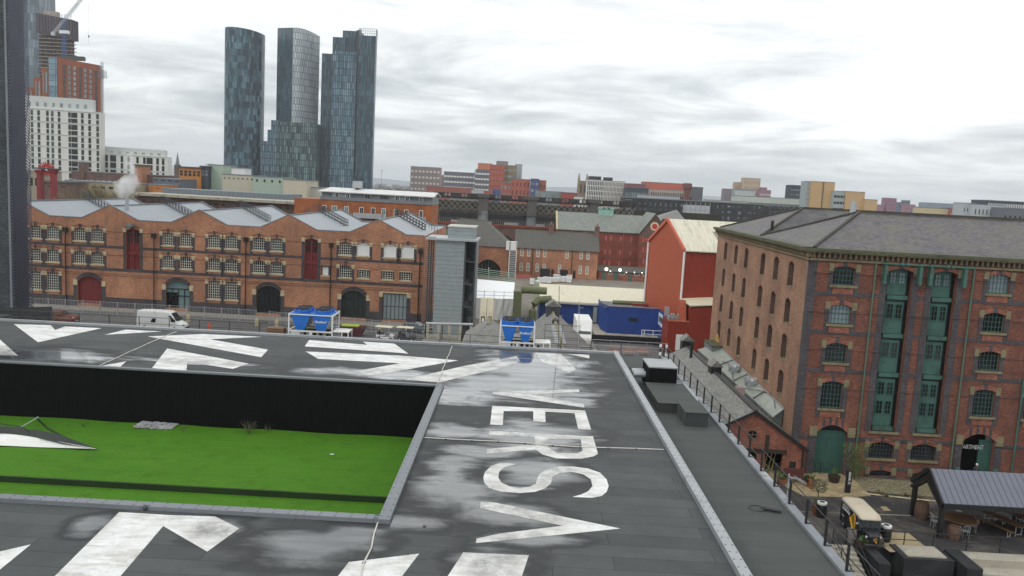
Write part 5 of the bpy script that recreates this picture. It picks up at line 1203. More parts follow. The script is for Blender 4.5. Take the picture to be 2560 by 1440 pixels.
MB().loft([[FW_.P(-.4, zw-.2, -.4), FW_.P(gx, za_+.1, -.4), FW_.P(gx, za_+.3, -.4), FW_.P(-.4, zw, -.4)], [FW_.P(-.4, zw-.2, 16), FW_.P(gx, za_+.1, 16), FW_.P(gx, za_+.3, 16), FW_.P(-.4, zw, 16)]]).loft([[FW_.P(2*gx+.4, zw-.2, -.4), FW_.P(gx, za_+.1, -.4), FW_.P(gx, za_+.3, -.4), FW_.P(2*gx+.4, zw, -.4)], [FW_.P(2*gx+.4, zw-.2, 16), FW_.P(gx, za_+.1, 16), FW_.P(gx, za_+.3, 16), FW_.P(2*gx+.4, zw, 16)]]).build('wing_roof', m_gslate, H_)
red_f = plain('red_window_paint', (.42, .10, .09), .6); m_pinkp = glass('pinkish_window_glass', (.42, .30, .31), .3, .3)
for y0, xs in ((584, [1411, 1423, 1446, 1458, 1480, 1492, 1515, 1527, 1552, 1578]), (618, [1513, 1525, 1550, 1576]), (645, [1511, 1523, 1548, 1573])):
    for x in xs:
        a, z0 = FH.px(x-3, y0+12+.0535*(x-1411)); b, z1 = FH.px(x+3, y0+.0535*(x-1411)); put_window(FH, H_, a, b, z0, z1, 2, 2, red_f, m_pinkp, -.05, bar=.1, fr=.16)
for y0 in (594, 619, 647):
    for x in (1608, 1616, 1655, 1663): a, z0 = FW_.px(x-2.5, y0+12); b, z1 = FW_.px(x+2.5, y0); put_window(FW_, H_, a, b, z0, z1, 2, 2, red_f, m_pinkp, -.05, bar=.1, fr=.16)
bnd = MB()
for y in (582, 603, 624, 642, 662): z = FH.px(1500, y)[1]; fbox(bnd, FH, 0, s1, z-.12, z+.12, -.05, 0); fbox(bnd, FW_, 0, w1, z-.12, z+.12, -.05, 0)
bnd.build('dark_wire_band', m_brown_brick, H_)  # these dark bands on the walls stand for catenary wires crossing in front
for x in (1463, 1560): a, z = FH.px(x, 578); p = FH.P(a, 0, -.15); MB().tube([(p.x, p.y, 0), (p.x, p.y, z)], .1, 6).build('red_pipe', red_f, H_)
for k, x in enumerate((1503, 1515, 1527)): p = PY(x, 527, Yh+9); o = MB().box(p.x-.7, p.x+.7, Yh+8, Yh+10, zR-.3, zR+1.6).build('roof_cowl', m_pg, H_); MB().box(p.x-.9, p.x+.9, Yh+7.8, Yh+10.2, zR+1.6, zR+1.9).build('cowl_cap', m_pg, o)
# pyramid roofs behind
t = thing('pyramid_roof_house', 'grey pyramid slate roof on a brown brick house behind the red gable wing', 'building', (PY(1690, 560, 240).x, 240, 0))
p, q, r = PY(1648, 547, 240), PY(1708, 558, 240), PY(1692, 524, 246)
MB().box(p.x, q.x, 240, 252, 0, p.z).build('wall', m_brown_brick, t); MB().q((p.x-.5, 239.5, p.z), (q.x+.5, 239.5, p.z), r).q((q.x+.5, 239.5, p.z), (q.x+.5, 252.5, p.z), r).q((p.x-.5, 252.5, p.z), (p.x-.5, 239.5, p.z), r).build('roof', m_slate, t)
# low outbuilding with green doors and lit lamps
Yo = 208.
O_ = thing('yard_block', 'low brick yard block with green doors and small lit lamps under its roof edge', 'building', (28, Yo, 0))
FO = Frame((PY(1494, 690, Yo).x, Yo, 0.)); s1 = FO.px(1640, 690)[0]; zE = FO.px(1560, 680)[1]
gable_x(O_, FO.O.x, FO.O.x+s1, Yo, Yo+7, zE, zE+.9, m_out_brick, m_dslate, .3)
for x, w_ in ((1510, 8), (1539, 8), (1575, 7), (1633, 6)): a, b = FO.px(x-w_/2, 690)[0], FO.px(x+w_/2, 690)[0]; fbox(MB(), FO, a, b, .05, 2.4, -.05, .0).build('door', m_green, O_)
for x, w_ in ((1525, 10), (1555, 12), (1592, 14), (1612, 12)): a, b = FO.px(x-w_/2, 690)[0], FO.px(x+w_/2, 690)[0]; put_window(FO, O_, a, b, 1.5, 2.3, 4, 1, m_win_white, m_glass, -.06, fr=.08)
lampm = emit('lit_lamp', (1, .93, .8), 5.)
for k, (x, y, r) in enumerate(((1516, 673, .42), (1550, 675, .38), (1526, 678, .13), (1566, 681, .12), (1586, 681, .12), (1605, 682, .12), (1625, 684, .14), (1430, 678, .12))):
    p = PY(x, y, Yo-.6); o = thing('lamp', ['bright floodlight, left of the two large lit ones over the yard block', 'bright floodlight, right of the two large lit ones over the yard block', 'small lit lamp on the yard block, leftmost of the five small ones', 'second small lit lamp from the left on the yard block', 'third small lit lamp from the left on the yard block', 'fourth small lit lamp from the left on the yard block', 'small lit lamp at the right end of the yard block', 'small lit lamp beside the terrace door'][k], 'lamp', p, 0, 'lit lamps')
    MB().ball((0, 0, 0), r, 8).build('bulb', lampm, o, False); MB().box(-.06, .06, 0, .6, -.05, .05).build('bracket', m_dgrey, o, False)
# pallets of white sacks and dark crates in the yard
yd = 0
def spot(x, y): return PZ(x, y, 0.)
pal = [(1352, 707), (1368, 708), (1384, 706), (1398, 705), (1411, 706), (1422, 707), (1360, 701), (1392, 699), (1405, 698), (1376, 700), (1330, 712), (1343, 713), (1421, 700)]
pw = plain('wrapped_white_blocks', (.68, .68, .67), .5, .25, 2)
p0 = thing('wrapped_pallet', 'white wrapped pallet of building blocks stacked in the yard', 'pallet', spot(*pal[0]), 0, 'wrapped pallets in the yard')
o = MB()
for i in range(2):
    for j in range(2): o.box(-.85+i*.86, -.03+i*.86, -.7+j*.72, -.02+j*.72, .16, 1.3)
o.build('block_stack', pw, p0, False); o = MB().box(-.9, .9, -.75, -.6, 0, .15).box(-.9, .9, .6, .75, 0, .15).box(-.9, .9, -.1, .1, 0, .15).box(-.9, .9, -.75, .75, .12, .16).build('pallet_base', m_wood, p0, False)
for k, (x, y) in enumerate(pal[1:]):
    c = copy_tree(p0, None, spot(x, y), random.uniform(-.5, .5)); c.scale = (random.uniform(.6, 1.2), 1, random.uniform(.5, 1.2))
for k, (x0, x1, y) in enumerate(((1350, 1375, 690), (1400, 1416, 692))):
    a, b = PY(x0, y, 202), PY(x1, y, 202); o = MB().box(a.x, b.x, 202, 203.5, 0, 2.6); tag(o.build('dark_container', m_black, None, bevel=.05), ['wide black box unit standing in the yard before the terrace', 'narrow black box unit standing in the yard before the terrace'][k], 'container')
# black/red barrier in yard
t = thing('red_barrier', 'red plastic barrier at the left of the yard pallets', 'barrier', spot(1308, 697)); MB().box(-2, 2, -.1, .1, .2, 1.).box(-1.9, -1.6, -.4, .4, 0, .2).box(1.6, 1.9, -.4, .4, 0, .2).build('barrier_panel', red_f, t, False)

# ---- railway viaduct of lattice girders
m_iron = plain('dark_iron', (.045, .04, .036), .75, .3, .5, dirt=(.12, .11, .1))
m_pier = plain('sooty_pier_stone', (.10, .092, .085), .9, .3, .5)
V_ = thing('lattice_viaduct', 'long dark iron railway viaduct with lattice girders on stone piers', 'viaduct', (20, 262, 0))
Yv = 262.
v0, v1 = PY(1085, 500, Yv).x, PY(1590, 520, Yv).x; zt2, zb2 = PY(1320, 500, Yv).z, PY(1320, 536, Yv).z
zt2 = PY(1200, 497, Yv).z; zb2 = PY(1200, 527, Yv).z
o = MB().box(v0, v1, Yv, Yv+.5, zt2-.25, zt2+.25).box(v0, v1, Yv, Yv+.5, zb2-.3, zb2+.3).box(v0, v1, Yv+7, Yv+7.5, zt2-.3, zt2+.3).box(v0, v1, Yv+7, Yv+7.5, zb2-.3, zb2+.3).build('girder_chord', m_iron, V_)
lt = MB(); n = int((v1-v0)/1.9); hh = zt2-zb2; m_lat2 = plain('lattice_iron', (.26, .23, .20), .7, .3, .6)
for k in range(n):
    x = v0+k*(v1-v0)/n
    lt.bar((x, Yv-.02, zb2), (min(x+hh, v1), Yv-.02, zt2), .36, .1); lt.bar((max(x, v0), Yv+.1, zt2), (min(x+hh, v1), Yv+.1, zb2), .36, .1)
lt.build('lattice_bar', m_lat2, V_)
lt2 = MB()
for k in range(n//2): x = v0+k*2*(v1-v0)/n; lt2.bar((x, Yv+7, zb2), (min(x+hh, v1), Yv+7, zt2), .25, .08); lt2.bar((x, Yv+7.1, zt2), (min(x+hh, v1), Yv+7.1, zb2), .25, .08)
lt2.build('rear_lattice', m_iron, V_)
pr = MB().box(v0, v1, Yv-.6, Yv-.4, zt2+.3, zt2+.4).box(v0, v1, Yv-.6, Yv-.4, zt2+1.4, zt2+1.55)
for k in range(60): x = v0+(v1-v0)*k/60; pr.box(x-.15, x+.15, Yv-.65, Yv-.35, zt2, zt2+1.7); 
for k in range(0, 60, 5): x = v0+(v1-v0)*k/60; pr.box(x, x+3.3, Yv-.55, Yv-.45, zt2+.4, zt2+1.4)
pr.build('parapet_rail', m_iron, V_)
MB().box(v0, v1, Yv, Yv+7.5, zb2-.9, zb2-.3).build('deck', m_iron, V_)
for x in (1207, 1330, 1486):
    p = PY(x, 520, Yv-1); MB().box(p.x-1.5, p.x+1.5, Yv-1.0, Yv+8.5, zb2-.9, zt2+.5).box(p.x-2.1, p.x+2.1, Yv-1.3, Yv+8.6, zt2+.5, zt2+1.7).build('pier_head', m_pier, V_)
    MB().tube([(p.x, Yv+1, 0), (p.x, Yv+1, zb2-.9)], 1.6, 14).tube([(p.x, Yv+6.5, 0), (p.x, Yv+6.5, zb2-.9)], 1.6, 14).build('round_pier', m_mgrey, V_)
# nearer low brick railway wall with arches
Yn = 240.
N_ = thing('railway_wall', 'long low sooty brick railway wall with shallow arches and an iron railing', 'wall', (5, Yn, 0))
FN = Frame((PY(1088, 560, Yn).x, Yn, 0.)); s1 = FN.px(1400, 575)[0]; zE = FN.px(1200, 563)[1]
a, z0 = FN.px(1315, 640); b, z1 = FN.px(1395, 594)
wall_open(FN, 0, s1, -.1, zE, [(a, b, 0, z1, 2.2), (FN.px(1215, 600)[0], FN.px(1290, 600)[0], 0, z1, 2.2)], 6.).build('brick_wall', m_brown_brick, N_)
MB().box(FN.O.x, FN.O.x+s1, Yn-.3, Yn+.6, zE-.1, zE+.5).build('wall_coping', m_hotel_brick, N_); fence_ = MB()
MB().box(FN.O.x, FN.O.x+s1, Yn+1., Yn+14, zE-.6, zE-.4).build('track_bed', m_dconc, N_)
for k in range(int(s1/.6)): x = FN.O.x+k*.6; fence_.box(x-.05, x+.05, Yn+12, Yn+12.1, zE, zE+1.5)
fence_.build('iron_railing', m_lat2, N_)
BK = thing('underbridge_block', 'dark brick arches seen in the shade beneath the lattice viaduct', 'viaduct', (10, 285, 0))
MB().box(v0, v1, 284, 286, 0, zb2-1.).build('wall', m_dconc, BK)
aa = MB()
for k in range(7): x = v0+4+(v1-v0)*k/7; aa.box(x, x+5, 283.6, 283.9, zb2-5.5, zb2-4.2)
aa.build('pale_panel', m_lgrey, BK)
# overhead catenary masts
for k, x in enumerate((1207, 1215)):
    p = PY(x, 545, 236); t = thing('catenary_mast', ['left of two pale lattice catenary masts before the viaduct', 'right of two pale lattice catenary masts before the viaduct'][k], 'mast', (p.x, 236, 0), 0, 'catenary masts')
    h = PY(x, 527, 236).z
    MB().box(-.35, -.25, -.05, .05, 0, h).box(.25, .35, -.05, .05, 0, h).build('mast_leg', m_lgrey, t, False); br = MB()
    for j in range(int(h/.9)): br.bar((-.3, 0, j*.9), (.3, 0, j*.9+.9), .07)
    br.build('mast_brace', m_lgrey, t, False)
# ============================================================ the big warehouse on the right
WY = 64.3; WX = PY(2030, 622, WY).x
zc = PY(2030, 622, WY).z
FWf = Frame((WX, WY, 0.)); Wh = thing('brick_warehouse', 'huge five storey red brick warehouse with slate hip roof, green hoist doors and bracketed cornice', 'warehouse', (WX, WY, 0))
WL = 38.
bk = PZ(1797, 570, zc); ang = math.atan2(bk.y-WY, bk.x-WX); DL = (Vector((bk.x, bk.y))-Vector((WX, WY))).length
# side frame: normal towards -X, running from the back corner to the front corner
FS = Frame((bk.x, bk.y, 0.), ang-math.pi)
zt = zc-.75
W_ = lambda x, y: FWf.px(x, y)
hs = []; spec = []
def add(x0, x1, y0, y1, rise, kind):
    """x0..x1, y0..y1 read at the survey picture; columns are made plumb"""
    a, z1 = W_(x0, y0); b, z0 = W_(x1, y1); a2, _ = W_(x0, y0); b2, _z = W_(x1, y0)
    hs.append((a2, b2, z0, z1, rise)); spec.append(kind)
# window columns: (top-left x, top-right x, top y, bottom y) for each storey
colA = [(2087, 2142, 665, 712), (2076, 2131, 761, 810), (2065, 2120, 857, 906), (2054, 2110, 952, 1021)]
colB = [(2474, 2530, 684, 733), (2462, 2516, 780, 829), (2448, 2503, 876, 925), (2434, 2489, 972, 1039)]
cols = {}
for nm, cl in (('A', colA), ('B', colB)):
    q = [(W_(x0, y0), W_(x1, y0), W_(x0, y1)) for x0, x1, y0, y1 in cl]
    a = sum(t_[0][0] for t_ in q)/4; b = sum(t_[1][0] for t_ in q)/4
    cols[nm] = (a, b, [(t_[2][1], t_[0][1]) for t_ in q])
rowz = [((cols['A'][2][k][0]+cols['B'][2][k][0])/2, (cols['A'][2][k][1]+cols['B'][2][k][1])/2) for k in range(4)]
pitchB = (cols['B'][0]-cols['A'][0])
winc = [(cols['A'][0], cols['A'][1]), (cols['B'][0], cols['B'][1]), (cols['B'][0]+4.2, cols['B'][1]+4.2), (cols['B'][0]+8.4, cols['B'][1]+8.4)]
for a, b in winc:
    for z0, z1 in rowz: hs.append((a, b, z0, z1, .22)); spec.append('w')
g1 = (W_(2218, 680)[0], W_(2279, 680)[0]); g2 = (W_(2330, 690)[0], W_(2389, 690)[0])
gz1 = W_(2245, 672)[1]; gz0 = W_(2200, 1078)[1]
g1a = (W_(2218, 680)[0]+W_(2180, 1060)[0])/2; g1b = (W_(2279, 690)[0]+W_(2245, 1060)[0])/2
g2a = (W_(2330, 690)[0]+W_(2290, 1080)[0])/2; g2b = (W_(2389, 700)[0]+W_(2352, 1080)[0])/2
for a, b in ((g1a, g1b), (g2a, g2b)): hs.append((a, b, gz0, gz1, .25)); spec.append('hoist')
# ground: arches, low windows, cellar lights
da = W_(2034, 1150)[0]; db = W_(2112, 1150)[0]; dz = W_(2070, 1062)[1]
hs.append((da, db, 0., dz, .65)); spec.append('gate')
ea = W_(2402, 1140)[0]; eb = W_(2484, 1140)[0]; hs.append((ea, eb, 0.05, W_(2450, 1085)[1], .65)); spec.append('open')
for x0, x1 in ((2174, 2232), (2279, 2337)):
    a, z1 = W_(x0, 1104+(x0-2174)*.05); b, z0 = W_(x1, 1147+(x0-2174)*.05); hs.append((a, b, z0, z1, .25)); spec.append('bars')
for x0, x1 in ((2174, 2226), (2280, 2330)):
    a, z1 = W_(x0, 1174+(x0-2174)*.06); b, z0 = W_(x1, 1196+(x0-2174)*.06); hs.append((a, b, max(z0, .05), z1, .15)); spec.append('cellar')
wall_open(FWf, 0, WL, -.3, zt, hs, .42).build('front_wall', m_wh_brick, Wh)
# side wall with blind recesses
sh_ = []
rw_px = [[(1819, 610, 1822, 660), (1845, 618, 1850, 668), (1871, 624, 1876, 677), (1910, 634, 1912, 690), (1943, 642, 1946, 701), (1980, 653, 1980, 718)]]
topz = [FS.px(1980, 653)[1], FS.px(1971, 745)[1], FS.px(1962, 834)[1], FS.px(1953, 924)[1]]
botz = [FS.px(1970, 716)[1], FS.px(1962, 808)[1], FS.px(1955, 898)[1], FS.px(1945, 985)[1]]
cx_ = [(FS.px(x0, 640)[0], FS.px(x1, 640)[0]) for x0, x1 in ((1808, 1818), (1834, 1845), (1860, 1872), (1901, 1916), (1935, 1950), (1971, 1991))]
for a, b in cx_:
    c = (a+b)/2
    for z0, z1 in zip(botz, topz): sh_.append((c-.8, c+.8, z0, z1, .3))
wall_open(FS, 0, DL, -.3, zt, sh_, .5).build('side_wall', m_side_brick, Wh)
rb = MB(); m_jamb = brick('dark_jamb_brick', (.10, .05, .035), (.07, .035, .028))
for a, b, z0, z1, r in sh_: rb.q(FS.P(a, z0, .5), FS.P(b, z0, .5), FS.P(b, z1, .5), FS.P(a, z1, .5)); MB().q(FS.P(a+.01, z0, .01), FS.P(a+.01, z1-.3, .01), FS.P(a+.01, z1-.3, .49), FS.P(a+.01, z0, .49)).build('recess_jamb', m_jamb, Wh)
rb.build('recess_back', m_side_brick, Wh)
for a, b, z0, z1, r in sh_: fprism(MB(), FS, [(a-.03, z0), (b+.03, z0), (b+.03, z0+.07), (a-.03, z0+.07)], -.06, .36).build('recess_sill', m_dstone, Wh)
# blue brick corner, bands, dressings
dk = MB(); fbox(dk, FWf, -.03, .55, -.3, zt, -.035, 0); fbox(dk, FS, DL-.5, DL+.03, -.3, zt, -.035, 0); dk.build('corner_quoin', m_blue_brick, Wh)
def gapsW(z):
    S = [.55]
    for h in sorted(hs):
        if h[2] < z < h[3]: S += [h[0], h[1]]
    S.append(WL); return [p for p in zip(S[0::2], S[1::2])]
bd = MB()
for z in [(rowz[k][0]+rowz[k+1][1])/2+.05 for k in range(3)]+[W_(2150, 1098)[1], W_(2150, 1168)[1]]:
    for a, b in gapsW(z): fbox(bd, FWf, a, b, z-.16, z+.16, -.03, 0)
bd.build('blue_brick_band', m_blue_brick, Wh)
for (a, b, z0, z1, r), k in zip(hs, spec):
    d1, s1_, sl_o = MB(), MB(), MB(); ht = MB()
    if k in ('w', 'hoist', 'bars', 'cellar'):
        tk = .36 if k != 'hoist' else .5; lo = z0-.75 if k == 'w' else z0
        for p, q in ((a-tk, a), (b, b+tk)): fbox(d1, FWf, p, q, lo, z1-r-.2, -.04, 0); fbox(s1_, FWf, p-.02 if p < a else q-tk-.0, q if p < a else q+.02, z1-r-.22, z1-r+.42, -.08, .02)
        if k == 'hoist':
            m2 = MB()
            fbox(m2, FWf, a, a+.25, z0, z1-r, .0, .42)
        archband(ht, FWf, a, b, z1+.01, r, .34, -.045, 0, 8); c = (a+b)/2; fbox(d1, FWf, c-.14, c+.14, z1+.0, z1+.5, -.06, 0)
        if k != 'cellar': fbox(sl_o, FWf, a-.2, b+.2, z0-.2, z0, -.14, .25)
        if k == 'w': ap = MB(); fbox(ap, FWf, a+.05, b-.05, z0-.72, z0-.25, -.05, 0); ap.build('apron_panel', m_out_brick, Wh)
    else:
        for p, q in ((a-.6, a), (b, b+.6)): fbox(d1, FWf, p, q, 0, z1-r-.3, -.05, 0); fbox(s1_, FWf, p, q, z1-r-.3, z1-r+.5, -.1, .02)
        archband(ht, FWf, a, b, z1+.02, r, .62, -.07, 0, 10)
        A = arc(a, b, z1, r, 10)
        for j in (2, 4, 6, 8): x, z = A[j]; fbox(d1, FWf, x-.09, x+.09, z+.02, z+.7, -.1, 0)
    d1.build('window_surround', m_blue_brick, Wh); s1_.build('stone_cap', m_dstone, Wh); ht.build('brick_arch', m_out_brick, Wh)
    if sl_o.v: sl_o.build('sill', m_dstone, Wh)
m_wing = plain('green_window_paint', (.07, .14, .12), .6, .15, 2)
m_curt = glass('net_curtain_glass', (.22, .27, .30), .2, .25)
for (a, b, z0, z1, r), k in zip(hs, spec):
    if k == 'w': put_window(FWf, Wh, a, b, z0, z1, 6, 4 if z1-z0 < 2.1 else 6, m_wing, m_glass if random.random() < .75 else m_curt, .26, bar=.028, fr=.06)
    elif k in ('bars', 'cellar'): put_window(FWf, Wh, a, b, z0, z1, 8, 4 if k == 'bars' else 2, m_dgrey, m_glass, .2, bar=.03, fr=.05)
    elif k == 'gate':
        fbox(MB(), FWf, a, b, 0, z1-.55, .32, .42).build('gate', m_greenb, Wh); fbox(MB(), FWf, a, b, z1-.8, z1+.02, .38, .42).build('fanlight', m_glass, Wh)
    elif k == 'open':
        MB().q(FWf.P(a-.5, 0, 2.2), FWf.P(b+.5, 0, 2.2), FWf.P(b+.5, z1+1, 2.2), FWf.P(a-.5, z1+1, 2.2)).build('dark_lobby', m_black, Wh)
        fbox(MB(), FWf, b-1.1, b-.02, 0, z1-.6, .35, .45).build('gate', m_greenb, Wh)
        text('DEPARTMENT', .52, plain('pale_sign_letters', (.62, .64, .62), .5), FWf.P((a+b)/2-.55, z1-1.25, .33)-Vector((WX, WY, 0)), (rad(90), 0, 0), Wh, sx=.72)
        MB().box(WX+a-.45, WX+a-.05, WY-.25, WY, 0, 1.25).build('guard_post', m_green, Wh); MB().box(WX+b+.02, WX+b+.42, WY-.25, WY, 0, 1.25).build('guard_post', m_green, Wh)
    elif k == 'hoist':
        fbox(MB(), FWf, a-.4, b+.6, z0-.2, z1+.2, .62, .68).build('hoist_back', m_black, Wh)
        zs = [z0]+[(rowz[j][0]+rowz[j+1][1])/2+.05 for j in (2, 1, 0)]+[z1]
        zs = [z0, rowz[3][1]+.55, rowz[2][1]+.62-.0, rowz[1][1]+.62, z1]
        for j in range(4):
            lo, hi = zs[j], zs[j+1]
            o = fbox(MB(), FWf, a+.28, b-.25, lo+.35, hi-.2 if j < 3 else hi, .5, .6).build('hoist_door', m_green, Wh)
            lg = MB(); fbox(lg, FWf, a+.28, b-.1, lo, lo+.32, .3, .6); lg.build('lintel', m_green, Wh)
            H = hi-lo; w0, w1 = (a+.42, (a+b)/2-.06), ((a+b)/2+.1, b-.38)
            tops = [(lo+H*.50, lo+H*.88)] if j else [(lo+H*.30, lo+H*.55), (lo+H*.66, lo+H*.9)]
            for c0, c1 in (w0, w1):
                for y0_, y1_ in tops: put_window(FWf, Wh, c0, c1, y0_, y1_, 2, 3, m_green, m_curt if j == 3 else m_glass, .455, 'hoist_window', .03, .04)
        pos = FWf.P(a, 0); zz_ = z1+.38
        for x in (a-.5, b+.25): fbox(MB(), FWf, x, x+.24, z1-1.2, z1+.5, -.5, 0).build('hoist_bracket', m_green, Wh)
        tb = MB().tube([FWf.P(a-.7, zz_, -.5), FWf.P(b+.95, zz_, -.5)], .06, 8)
        for x in (.4, .6): c0 = a+(b-a)*x; tb.tube([FWf.P(c0-.08, zz_, -.5), FWf.P(c0+.08, zz_, -.5)], .17, 10)
        tb.build('hoist_shaft', m_green, Wh)
for xt, xb, yt, yb in ((2187, 2140, 654, 1137), (2435, 2374, 665, 1171)):
    a = (W_(xt, yt)[0]+W_(xb, yb)[0])/2; z1 = W_(xt, yt)[1]; p = FWf.P(a, 0, -.12); gp = plain('greenish_pipe', (.08, .13, .09), .6, .2)
    MB().tube([(p.x, p.y, .3), (p.x, p.y, z1)], .075, 8).build('drain_pipe', gp, Wh)
a = W_(2560, 1000)[0]-.3; p = FWf.P(a, 0, -.12); MB().tube([(p.x, p.y, .3), (p.x, p.y, 9)], .075, 8).build('drain_pipe', m_green, Wh)
wc = MB()
for z in (rowz[0][0]+.9, rowz[1][0]+.9, rowz[2][0]+1., rowz[3][0]+1.6, 3.1): wc.tube([FWf.P(.2, z, -.09), FWf.P(WL, z+.08, -.09)], .018, 4)
wc.build('wall_cable', m_black, Wh)
# cornice with corbel blocks, lead gutter
m_corb = plain('stained_corbel_stone', (.17, .125, .07), .9, .35, 3)
for F_, L0, L1 in ((FWf, -.5, WL), (FS, -.3, DL+.5)):
    co = MB(); fbox(co, F_, L0+.2, L1-.2, zt-.14, zt+.02, -.18, .3); fbox(co, F_, L0, L1, zt+.5, zt+.62, -.5, .3); co.build('cornice', m_dstone, Wh); cq = MB(); fbox(cq, F_, L0+.25, L1-.25, zt, zt+.5, -.06, .3); cq.build('frieze', m_brown_brick, Wh)
    cb = MB(); n = int((L1-L0)/.42)
    for k in range(n): s_ = L0+.42*k+.1; fbox(cb, F_, s_, s_+.12, zt+.12, zt+.5, -.36, 0)
    cb.build('corbel_course', m_corb, Wh)
    gt = MB(); fbox(gt, F_, L0-.1, L1, zt+.62, zt+.86, -.62, .5); gt.build('lead_gutter', m_moss, Wh)
# roofs: two parallel hipped ranges running along X with a valley between
zr0 = zt+.8
def P3(x, y, z): return (x, y, z)
h1a, h1b = PY(2150, 531, 73.), PY(2560, 558, 73.)
RZt = h1a.z; hy = 73.
def sidex(y): return WX+(bk.x-WX)*(y-WY)/(bk.y-WY)
yv = 82.0; hy2 = 92.5; ye = bk.y+.3
r1 = MB()
hx = h1a.x; hx2 = PY(2008, 521, hy2).x; RZ2 = PY(2008, 521, hy2).z
zv = zr0
r1.q(P3(WX+.2, WY+.3, zr0), P3(WX+WL, WY+.3, zr0), P3(WX+WL, hy, RZt), P3(hx, hy, RZt))
r1.q(P3(WX+WL, hy, RZt), P3(WX+WL, yv, zv), P3(sidex(yv)+.2, yv, zv), P3(hx, hy, RZt))
r1.q(P3(sidex(yv)+.2, yv, zv), P3(WX+.2, WY+.3, zr0), P3(hx, hy, RZt))
r1.q(P3(sidex(yv)+.2, yv, zv), P3(WX+WL, yv, zv), P3(WX+WL, hy2, RZ2), P3(hx2, hy2, RZ2))
r1.q(P3(WX+WL, hy2, RZ2), P3(WX+WL, ye, zr0), P3(bk.x, ye, zr0), P3(hx2, hy2, RZ2)).q(P3(bk.x+.2, ye, zr0), P3(sidex(yv)+.2, yv, zv), P3(hx2, hy2, RZ2))
ro = r1.build('slate_roof', m_whroof, Wh)
MB().q(P3(sidex(yv)+.2, yv, zv+.02), P3(WX+WL, yv, zv+.02), P3(WX+WL, hy2, RZ2+.02), P3(hx2, hy2, RZ2+.02)).build('dark_slate_slope', slate('dark_rear_slate', (.055, .05, .055), (.03, .028, .034)), ro)  # front slope of the rear range, overlaid with a darker slate colour
hp = MB()
for a, b in (((WX+.3, WY+.4, zr0), (hx, hy, RZt)), ((hx, hy, RZt), (WX+WL, hy, RZt)), ((sidex(yv)+.3, yv, zv), (hx, hy, RZt)), ((sidex(yv)+.3, yv, zv), (hx2, hy2, RZ2)), ((hx2, hy2, RZ2), (WX+WL, hy2, RZ2)), ((bk.x+.3, ye, zr0), (hx2, hy2, RZ2))):
    a, b = Vector(a), Vector(b); hp.bar(a+Vector((0, 0, .1)), b+Vector((0, 0, .1)), .22, .14)
hp.build('hip_ridge', m_ridge, ro)
v_ = MB(); q0 = PY(2022, 528, 88); q1 = PY(2126, 534, 84); 
sc_x0, sc_x1 = hx2+.8, hx+2.2
MB().q((sc_x0, 86.2, zr0+1.), (sc_x1, 86.2, zr0+1.), (sc_x1+1.5, 86.4, RZ2-.25), (sc_x0-.5, 86.4, RZ2-.25)).build('valley_screen', plain('grey_render', (.20, .205, .20), .8, .15, .8), Wh)
p = PY(2132, 528, 78); MB().tube([(p.x, 78, 17), (p.x, 78, PY(2134, 503, 78).z)], .28, 12).build('flue', m_lgrey, Wh)
p = PY(1932, 560, 84); MB().box(p.x-.12, p.x+.12, 84, 84.3, p.z-1, p.z+.35).build('roof_pipe', m_black, Wh)

# ============================================================ gabled outbuilding between the roofs
OB = thing('brick_outbuilding', 'small red brick gabled outbuilding with a long slate roof, round window and open doors', 'building', (20.8, 63.7, 0))
oy = 63.7; ox1 = PY(2010, 1130, oy).x; oa = PY(1888, 1030, oy); ox0 = oa.x-(ox1-oa.x)*.80; ozr = PY(2012, 1123, oy).z; ozl = PY(1807, 1068, oy).z-.35
FO2 = Frame((ox0, oy, 0.)); ow = ox1-ox0
d0 = [(FO2.px(x, y)[0]) for x, y in ((1845, 1180), (1897, 1180), (1910, 1180), (1953, 1180), (1974, 1180), (1993, 1180))]
zl_ = FO2.px(1920, 1131)[1]
hl = [(max(d0[0]-.6, .3), d0[1]-.3, 0, zl_, 0), (d0[2]-.05, d0[3], 0, zl_, 0), (FO2.px(1973, 1160)[0], FO2.px(1990, 1160)[0], FO2.px(1980, 1178)[1], FO2.px(1980, 1154)[1], 0)]
ow_m = wall_open(FO2, 0, ow, -.1, min(ozr, ozl), hl, .35)
xa_ = oa.x-ox0
ow_m.q(FO2.P(0, min(ozr, ozl)), FO2.P(ow, min(ozr, ozl)), FO2.P(ow, ozr), FO2.P(xa_, oa.z), FO2.P(0, ozl)); ow_m.build('front_wall', m_out_brick, OB)
MB().q(FO2.P(ow, 0), FO2.P(ow, 0, 27), FO2.P(ow, ozr, 27), FO2.P(ow, ozr)).q(FO2.P(0, 0, 27), FO2.P(0, 0), FO2.P(0, ozl), FO2.P(0, ozl, 27)).build('side_wall', m_out_brick, OB)
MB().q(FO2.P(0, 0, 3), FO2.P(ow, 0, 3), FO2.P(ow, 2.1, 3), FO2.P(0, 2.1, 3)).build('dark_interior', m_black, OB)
r = MB()
for xs, zs in ((ox1+.3, ozr-.12), (ox0-.2, ozl-.1)): r.loft([[(xs, oy-.2, zs), (oa.x, oy-.2, oa.z+.06), (oa.x, oy-.2, oa.z+.16), (xs, oy-.2, zs+.1)], [(xs, oy+27, zs), (oa.x, oy+27, oa.z+.06), (oa.x, oy+27, oa.z+.16), (xs, oy+27, zs+.1)]])
ro = r.build('slate_roof', m_slate, OB); MB().bar((oa.x, oy-.2, oa.z+.18), (oa.x, oy+27, oa.z+.18), .35, .12).build('ridge_flashing', m_dgrey, ro)
MB().bar((ox1+.3, oy-.25, ozr-.1), (oa.x, oy-.25, oa.z+.08), .1, .22).bar((ox0-.2, oy-.25, ozl-.08), (oa.x, oy-.25, oa.z+.08), .1, .22).build('verge_board', m_black, OB)
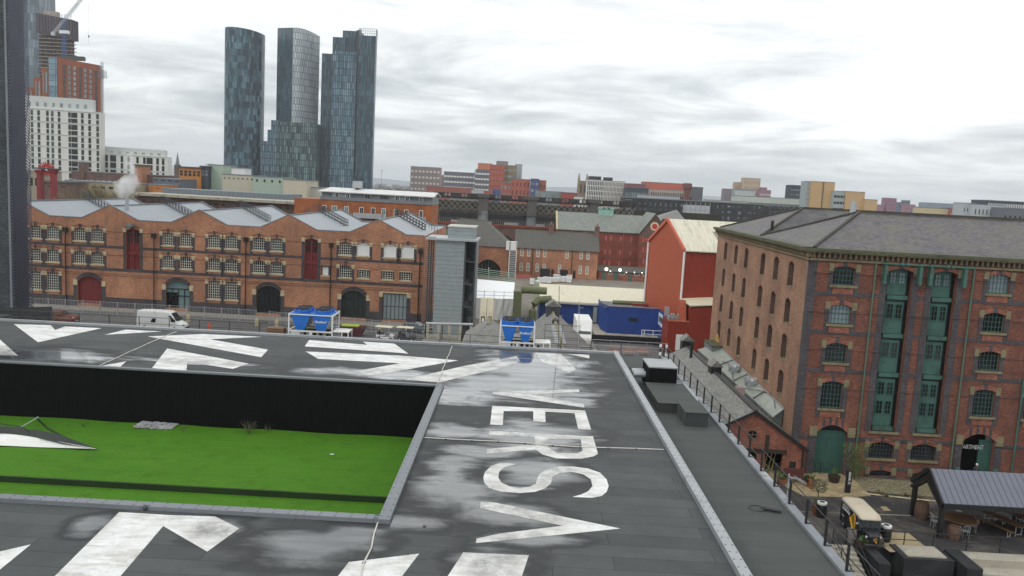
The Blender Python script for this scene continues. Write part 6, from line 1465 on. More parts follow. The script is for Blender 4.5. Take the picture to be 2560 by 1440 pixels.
o = fbox(MB(), FO2, d0[0]-.9, FO2.px(1963, 1130)[0]+.1, zl_-.05, zl_+.28, -.1, .1).build('door_beam', m_tim, OB)
c0 = FO2.px(1881, 1086); rg_ = MB().tube([FO2.P(c0[0], c0[1], -.04), FO2.P(c0[0], c0[1], .1)], .36, 18).build('round_window', m_glass, OB)
w2 = MB().bar(FO2.P(c0[0]-.36, c0[1], -.07), FO2.P(c0[0]+.36, c0[1], -.07), .05).bar(FO2.P(c0[0], c0[1]-.36, -.07), FO2.P(c0[0], c0[1]+.36, -.07), .05)
w2.tube([FO2.P(c0[0]+.38*cos(k*.393), c0[1]+.38*sin(k*.393), -.05) for k in range(17)], .05, 5); w2.build('window_frame', m_brown_brick, rg_)
h = hl[2]; put_window(FO2, OB, h[0], h[1], h[2], h[3], 2, 2, m_black, m_glass2, .1)
c1 = FO2.px(1918, 1105); fbox(MB(), FO2, c1[0]-.16, c1[0]+.16, c1[1]-.9, c1[1]+.6, -.06, 0).build('slit_panel', m_tim, OB)
st_ = MB()
for k, x in enumerate((.25, .5, .7)): cc = hl[1][0]+(hl[1][1]-hl[1][0])*x; st_.bar(FO2.P(cc-.2, .1, .5), FO2.P(cc+.05, zl_-.3, .7), .05)
st_.build('leaning_ladder', plain('yellow_ladder_paint', (.4, .35, .1), .6), OB)
MB().tube([FO2.P(ow-.1, 0.1, -.1), FO2.P(ow-.1, ozr-.1, -.1)], .06, 8).build('drain_pipe', m_black, OB)
def obx(x, y): return PX(x, y, oa.x)
for x, y, w_, h_, nm in ((1710, 868, 1.3, 1.0, 'ventilator'), (1788, 935, 1.0, .95, 'ventilator')):
    yv_ = PZ(x, y, oa.z).y; vent(OB, oa.x+.1, yv_, oa.z+.1, w_, h_*1.3, 1.3, m_black, nm)
yq = PZ(1725, 890, oa.z).y; MB().tube([(oa.x-.6, yq, oa.z-.4), (oa.x-.6, yq, oa.z+1.5)], .16, 8).build('flue', m_black, OB)
for x, y in ((1760, 910), (1836, 975)):
    q = PZ(x, y, oa.z-.1); MB().box(oa.x+.5, oa.x+1.2, q.y-.4, q.y+.4, oa.z-.9, oa.z+.25).build('chimney', plain('pinkish_render', (.32, .25, .23), .8), OB)
yl = PZ(1690, 875, oa.z-1).y; 
# glazed lean-to against the warehouse side
LT = thing('lean_to', 'low lean-to with algae stained glazed roof against the warehouse side wall', 'shed', (23, 66, 0))
m_lt = sheet('algae_stained_glazing', (.30, .33, .28), .45, .1, .4, dk=.6, wd=.13, dirt=(.16, .21, .09), damt=.8)
pA = PY(1980, 1020, 67.5); yE = 67.5
tA = PY(1982, 1022, yE); bA = PY(1937, 1047, yE-.6)
zt_, zb_ = tA.z, bA.z; yF = 97.
MB().q((bA.x, yE, zb_), (sidex(yE)-.1, yE, zt_), (sidex(yF)-.1, yF, zt_), (bA.x, yF, zb_)).q((bA.x, yE, zb_-.06), (bA.x, yF, zb_-.06), (sidex(yF)-.1, yF, zt_-.06), (sidex(yE)-.1, yE, zt_-.06)).build('glazed_roof', m_lt, LT)
MB().q((bA.x, yE, zb_-1.2), (sidex(yE)-.1, yE, zb_-1.2), (sidex(yE)-.1, yE, zt_-.05), (bA.x, yE, zb_-.05)).q((bA.x, yF, 0), (bA.x, yE, 0), (bA.x, yE, zb_), (bA.x, yF, zb_)).build('glass_end', plain('dusty_green_glass', (.10, .13, .12), .3, .2, 2), LT)
MB().bar((bA.x, yE-.03, zb_), (sidex(yE), yE-.03, zt_), .1).bar((bA.x, yE, zb_), (bA.x, yF, zb_), .1).bar((sidex(yE)-.12, yE, zt_+.03), (sidex(yF)-.12, yF, zt_+.03), .12).build('frame_bar', m_lgrey, LT)
for k in range(3): y_ = yE+6+k*7; MB().bar((bA.x, y_, zb_+.05), (sidex(y_)-.1, y_, zt_+.05), .14, .08).build('roof_joint', m_dgrey, LT)
for k, (x, y) in enumerate(((1836, 920), (1878, 955))):
    q = PZ(x, y, zt_-.1); o = MB().box(q.x-.45, q.x+.45, q.y-.7, q.y+.7, zt_-.8, zt_-.1).build('vent_base', m_lgrey, LT); MB().tube([(q.x-.6, q.y, zt_+.05), (q.x+.5, q.y, zt_+.05)], .35, 12).tube([(q.x, q.y-1.1, zt_+.1), (q.x, q.y, zt_+.1)], .25, 10).build('fan_vent', m_lgrey, LT)
cb_ = MB(); pts = [(23.2+.6*sin(k*.8), yE+1+k*1.8, 0) for k in range(12)]
cb_.tube([(x, y, zb_+(zt_-zb_)*(x-bA.x)/(sidex(y)-.1-bA.x)+.08) for x, y, z in pts], .03, 5).build('roof_cable', m_black, LT)
# grey boxed structure with a yellow arched door beside the side wall
q = PY(1769, 860, 97.); gbx = thing('zinc_box', 'dark grey zinc clad box leaning on the warehouse, below a yellow arched door', 'stair box', (25, 96, 0))
x0, x1 = PY(1769, 880, 96).x, sidex(96)-.05
MB().box(x0, x1, 94., 98., 0, PY(1780, 860, 96).z).build('box_wall', m_mgrey, gbx); MB().box(x0-.1, x1, 93.9, 98.1, PY(1780, 860, 96).z, PY(1780, 860, 96).z+.15).build('box_top', m_moss, gbx)
yd_ = plain('yellow_door_paint', (.50, .30, .06), .6, .1); s_y = FS.px(1793, 850)[0]; zdy = FS.px(1793, 832)[1]
A = arc(s_y-1., s_y+1., zdy, .9, 8)
fprism(MB(), FS, [(s_y-1., zdy-3)]+A+[(s_y+1., zdy-3)], -.05, .0).build('yellow_door', yd_, Wh)

# ============================================================ courtyard
m_asph = asphalt('dark_courtyard_asphalt', (.036, .033, .034), (.15, .135, .115), .8, .7)
m_sett = brick('buff_stone_setts', (.42, .34, .20), (.32, .25, .15), (.16, .13, .09), 1.1, .8, st=.3, big=.5)
def sett():
    m, t = new('buff_paving_flags'); P = t.n('ShaderNodeTexCoord').outputs['Object']
    b = t.n('ShaderNodeTexBrick', offset=.5, i={'Vector': P, 'Color1': (.42, .34, .19, 1), 'Color2': (.27, .20, .13, 1), 'Mortar': (.14, .12, .08, 1), 'Mortar Size': .02, 'Brick Width': .9, 'Row Height': .6})
    n = t.noise(P, 1.2, 7, .7); c = t.mix(t.mr(n, .35, .65), t.mix(1., b.outputs[0], (.7, .7, .68, 1), 'MULTIPLY'), t.mix(1., b.outputs[0], (1.15, 1.13, 1.05, 1), 'MULTIPLY'))
    out(t, **{'Base Color': c, 'Roughness': .8}); return m
def cobble():
    m, t = new('buff_cobbles'); P = t.n('ShaderNodeTexCoord').outputs['Object']
    v = t.n('ShaderNodeTexVoronoi', i={'Vector': P, 'Scale': 6.}); n = t.noise(P, .8, 7, .7)
    c = t.mix(t.mr(v.outputs[0], .1, .6), (.36, .31, .18, 1), (.13, .11, .07, 1)); c = t.mix(t.mr(n, .45, .65, 0, .6), c, (.16, .17, .08, 1))
    out(t, **{'Base Color': c, 'Roughness': .85, 'Normal': bump(t, v.outputs[0], .03, -.6)}); return m
m_flag, m_cob = sett(), cobble()
m_gravel = plain('pale_resin_gravel', (.34, .27, .16), .9, .2, 20, dirt=(.22, .18, .12))
yR = PZ(2300, 1345, 0).y      # the retaining wall line
yw = PZ(2100, 1362, 0).y
xR = 70.
tag(MB().q((SX, yw, 0), (xR, yw, 0), (xR, WY+2, 0), (SX, WY+2, 0)).build('courtyard', m_asph, None), kind='structure')
def patch(name, pts, mat, z, fnm='structure'):
    tag(MB().flat([[PZ(x, y, z) for x, y in pts]]).build(name, mat, None), kind='structure')
patch('paving', [(1900, 1180), (1925, 1196), (2010, 1240), (2120, 1243), (2178, 1240), (2142, 1205), (2130, 1190), (2120, 1180), (2020, 1160), (1900, 1140)], m_flag, .006)
patch('cobbled_strip', [(2130, 1192), (2142, 1205), (2160, 1226), (2200, 1232), (2340, 1243), (2620, 1262), (2620, 1218), (2300, 1205), (2130, 1190)], m_cob, .010)
patch('kerb_line', [(2165, 1232), (2290, 1246), (2560, 1272), (2620, 1276), (2620, 1279), (2560, 1275), (2290, 1249), (2165, 1235)], m_stone, .014)
patch('gravel_path', [(2215, 1330), (2272, 1333), (2330, 1380), (2225, 1380), (2196, 1358)], m_gravel, .012)
patch('drain_line', [(1985, 1277), (2030, 1280), (2200, 1285), (2320, 1290), (2620, 1300), (2620, 1301.5), (2320, 1291.5), (2200, 1286.5), (1985, 1278.5)], m_conc, .016)
patch('worn_patch', [(2200, 1266), (2215, 1266), (2228, 1277), (2210, 1277)], m_gravel, .018)
patch('chalky_line', [(2286, 1254), (2292, 1256), (2345, 1294), (2340, 1295)], m_conc, .020)
# retaining wall and sunken yard
RW = thing('retaining_wall', 'black painted retaining wall dropping to the sunken yard at bottom right', 'wall', (25, yw, -3))
MB().q((SX, yw, -4), (xR, yw, -4), (xR, yw, 0), (SX, yw, 0)).build('wall_face', m_dconc, RW)
gy = PZ(2400, 1436, -2.8).y
tag(MB().q((SX, 10, -4), (xR, 10, -4), (xR, yw, -4), (SX, yw, -4)).build('sunken_yard', m_dconc, None), kind='structure')
bx = thing('entrance_block', 'black concrete entrance block with a pale stone top below the courtyard railing', 'block', PZ(2340, 1400, 0))
p0, p1, p2, p3 = PZ(2252, 1378, .0), PZ(2356, 1380, .0), PZ(2378, 1400, .0), PZ(2266, 1396, .0)
Xa, Xb = PZ(2262, 1402, 0).x, PZ(2380, 1402, 0).x; Ya = PZ(2320, 1404, 0).y
MB().box(Xa, Xb, Ya, yw+.3, -4, .12).build('block_wall', m_dconc, bx)
MB().box(Xa+.35, Xb-.35, Ya+.3, yw+.1, .12, .2).build('stone_top', m_conc, bx)
MB().box(Xa+.8, Xb-.9, Ya-.05, Ya, -3.5, -1.).build('metal_shutter', m_mgrey, bx)
for k, (x, y, w_, l_) in enumerate(((2192, 1392, .75, 2.2), (2412, 1404, 1.0, 2.6))):
    p = PZ(x, y, 0); MB_ = MB().box(p.x-w_/2, p.x+w_/2, p.y-1.2, yw+.1, -4, .1); tag(MB_.build('black_pier', m_dconc, None, bevel=.03), ['narrow black pier left of the entrance block', 'wider black pier right of the entrance block'][k], 'pier')
# pale terrace steps far right
ts = thing('pale_steps', 'broad pale stone seating steps at the bottom right corner', 'steps', PZ(2500, 1400, 0)); 
for k in range(5):
    x0 = PZ(2425, 1405, 0).x; MB().box(x0, xR, yw-1.1*(k+1), yw-1.1*k, -4, .0-.5*k+.02).build('step', m_conc, ts)
# stairs with handrail
fs = thing('stone_stairs', 'flight of pale stone stairs descending beside the guard rail', 'stairs', PZ(2120, 1380, 0))
sxa, sxb = PZ(2064, 1372, 0).x+.3, PZ(2140, 1374, 0).x
for k in range(14): MB().box(sxa, sxb, yw-.42*(k+1), yw-.42*k, -4, -.17*k+.01).build('step', m_conc, fs)
for x in (sxa+.5, sxb):
    t_ = MB(); a_ = Vector((x, yw+.2, 1.)); b_ = Vector((x, yw-5.9, 1.-.17*14)); t_.tube([a_, b_], .035).tube([a_-Vector((0, 0, .45)), b_-Vector((0, 0, .45))], .025).tube([a_-Vector((0, 0, .8)), b_-Vector((0, 0, .8))], .02)
    t_.build('handrail', m_black, fs); po = MB()
    for k in range(5): q = a_+(b_-a_)*k/4; po.tube([q, q-Vector((0, 0, 1.05))], .03)
    po.build('baluster', m_black, fs)
pts = [PZ(2128, 1378, 0), PZ(2341, 1384, 0), PZ(2394, 1396, 0), PZ(2620, 1412, 0)]
pts = [Vector((PZ(2122, 1370, 0).x, yw+.12, 0)), Vector((PZ(2341, 1382, 0).x, yw+.12, 0)), Vector((PZ(2600, 1400, 0).x, yw+.12, 0))]
railing('yard_railing', 'black railing along the top of the sunken yard wall', pts, 1.1, 1.95, .03, foot=False)
# open canopy
CN = thing('canopy', 'open dark steel canopy with a ribbed grey pitched roof over the picnic tables', 'canopy', (30, 52, 0))
m_can = sheet('grey_standing_seam', (.125, .135, .17), .42, .06, .4, dk=.16, wd=.09, bd=.04)
yc0, yc1 = 52.5, 56.3; zf = 2.5; zrg = 4.15; xL = 29.6; xRr = 62.
ymid = (yc0+yc1)/2
for s in (0, 1):
    ye_ = yc0-.3 if s == 0 else yc1+.3
    rr = MB().loft([[(xL, ye_, zf), (xL, ymid, zrg), (xL, ymid, zrg+.08), (xL, ye_, zf+.08)], [(xRr, ye_, zf), (xRr, ymid, zrg), (xRr, ymid, zrg+.08), (xRr, ye_, zf+.08)]]); rr.build('roof_sheet', m_can, CN)
MB().box(xL-.02, xRr, yc0-.42, yc0-.3, zf-.28, zf+.06).build('fascia', m_black, CN)
MB().bar((xL-.05, yc0-.3, zf), (xL-.05, ymid, zrg+.05), .12, .3).bar((xL-.05, yc1+.3, zf), (xL-.05, ymid, zrg+.05), .12, .3).bar((xL-.05, yc0-.2, zf-.35), (xL-.05, ymid, zrg-.8), .12, .2).bar((xL-.05, yc1+.2, zf-.35), (xL-.05, ymid, zrg-.8), .12, .2).build('gable_truss', m_black, CN)
MB().q((xL, yc0-.2, zf-.2), (xL, ymid, zrg), (xL, yc1+.2, zf-.2), (xL, yc1-.35, zf-.35), (xL, ymid, zrg-.9), (xL, yc0+.35, zf-.35)).build('gable_panel', m_black, CN)
for k in range(4):
    x = xL+.15+k*7.5
    for y in (yc0, yc1): MB().box(x-.14, x+.14, y-.14, y+.14, 0, zf).build('post', m_black, CN)
# picnic furniture under the canopy
wt = plain('brown_table_wood', (.17, .095, .045), .6, .3, 3)
def picnic(label, loc, rz):
    t = thing('picnic_table', label, 'table', loc, rz, 'picnic tables under the canopy')
    MB().box(-1.5, 1.5, -.38, .38, .72, .78).build('table_top', wt, t, False)
    for s in (-1, 1):
        o = MB().box(-1.5, 1.5, s*.95-.16, s*.95+.16, .43, .48).build('bench', wt, t, False)
        b_ = MB()
        for x in (-1.2, 1.2): b_.bar((x, s*.95-.14, 0), (x, s*.95-.14, .43), .04).bar((x, s*.95+.14, 0), (x, s*.95+.14, .43), .04).bar((x, s*.95-.14, .08), (x, s*.95+.14, .08), .04)
        b_.build('bench_leg', m_lgrey, o, False)
    for x in (-1.2, 1.2):
        MB().bar((x, -.3, 0), (x, -.3, .72), .05).bar((x, .3, 0), (x, .3, .72), .05).bar((x, -.3, .1), (x, .3, .1), .05).build('leg', m_lgrey, t, False)
    return t
picnic('brown wooden picnic table with twin benches, left of the two under the canopy', PZ(2505, 1322, 0), rad(112)); picnic('brown wooden picnic table with twin benches at the right picture edge', PZ(2572, 1325, 0), rad(112))
q = PZ(2398, 1322, 0); t = thing('round_table', 'large round brown wooden table standing just behind the canopy post', 'table', q)
MB().lathe(0, 0, [(1.15, .72), (1.2, .75), (1.15, .79)], 28).build('table_top', wt, t, False); MB().tube([(0, 0, 0), (0, 0, .72)], .12, 8).build('pedestal', m_dgrey, t, False)
def chair(label, loc, rz):
    t = thing('metal_chair', label, 'chair', loc, rz, 'metal chairs by the round table')
    MB().box(-.21, .21, -.2, .2, .44, .47).build('seat', m_lgrey, t, False)
    for a in (-.19, .19):
        for b in (-.18, .18): MB().tube([(a, b, 0), (a, b, .45)], .018, 5).build('leg', m_lgrey, t, False)
    k_ = MB().tube([(-.2, .2, .45), (-.19, .24, .8), (-.1, .26, .9), (.1, .26, .9), (.19, .24, .8), (.2, .2, .45)], .018, 5)
    for a in (-.1, 0, .1): k_.tube([(a, .21, .46), (a, .26, .88)], .012, 4)
    k_.build('backrest', m_lgrey, t, False)
for k, (x, y, r_, l_) in enumerate(((2336, 1318, 1.6, 'metal chair just left of the canopy post'), (2388, 1343, 3.3, 'metal chair in front of the round table, nearer the post'), (2412, 1343, 2.9, 'metal chair in front of the round table, middle of the row'), (2430, 1330, 4.4, 'metal chair right of the round table'), (2395, 1292, .1, 'metal chair behind the round table'))): chair(l_, PZ(x, y, 0), r_)
# barrels
m_stave = plain('dark_barrel_staves', (.10, .055, .035), .7, .35, 3); m_grst = plain('grey_barrel_staves', (.15, .13, .12), .7, .35, 3)
def barrel(label, loc, mat, h=.95, r=.36, lid=None, hoop=None, rough=None, tilt=0):
    t = thing('barrel', label, 'barrel', loc); pf = [(r*.82, 0), (r*.95, h*.2), (r, h*.5), (r*.95, h*.8), (r*.82, h)]
    MB().lathe(0, 0, pf, 18).build('staves', mat, t, False, smooth=False)
    for f in (.12, .3, .7, .88): rr_ = r*(.82+.18*(1-abs(2*f-1)))*1.02; MB().lathe(0, 0, [(rr_, h*f-.02), (rr_, h*f+.02)], 18).build('hoop', hoop or m_dgrey, t, False)
    if lid: MB().lathe(0, 0, [(r*.86, h), (r*.9, h+.05), (r*.9, h+.16), (r*.6, h+.17)], 18).build('lid', lid, t, False); MB().lathe(0, 0, [(r*.5, h+.175), (r*.5, h+.185)], 14).build('lid_badge', m_dgrey, t, False)
    return t
m_keg = plain('black_keg_paint', (.015, .015, .017), .35, .2, 3)
barrel('black keg with white rim beside the rusty planter', PZ(2052, 1292, 0), m_keg, .95, .38, m_white, m_keg)
barrel('black keg with white rim at the right front of the black van', PZ(2212, 1352, 0), m_keg, .95, .38, m_white, m_keg)
barrel('grey wooden barrel at the top of the stone stairs', PZ(2125, 1358, 0), m_grst, .95, .38); barrel('brown barrel standing in front of the canopy post', PZ(2388-6, 1348, 0), m_stave, .95, .42)
barrel('brown barrel behind the railing before the van', PZ(2188, 1366, 0), m_stave, .85, .4)
q = PZ(2302, 1296, 0); t = thing('tall_cask', 'tall brown wooden cask standing under the left end of the canopy', 'cask', q); MB().lathe(0, 0, [(.42, 0), (.5, .6), (.42, 1.25)], 12).build('staves', m_stave, t, False); MB().lathe(0, 0, [(.48, .3), (.48, .36)], 12).build('hoop', m_dgrey, t, False)
# the vintage black van: local x forward, facing down the yard
Vn = thing('vintage_van', 'old black delivery van with cream roof, gold harp and white lettering', 'van', (0, 0, 0))
fA = PZ(2205, 1367, 0); rA_ = PZ(2128, 1293, 0)
vd = (PZ(2168, 1372, 0)-PZ(2104, 1308, 0)); vd.z = 0; rz = math.atan2(vd.y, vd.x)
org = PZ(2104, 1306, 0)   # rear right wheel side
Vn.location = (24.28, 53.9, 0); Vn.rotation_euler.z = rad(-92); Vn.scale = (.87, .76, .79)
m_vb = plain('black_van_paint', (.014, .016, .020), .3, .2, 1); m_vr = plain('rusty_cream_roof', (.52, .46, .36), .6, .12, 1.2, dirt=(.40, .24, .12))
def vsec(x, zb, zt, hw, r): return [(x, -hw, zb), (x, hw, zb), (x, hw, zt-r), (x, hw-r*.5, zt-r*.3), (x, hw-r*1.2, zt), (x, -hw+r*1.2, zt), (x, -hw+r*.5, zt-r*.3), (x, -hw, zt-r)]
MB().loft([vsec(-.3, .45, 2.2, .92, .12), vsec(-.15, .4, 2.32, .98, .2), vsec(3.2, .4, 2.35, .98, .2), vsec(3.55, .4, 1.7, .93, .2), vsec(3.7, .4, 1.5, .85, .15)]).build('body', m_vb, Vn, False)
MB().loft([[(x, -hw, z), (x, hw, z), (x, hw*.92, z+.2*s), (x, hw*.6, z+.3*s), (x, -hw*.6, z+.3*s), (x, -hw*.92, z+.2*s)] for x, hw, z, s in ((-.36, .7, 2.2, .4), (-.3, .92, 2.18, .8), (0, 1.0, 2.2, 1), (3.2, 1.0, 2.22, 1), (3.55, .96, 2.14, .7), (3.68, .8, 2.1, .4))]).build('roof', m_vr, Vn, False, smooth=True)
MB().loft([vsec(3.5, .45, 1.42, .78, .12), vsec(4.1, .45, 1.38, .66, .12), vsec(4.5, .48, 1.28, .5, .12), vsec(4.62, .55, 1.15, .42, .1)]).build('bonnet', m_vb, Vn, False, bevel=.03)
MB().q((3.7, -.82, 1.52), (3.7, .82, 1.52), (3.58, .8, 2.06), (3.58, -.8, 2.06)).build('windscreen', m_glass, Vn, False); MB().bar((3.72, 0, 1.5), (3.6, 0, 2.08), .05).build('screen_pillar', m_vb, Vn, False)
m_gold = plain('gold_emblem_paint', (.62, .36, .04), .4, .15, 3)
for s in (-1, 1):
    MB().q((2.7, s*.995, 1.5), (3.35, s*.98, 1.5), (3.3, s*.985, 2.0), (2.7, s*.995, 2.0)).build('door_window', m_glass, Vn, False)
    for x in (.55, 3.75):
        MB().lathe(0, 0, [(.0, 0)]*1, 3) if False else None
        wheel(Vn, x, s*.85, .37, .2); MB().loft([[(x+.52*cos(a), s*.62, .37+.52*sin(a)) for a in [k*math.pi/8 for k in range(9)]], [(x+.52*cos(a), s*1.02, .37+.52*sin(a)) for a in [k*math.pi/8 for k in range(9)]]], False, False).build('mudguard', m_vb, Vn, False)
    o = MB().ball((4.35, s*.58, .98), .13, 10).build('headlight', m_lgrey, Vn, False)
    MB().ball((3.6, s*1.12, 1.75), .11, 8, (.4, 1, 1)).build('mirror', m_lgrey, Vn, False)
MB().box(4.6, 4.66, -.34, .34, .5, 1.1).build('grille_board', m_vb, Vn, False, bevel=.01); MB().box(4.72, 4.8, -.85, .85, .45, .55).build('bumper', m_dgrey, Vn, False)
def harp(parent, fn, sc, d=.05):
    """harp emblem drawn with bars; fn maps (a, b) on the panel to van space"""
    m = MB(); P_ = lambda a, b: fn(a*sc, b*sc)
    cv_ = [(0, 0), (.05, .35), (.0, .8), (.05, 1.15), (.2, 1.35), (.38, 1.38)]
    m.tube([P_(a, b) for a, b in cv_], .05*sc, 6); m.tube([P_(a, b) for a, b in [(.38, 1.38), (.5, 1.2), (.62, 1.05), (.78, 1.0), (.86, .9)]], .045*sc, 6)
    m.tube([P_(0, 0), P_(.3, .25), P_(.62, .6), P_(.86, .9)], .085*sc, 6)
    for k in range(6): a = .12+.12*k; m.tube([P_(a, .1+.9*a), P_(a, 1.3-.38*a)], .012*sc, 4)
    m.build('harp_emblem', m_gold, parent, False)
harp(Vn, lambda a, b: (2.95-a, -1.0, .55+b), 1.12); harp(Vn, lambda a, b: (4.68, .17-a, .62+b), .33)
def vtext(s, size, x, z, sxx=1.): text(s, size, m_white, (x, -.988, z), (rad(90), 0, 0), Vn, True, sx=sxx)
vtext('GUINNESS', .36, 1.0, 1.72, .95); vtext('Lovely day for a', .2, .95, 2.02); vtext('Dublin', .16, .5, 1.05)
# totem sign
q0, q1 = PZ(2118, 1232, 0), PY(2120, 1176, PZ(2118, 1232, 0).y); t = thing('totem_sign', 'tall black totem sign reading GRAPE ST. in white capitals', 'sign', q0)
MB().box(-.21, .21, -.07, .07, 0, q1.z).build('panel', m_keg, t, False); text('GRAPE ST.', .24, m_white, (0.02, -.075, q1.z-.62), (rad(90), rad(90), 0), t, True)
# plants in pots
def leafy(parent, c, r, n, mat, sz=.09, sq=1., name='foliage', world=False):
    m = MB()
    for k in range(n):
        v = Vector((random.gauss(0, 1), random.gauss(0, 1), random.gauss(0, 1))).normalized()*r*random.uniform(.3, 1)**.6; v.z *= sq
        a = Vector((random.uniform(-1, 1), random.uniform(-1, 1), random.uniform(-1, 1))).normalized(); b = a.cross(Vector((random.uniform(-1, 1), .3, random.uniform(-1, 1)))).normalized()
        p = Vector(c)+v; m.q(p-a*sz, p-b*sz*.45, p+a*sz, p+b*sz*.45)
    return m.build(name, mat, parent, world)
def potplant(label, x, y, pot='terra', h=.5, r=.3, n=160, sp=.4, spike=False, sq=1., mat=None):
    t = thing('potted_plant', label, 'potted plant', PZ(x, y, 0)); pm = {'terra': m_terra, 'dark': m_tim, 'rust': plain('rusty_planter_steel', (.16, .05, .025), .8, .3, 3)}[pot]
    MB().lathe(0, 0, [(r*.7, 0), (r, h), (r*.88, h), (r*.8, h-.06)], 14).build('pot', pm, t, False)
    if spike:
        m = MB()
        for k in range(34):
            a = random.uniform(0, 6.28); e = random.uniform(.2, 1.2); q = Vector((cos(a)*sp*cos(e), sin(a)*sp*cos(e), h+sp*1.3*sin(e))); m.q((-.03, 0, h), (.03, 0, h), q)
        m.build('foliage', mat or m_leaf, t, False)
    else: leafy(t, (0, 0, h+sp*.7*sq), sp, n, mat or m_leaf, .09, sq)
    return t
potplant('spiky green plant in a dark tub before the warehouse gate', 2084, 1205, 'dark', .55, .5, sp=.6, spike=True)
potplant('round clipped bush in a terracotta pot beside the bench', 2016, 1214, 'terra', .4, .32, 200, .3, mat=m_leafd)
potplant('spiky plant in a tall terracotta pot right of the clipped bush', 2028, 1221, 'terra', .75, .26, sp=.45, spike=True)
potplant('leafy plant in a tub by the outbuilding doors', 1953, 1209, 'terra', .4, .4, 180, .4)
potplant('small grassy plant by the outbuilding doors at far left', 1912, 1195, 'dark', .3, .25, sp=.5, spike=True)
t = potplant('topiary tree in a rusty square planter beside the black keg', 2040, 1287, 'rust', .75, .34, 90, .3)
MB().tube([(0, 0, .7), (.05, 0, 1.2), (0, .03, 1.9)], .04, 6).build('trunk', m_bark, t, False); leafy(t, (0, 0, 2.15), .62, 420, m_leafd, .07, .9, 'crown')
t = thing('fern_planter', 'bushy green fern planter at the foot of the railing before the van', 'potted plant', PZ(2160, 1368, 0)); MB().box(-.6, .6, -.3, .3, 0, .4).build('planter_box', m_tim, t, False); leafy(t, (0, 0, .5), .45, 320, m_leaf, .08, .6)
t = thing('bamboo_shrub', 'loose bright green shrub growing against the warehouse wall', 'shrub', PZ(2135, 1200, 0)); s_ = MB()
for k in range(16): a = random.uniform(0, 6.28); r_ = random.uniform(.2, 1.3); s_.tube([(0, 0, 0), (cos(a)*r_*.4, sin(a)*.2*r_, 1.2), (cos(a)*r_, sin(a)*.4*r_, random.uniform(1.8, 3.1))], .018, 4)
s_.build('stem', m_bark, t, False)
m = MB()
for k in range(900):
    a = random.uniform(0, 6.28); r_ = random.uniform(.0, 1.35)**.8; z = random.uniform(.4, 3.1); p = Vector((cos(a)*r_*(.4+z*.22), sin(a)*.5*r_, z)); d_ = Vector((random.uniform(-1, 1), random.uniform(-1, 1), random.uniform(-1, .4))).normalized()
    b_ = d_.cross(Vector((0, 0, 1)))
    m.q(p, p+d_*.11+b_*.03, p+d_*.22, p+d_*.11-b_*.03)
m.build('foliage', plain('bright_bamboo_leaf', (.10, .18, .035), .5, .5, 5), t, False)
# bench
t = thing('wooden_bench', 'dark reddish wooden bench against the outbuilding wall', 'bench', PZ(1985, 1205, 0)); m_bw = plain('dark_red_bench_wood', (.10, .03, .025), .6, .3, 3)
MB().box(-.8, .8, -.25, .25, .42, .48).build('seat', m_bw, t, False); MB().box(-.8, .8, .22, .3, .5, 1.05).build('backrest', m_bw, t, False)
for x in (-.75, .75):
    for y in (-.2, .24): MB().box(x-.05, x+.05, y-.05, y+.05, 0, .62).build('leg', m_bw, t, False)
# small handrail by the gate
railing('gate_rail', 'short black railing on the ramp before the green warehouse gate', [PZ(2022, 1182, 0)+Vector((0, 0, 0)), PZ(2078, 1188, 0)], 1., 1.1, .02, foot=False)
for k, (x, y) in enumerate(((2200, 1236), (2265, 1240), (2215, 1242), (2300, 1246))):
    q = PZ(x, y, 0); t = thing('weed', ['dry weed clump on the cobbles, leftmost of four', 'dry weed clump on the cobbles, third from the left', 'dry weed clump on the cobbles, second from the left', 'dry weed clump on the cobbles near the canopy, rightmost of four'][k], 'weed', q); m = MB()
    for j in range(40): a = random.uniform(0, 6.28); r_ = random.uniform(.1, .5); m.q((r_*.3*cos(a)-.02, r_*.3*sin(a), 0), (r_*.3*cos(a)+.02, r_*.3*sin(a), 0), (r_*cos(a), r_*sin(a), random.uniform(.15, .45)))
    m.build('blade', plain('dry_grass', (.10, .10, .04), .8, .4, 5), t, False)
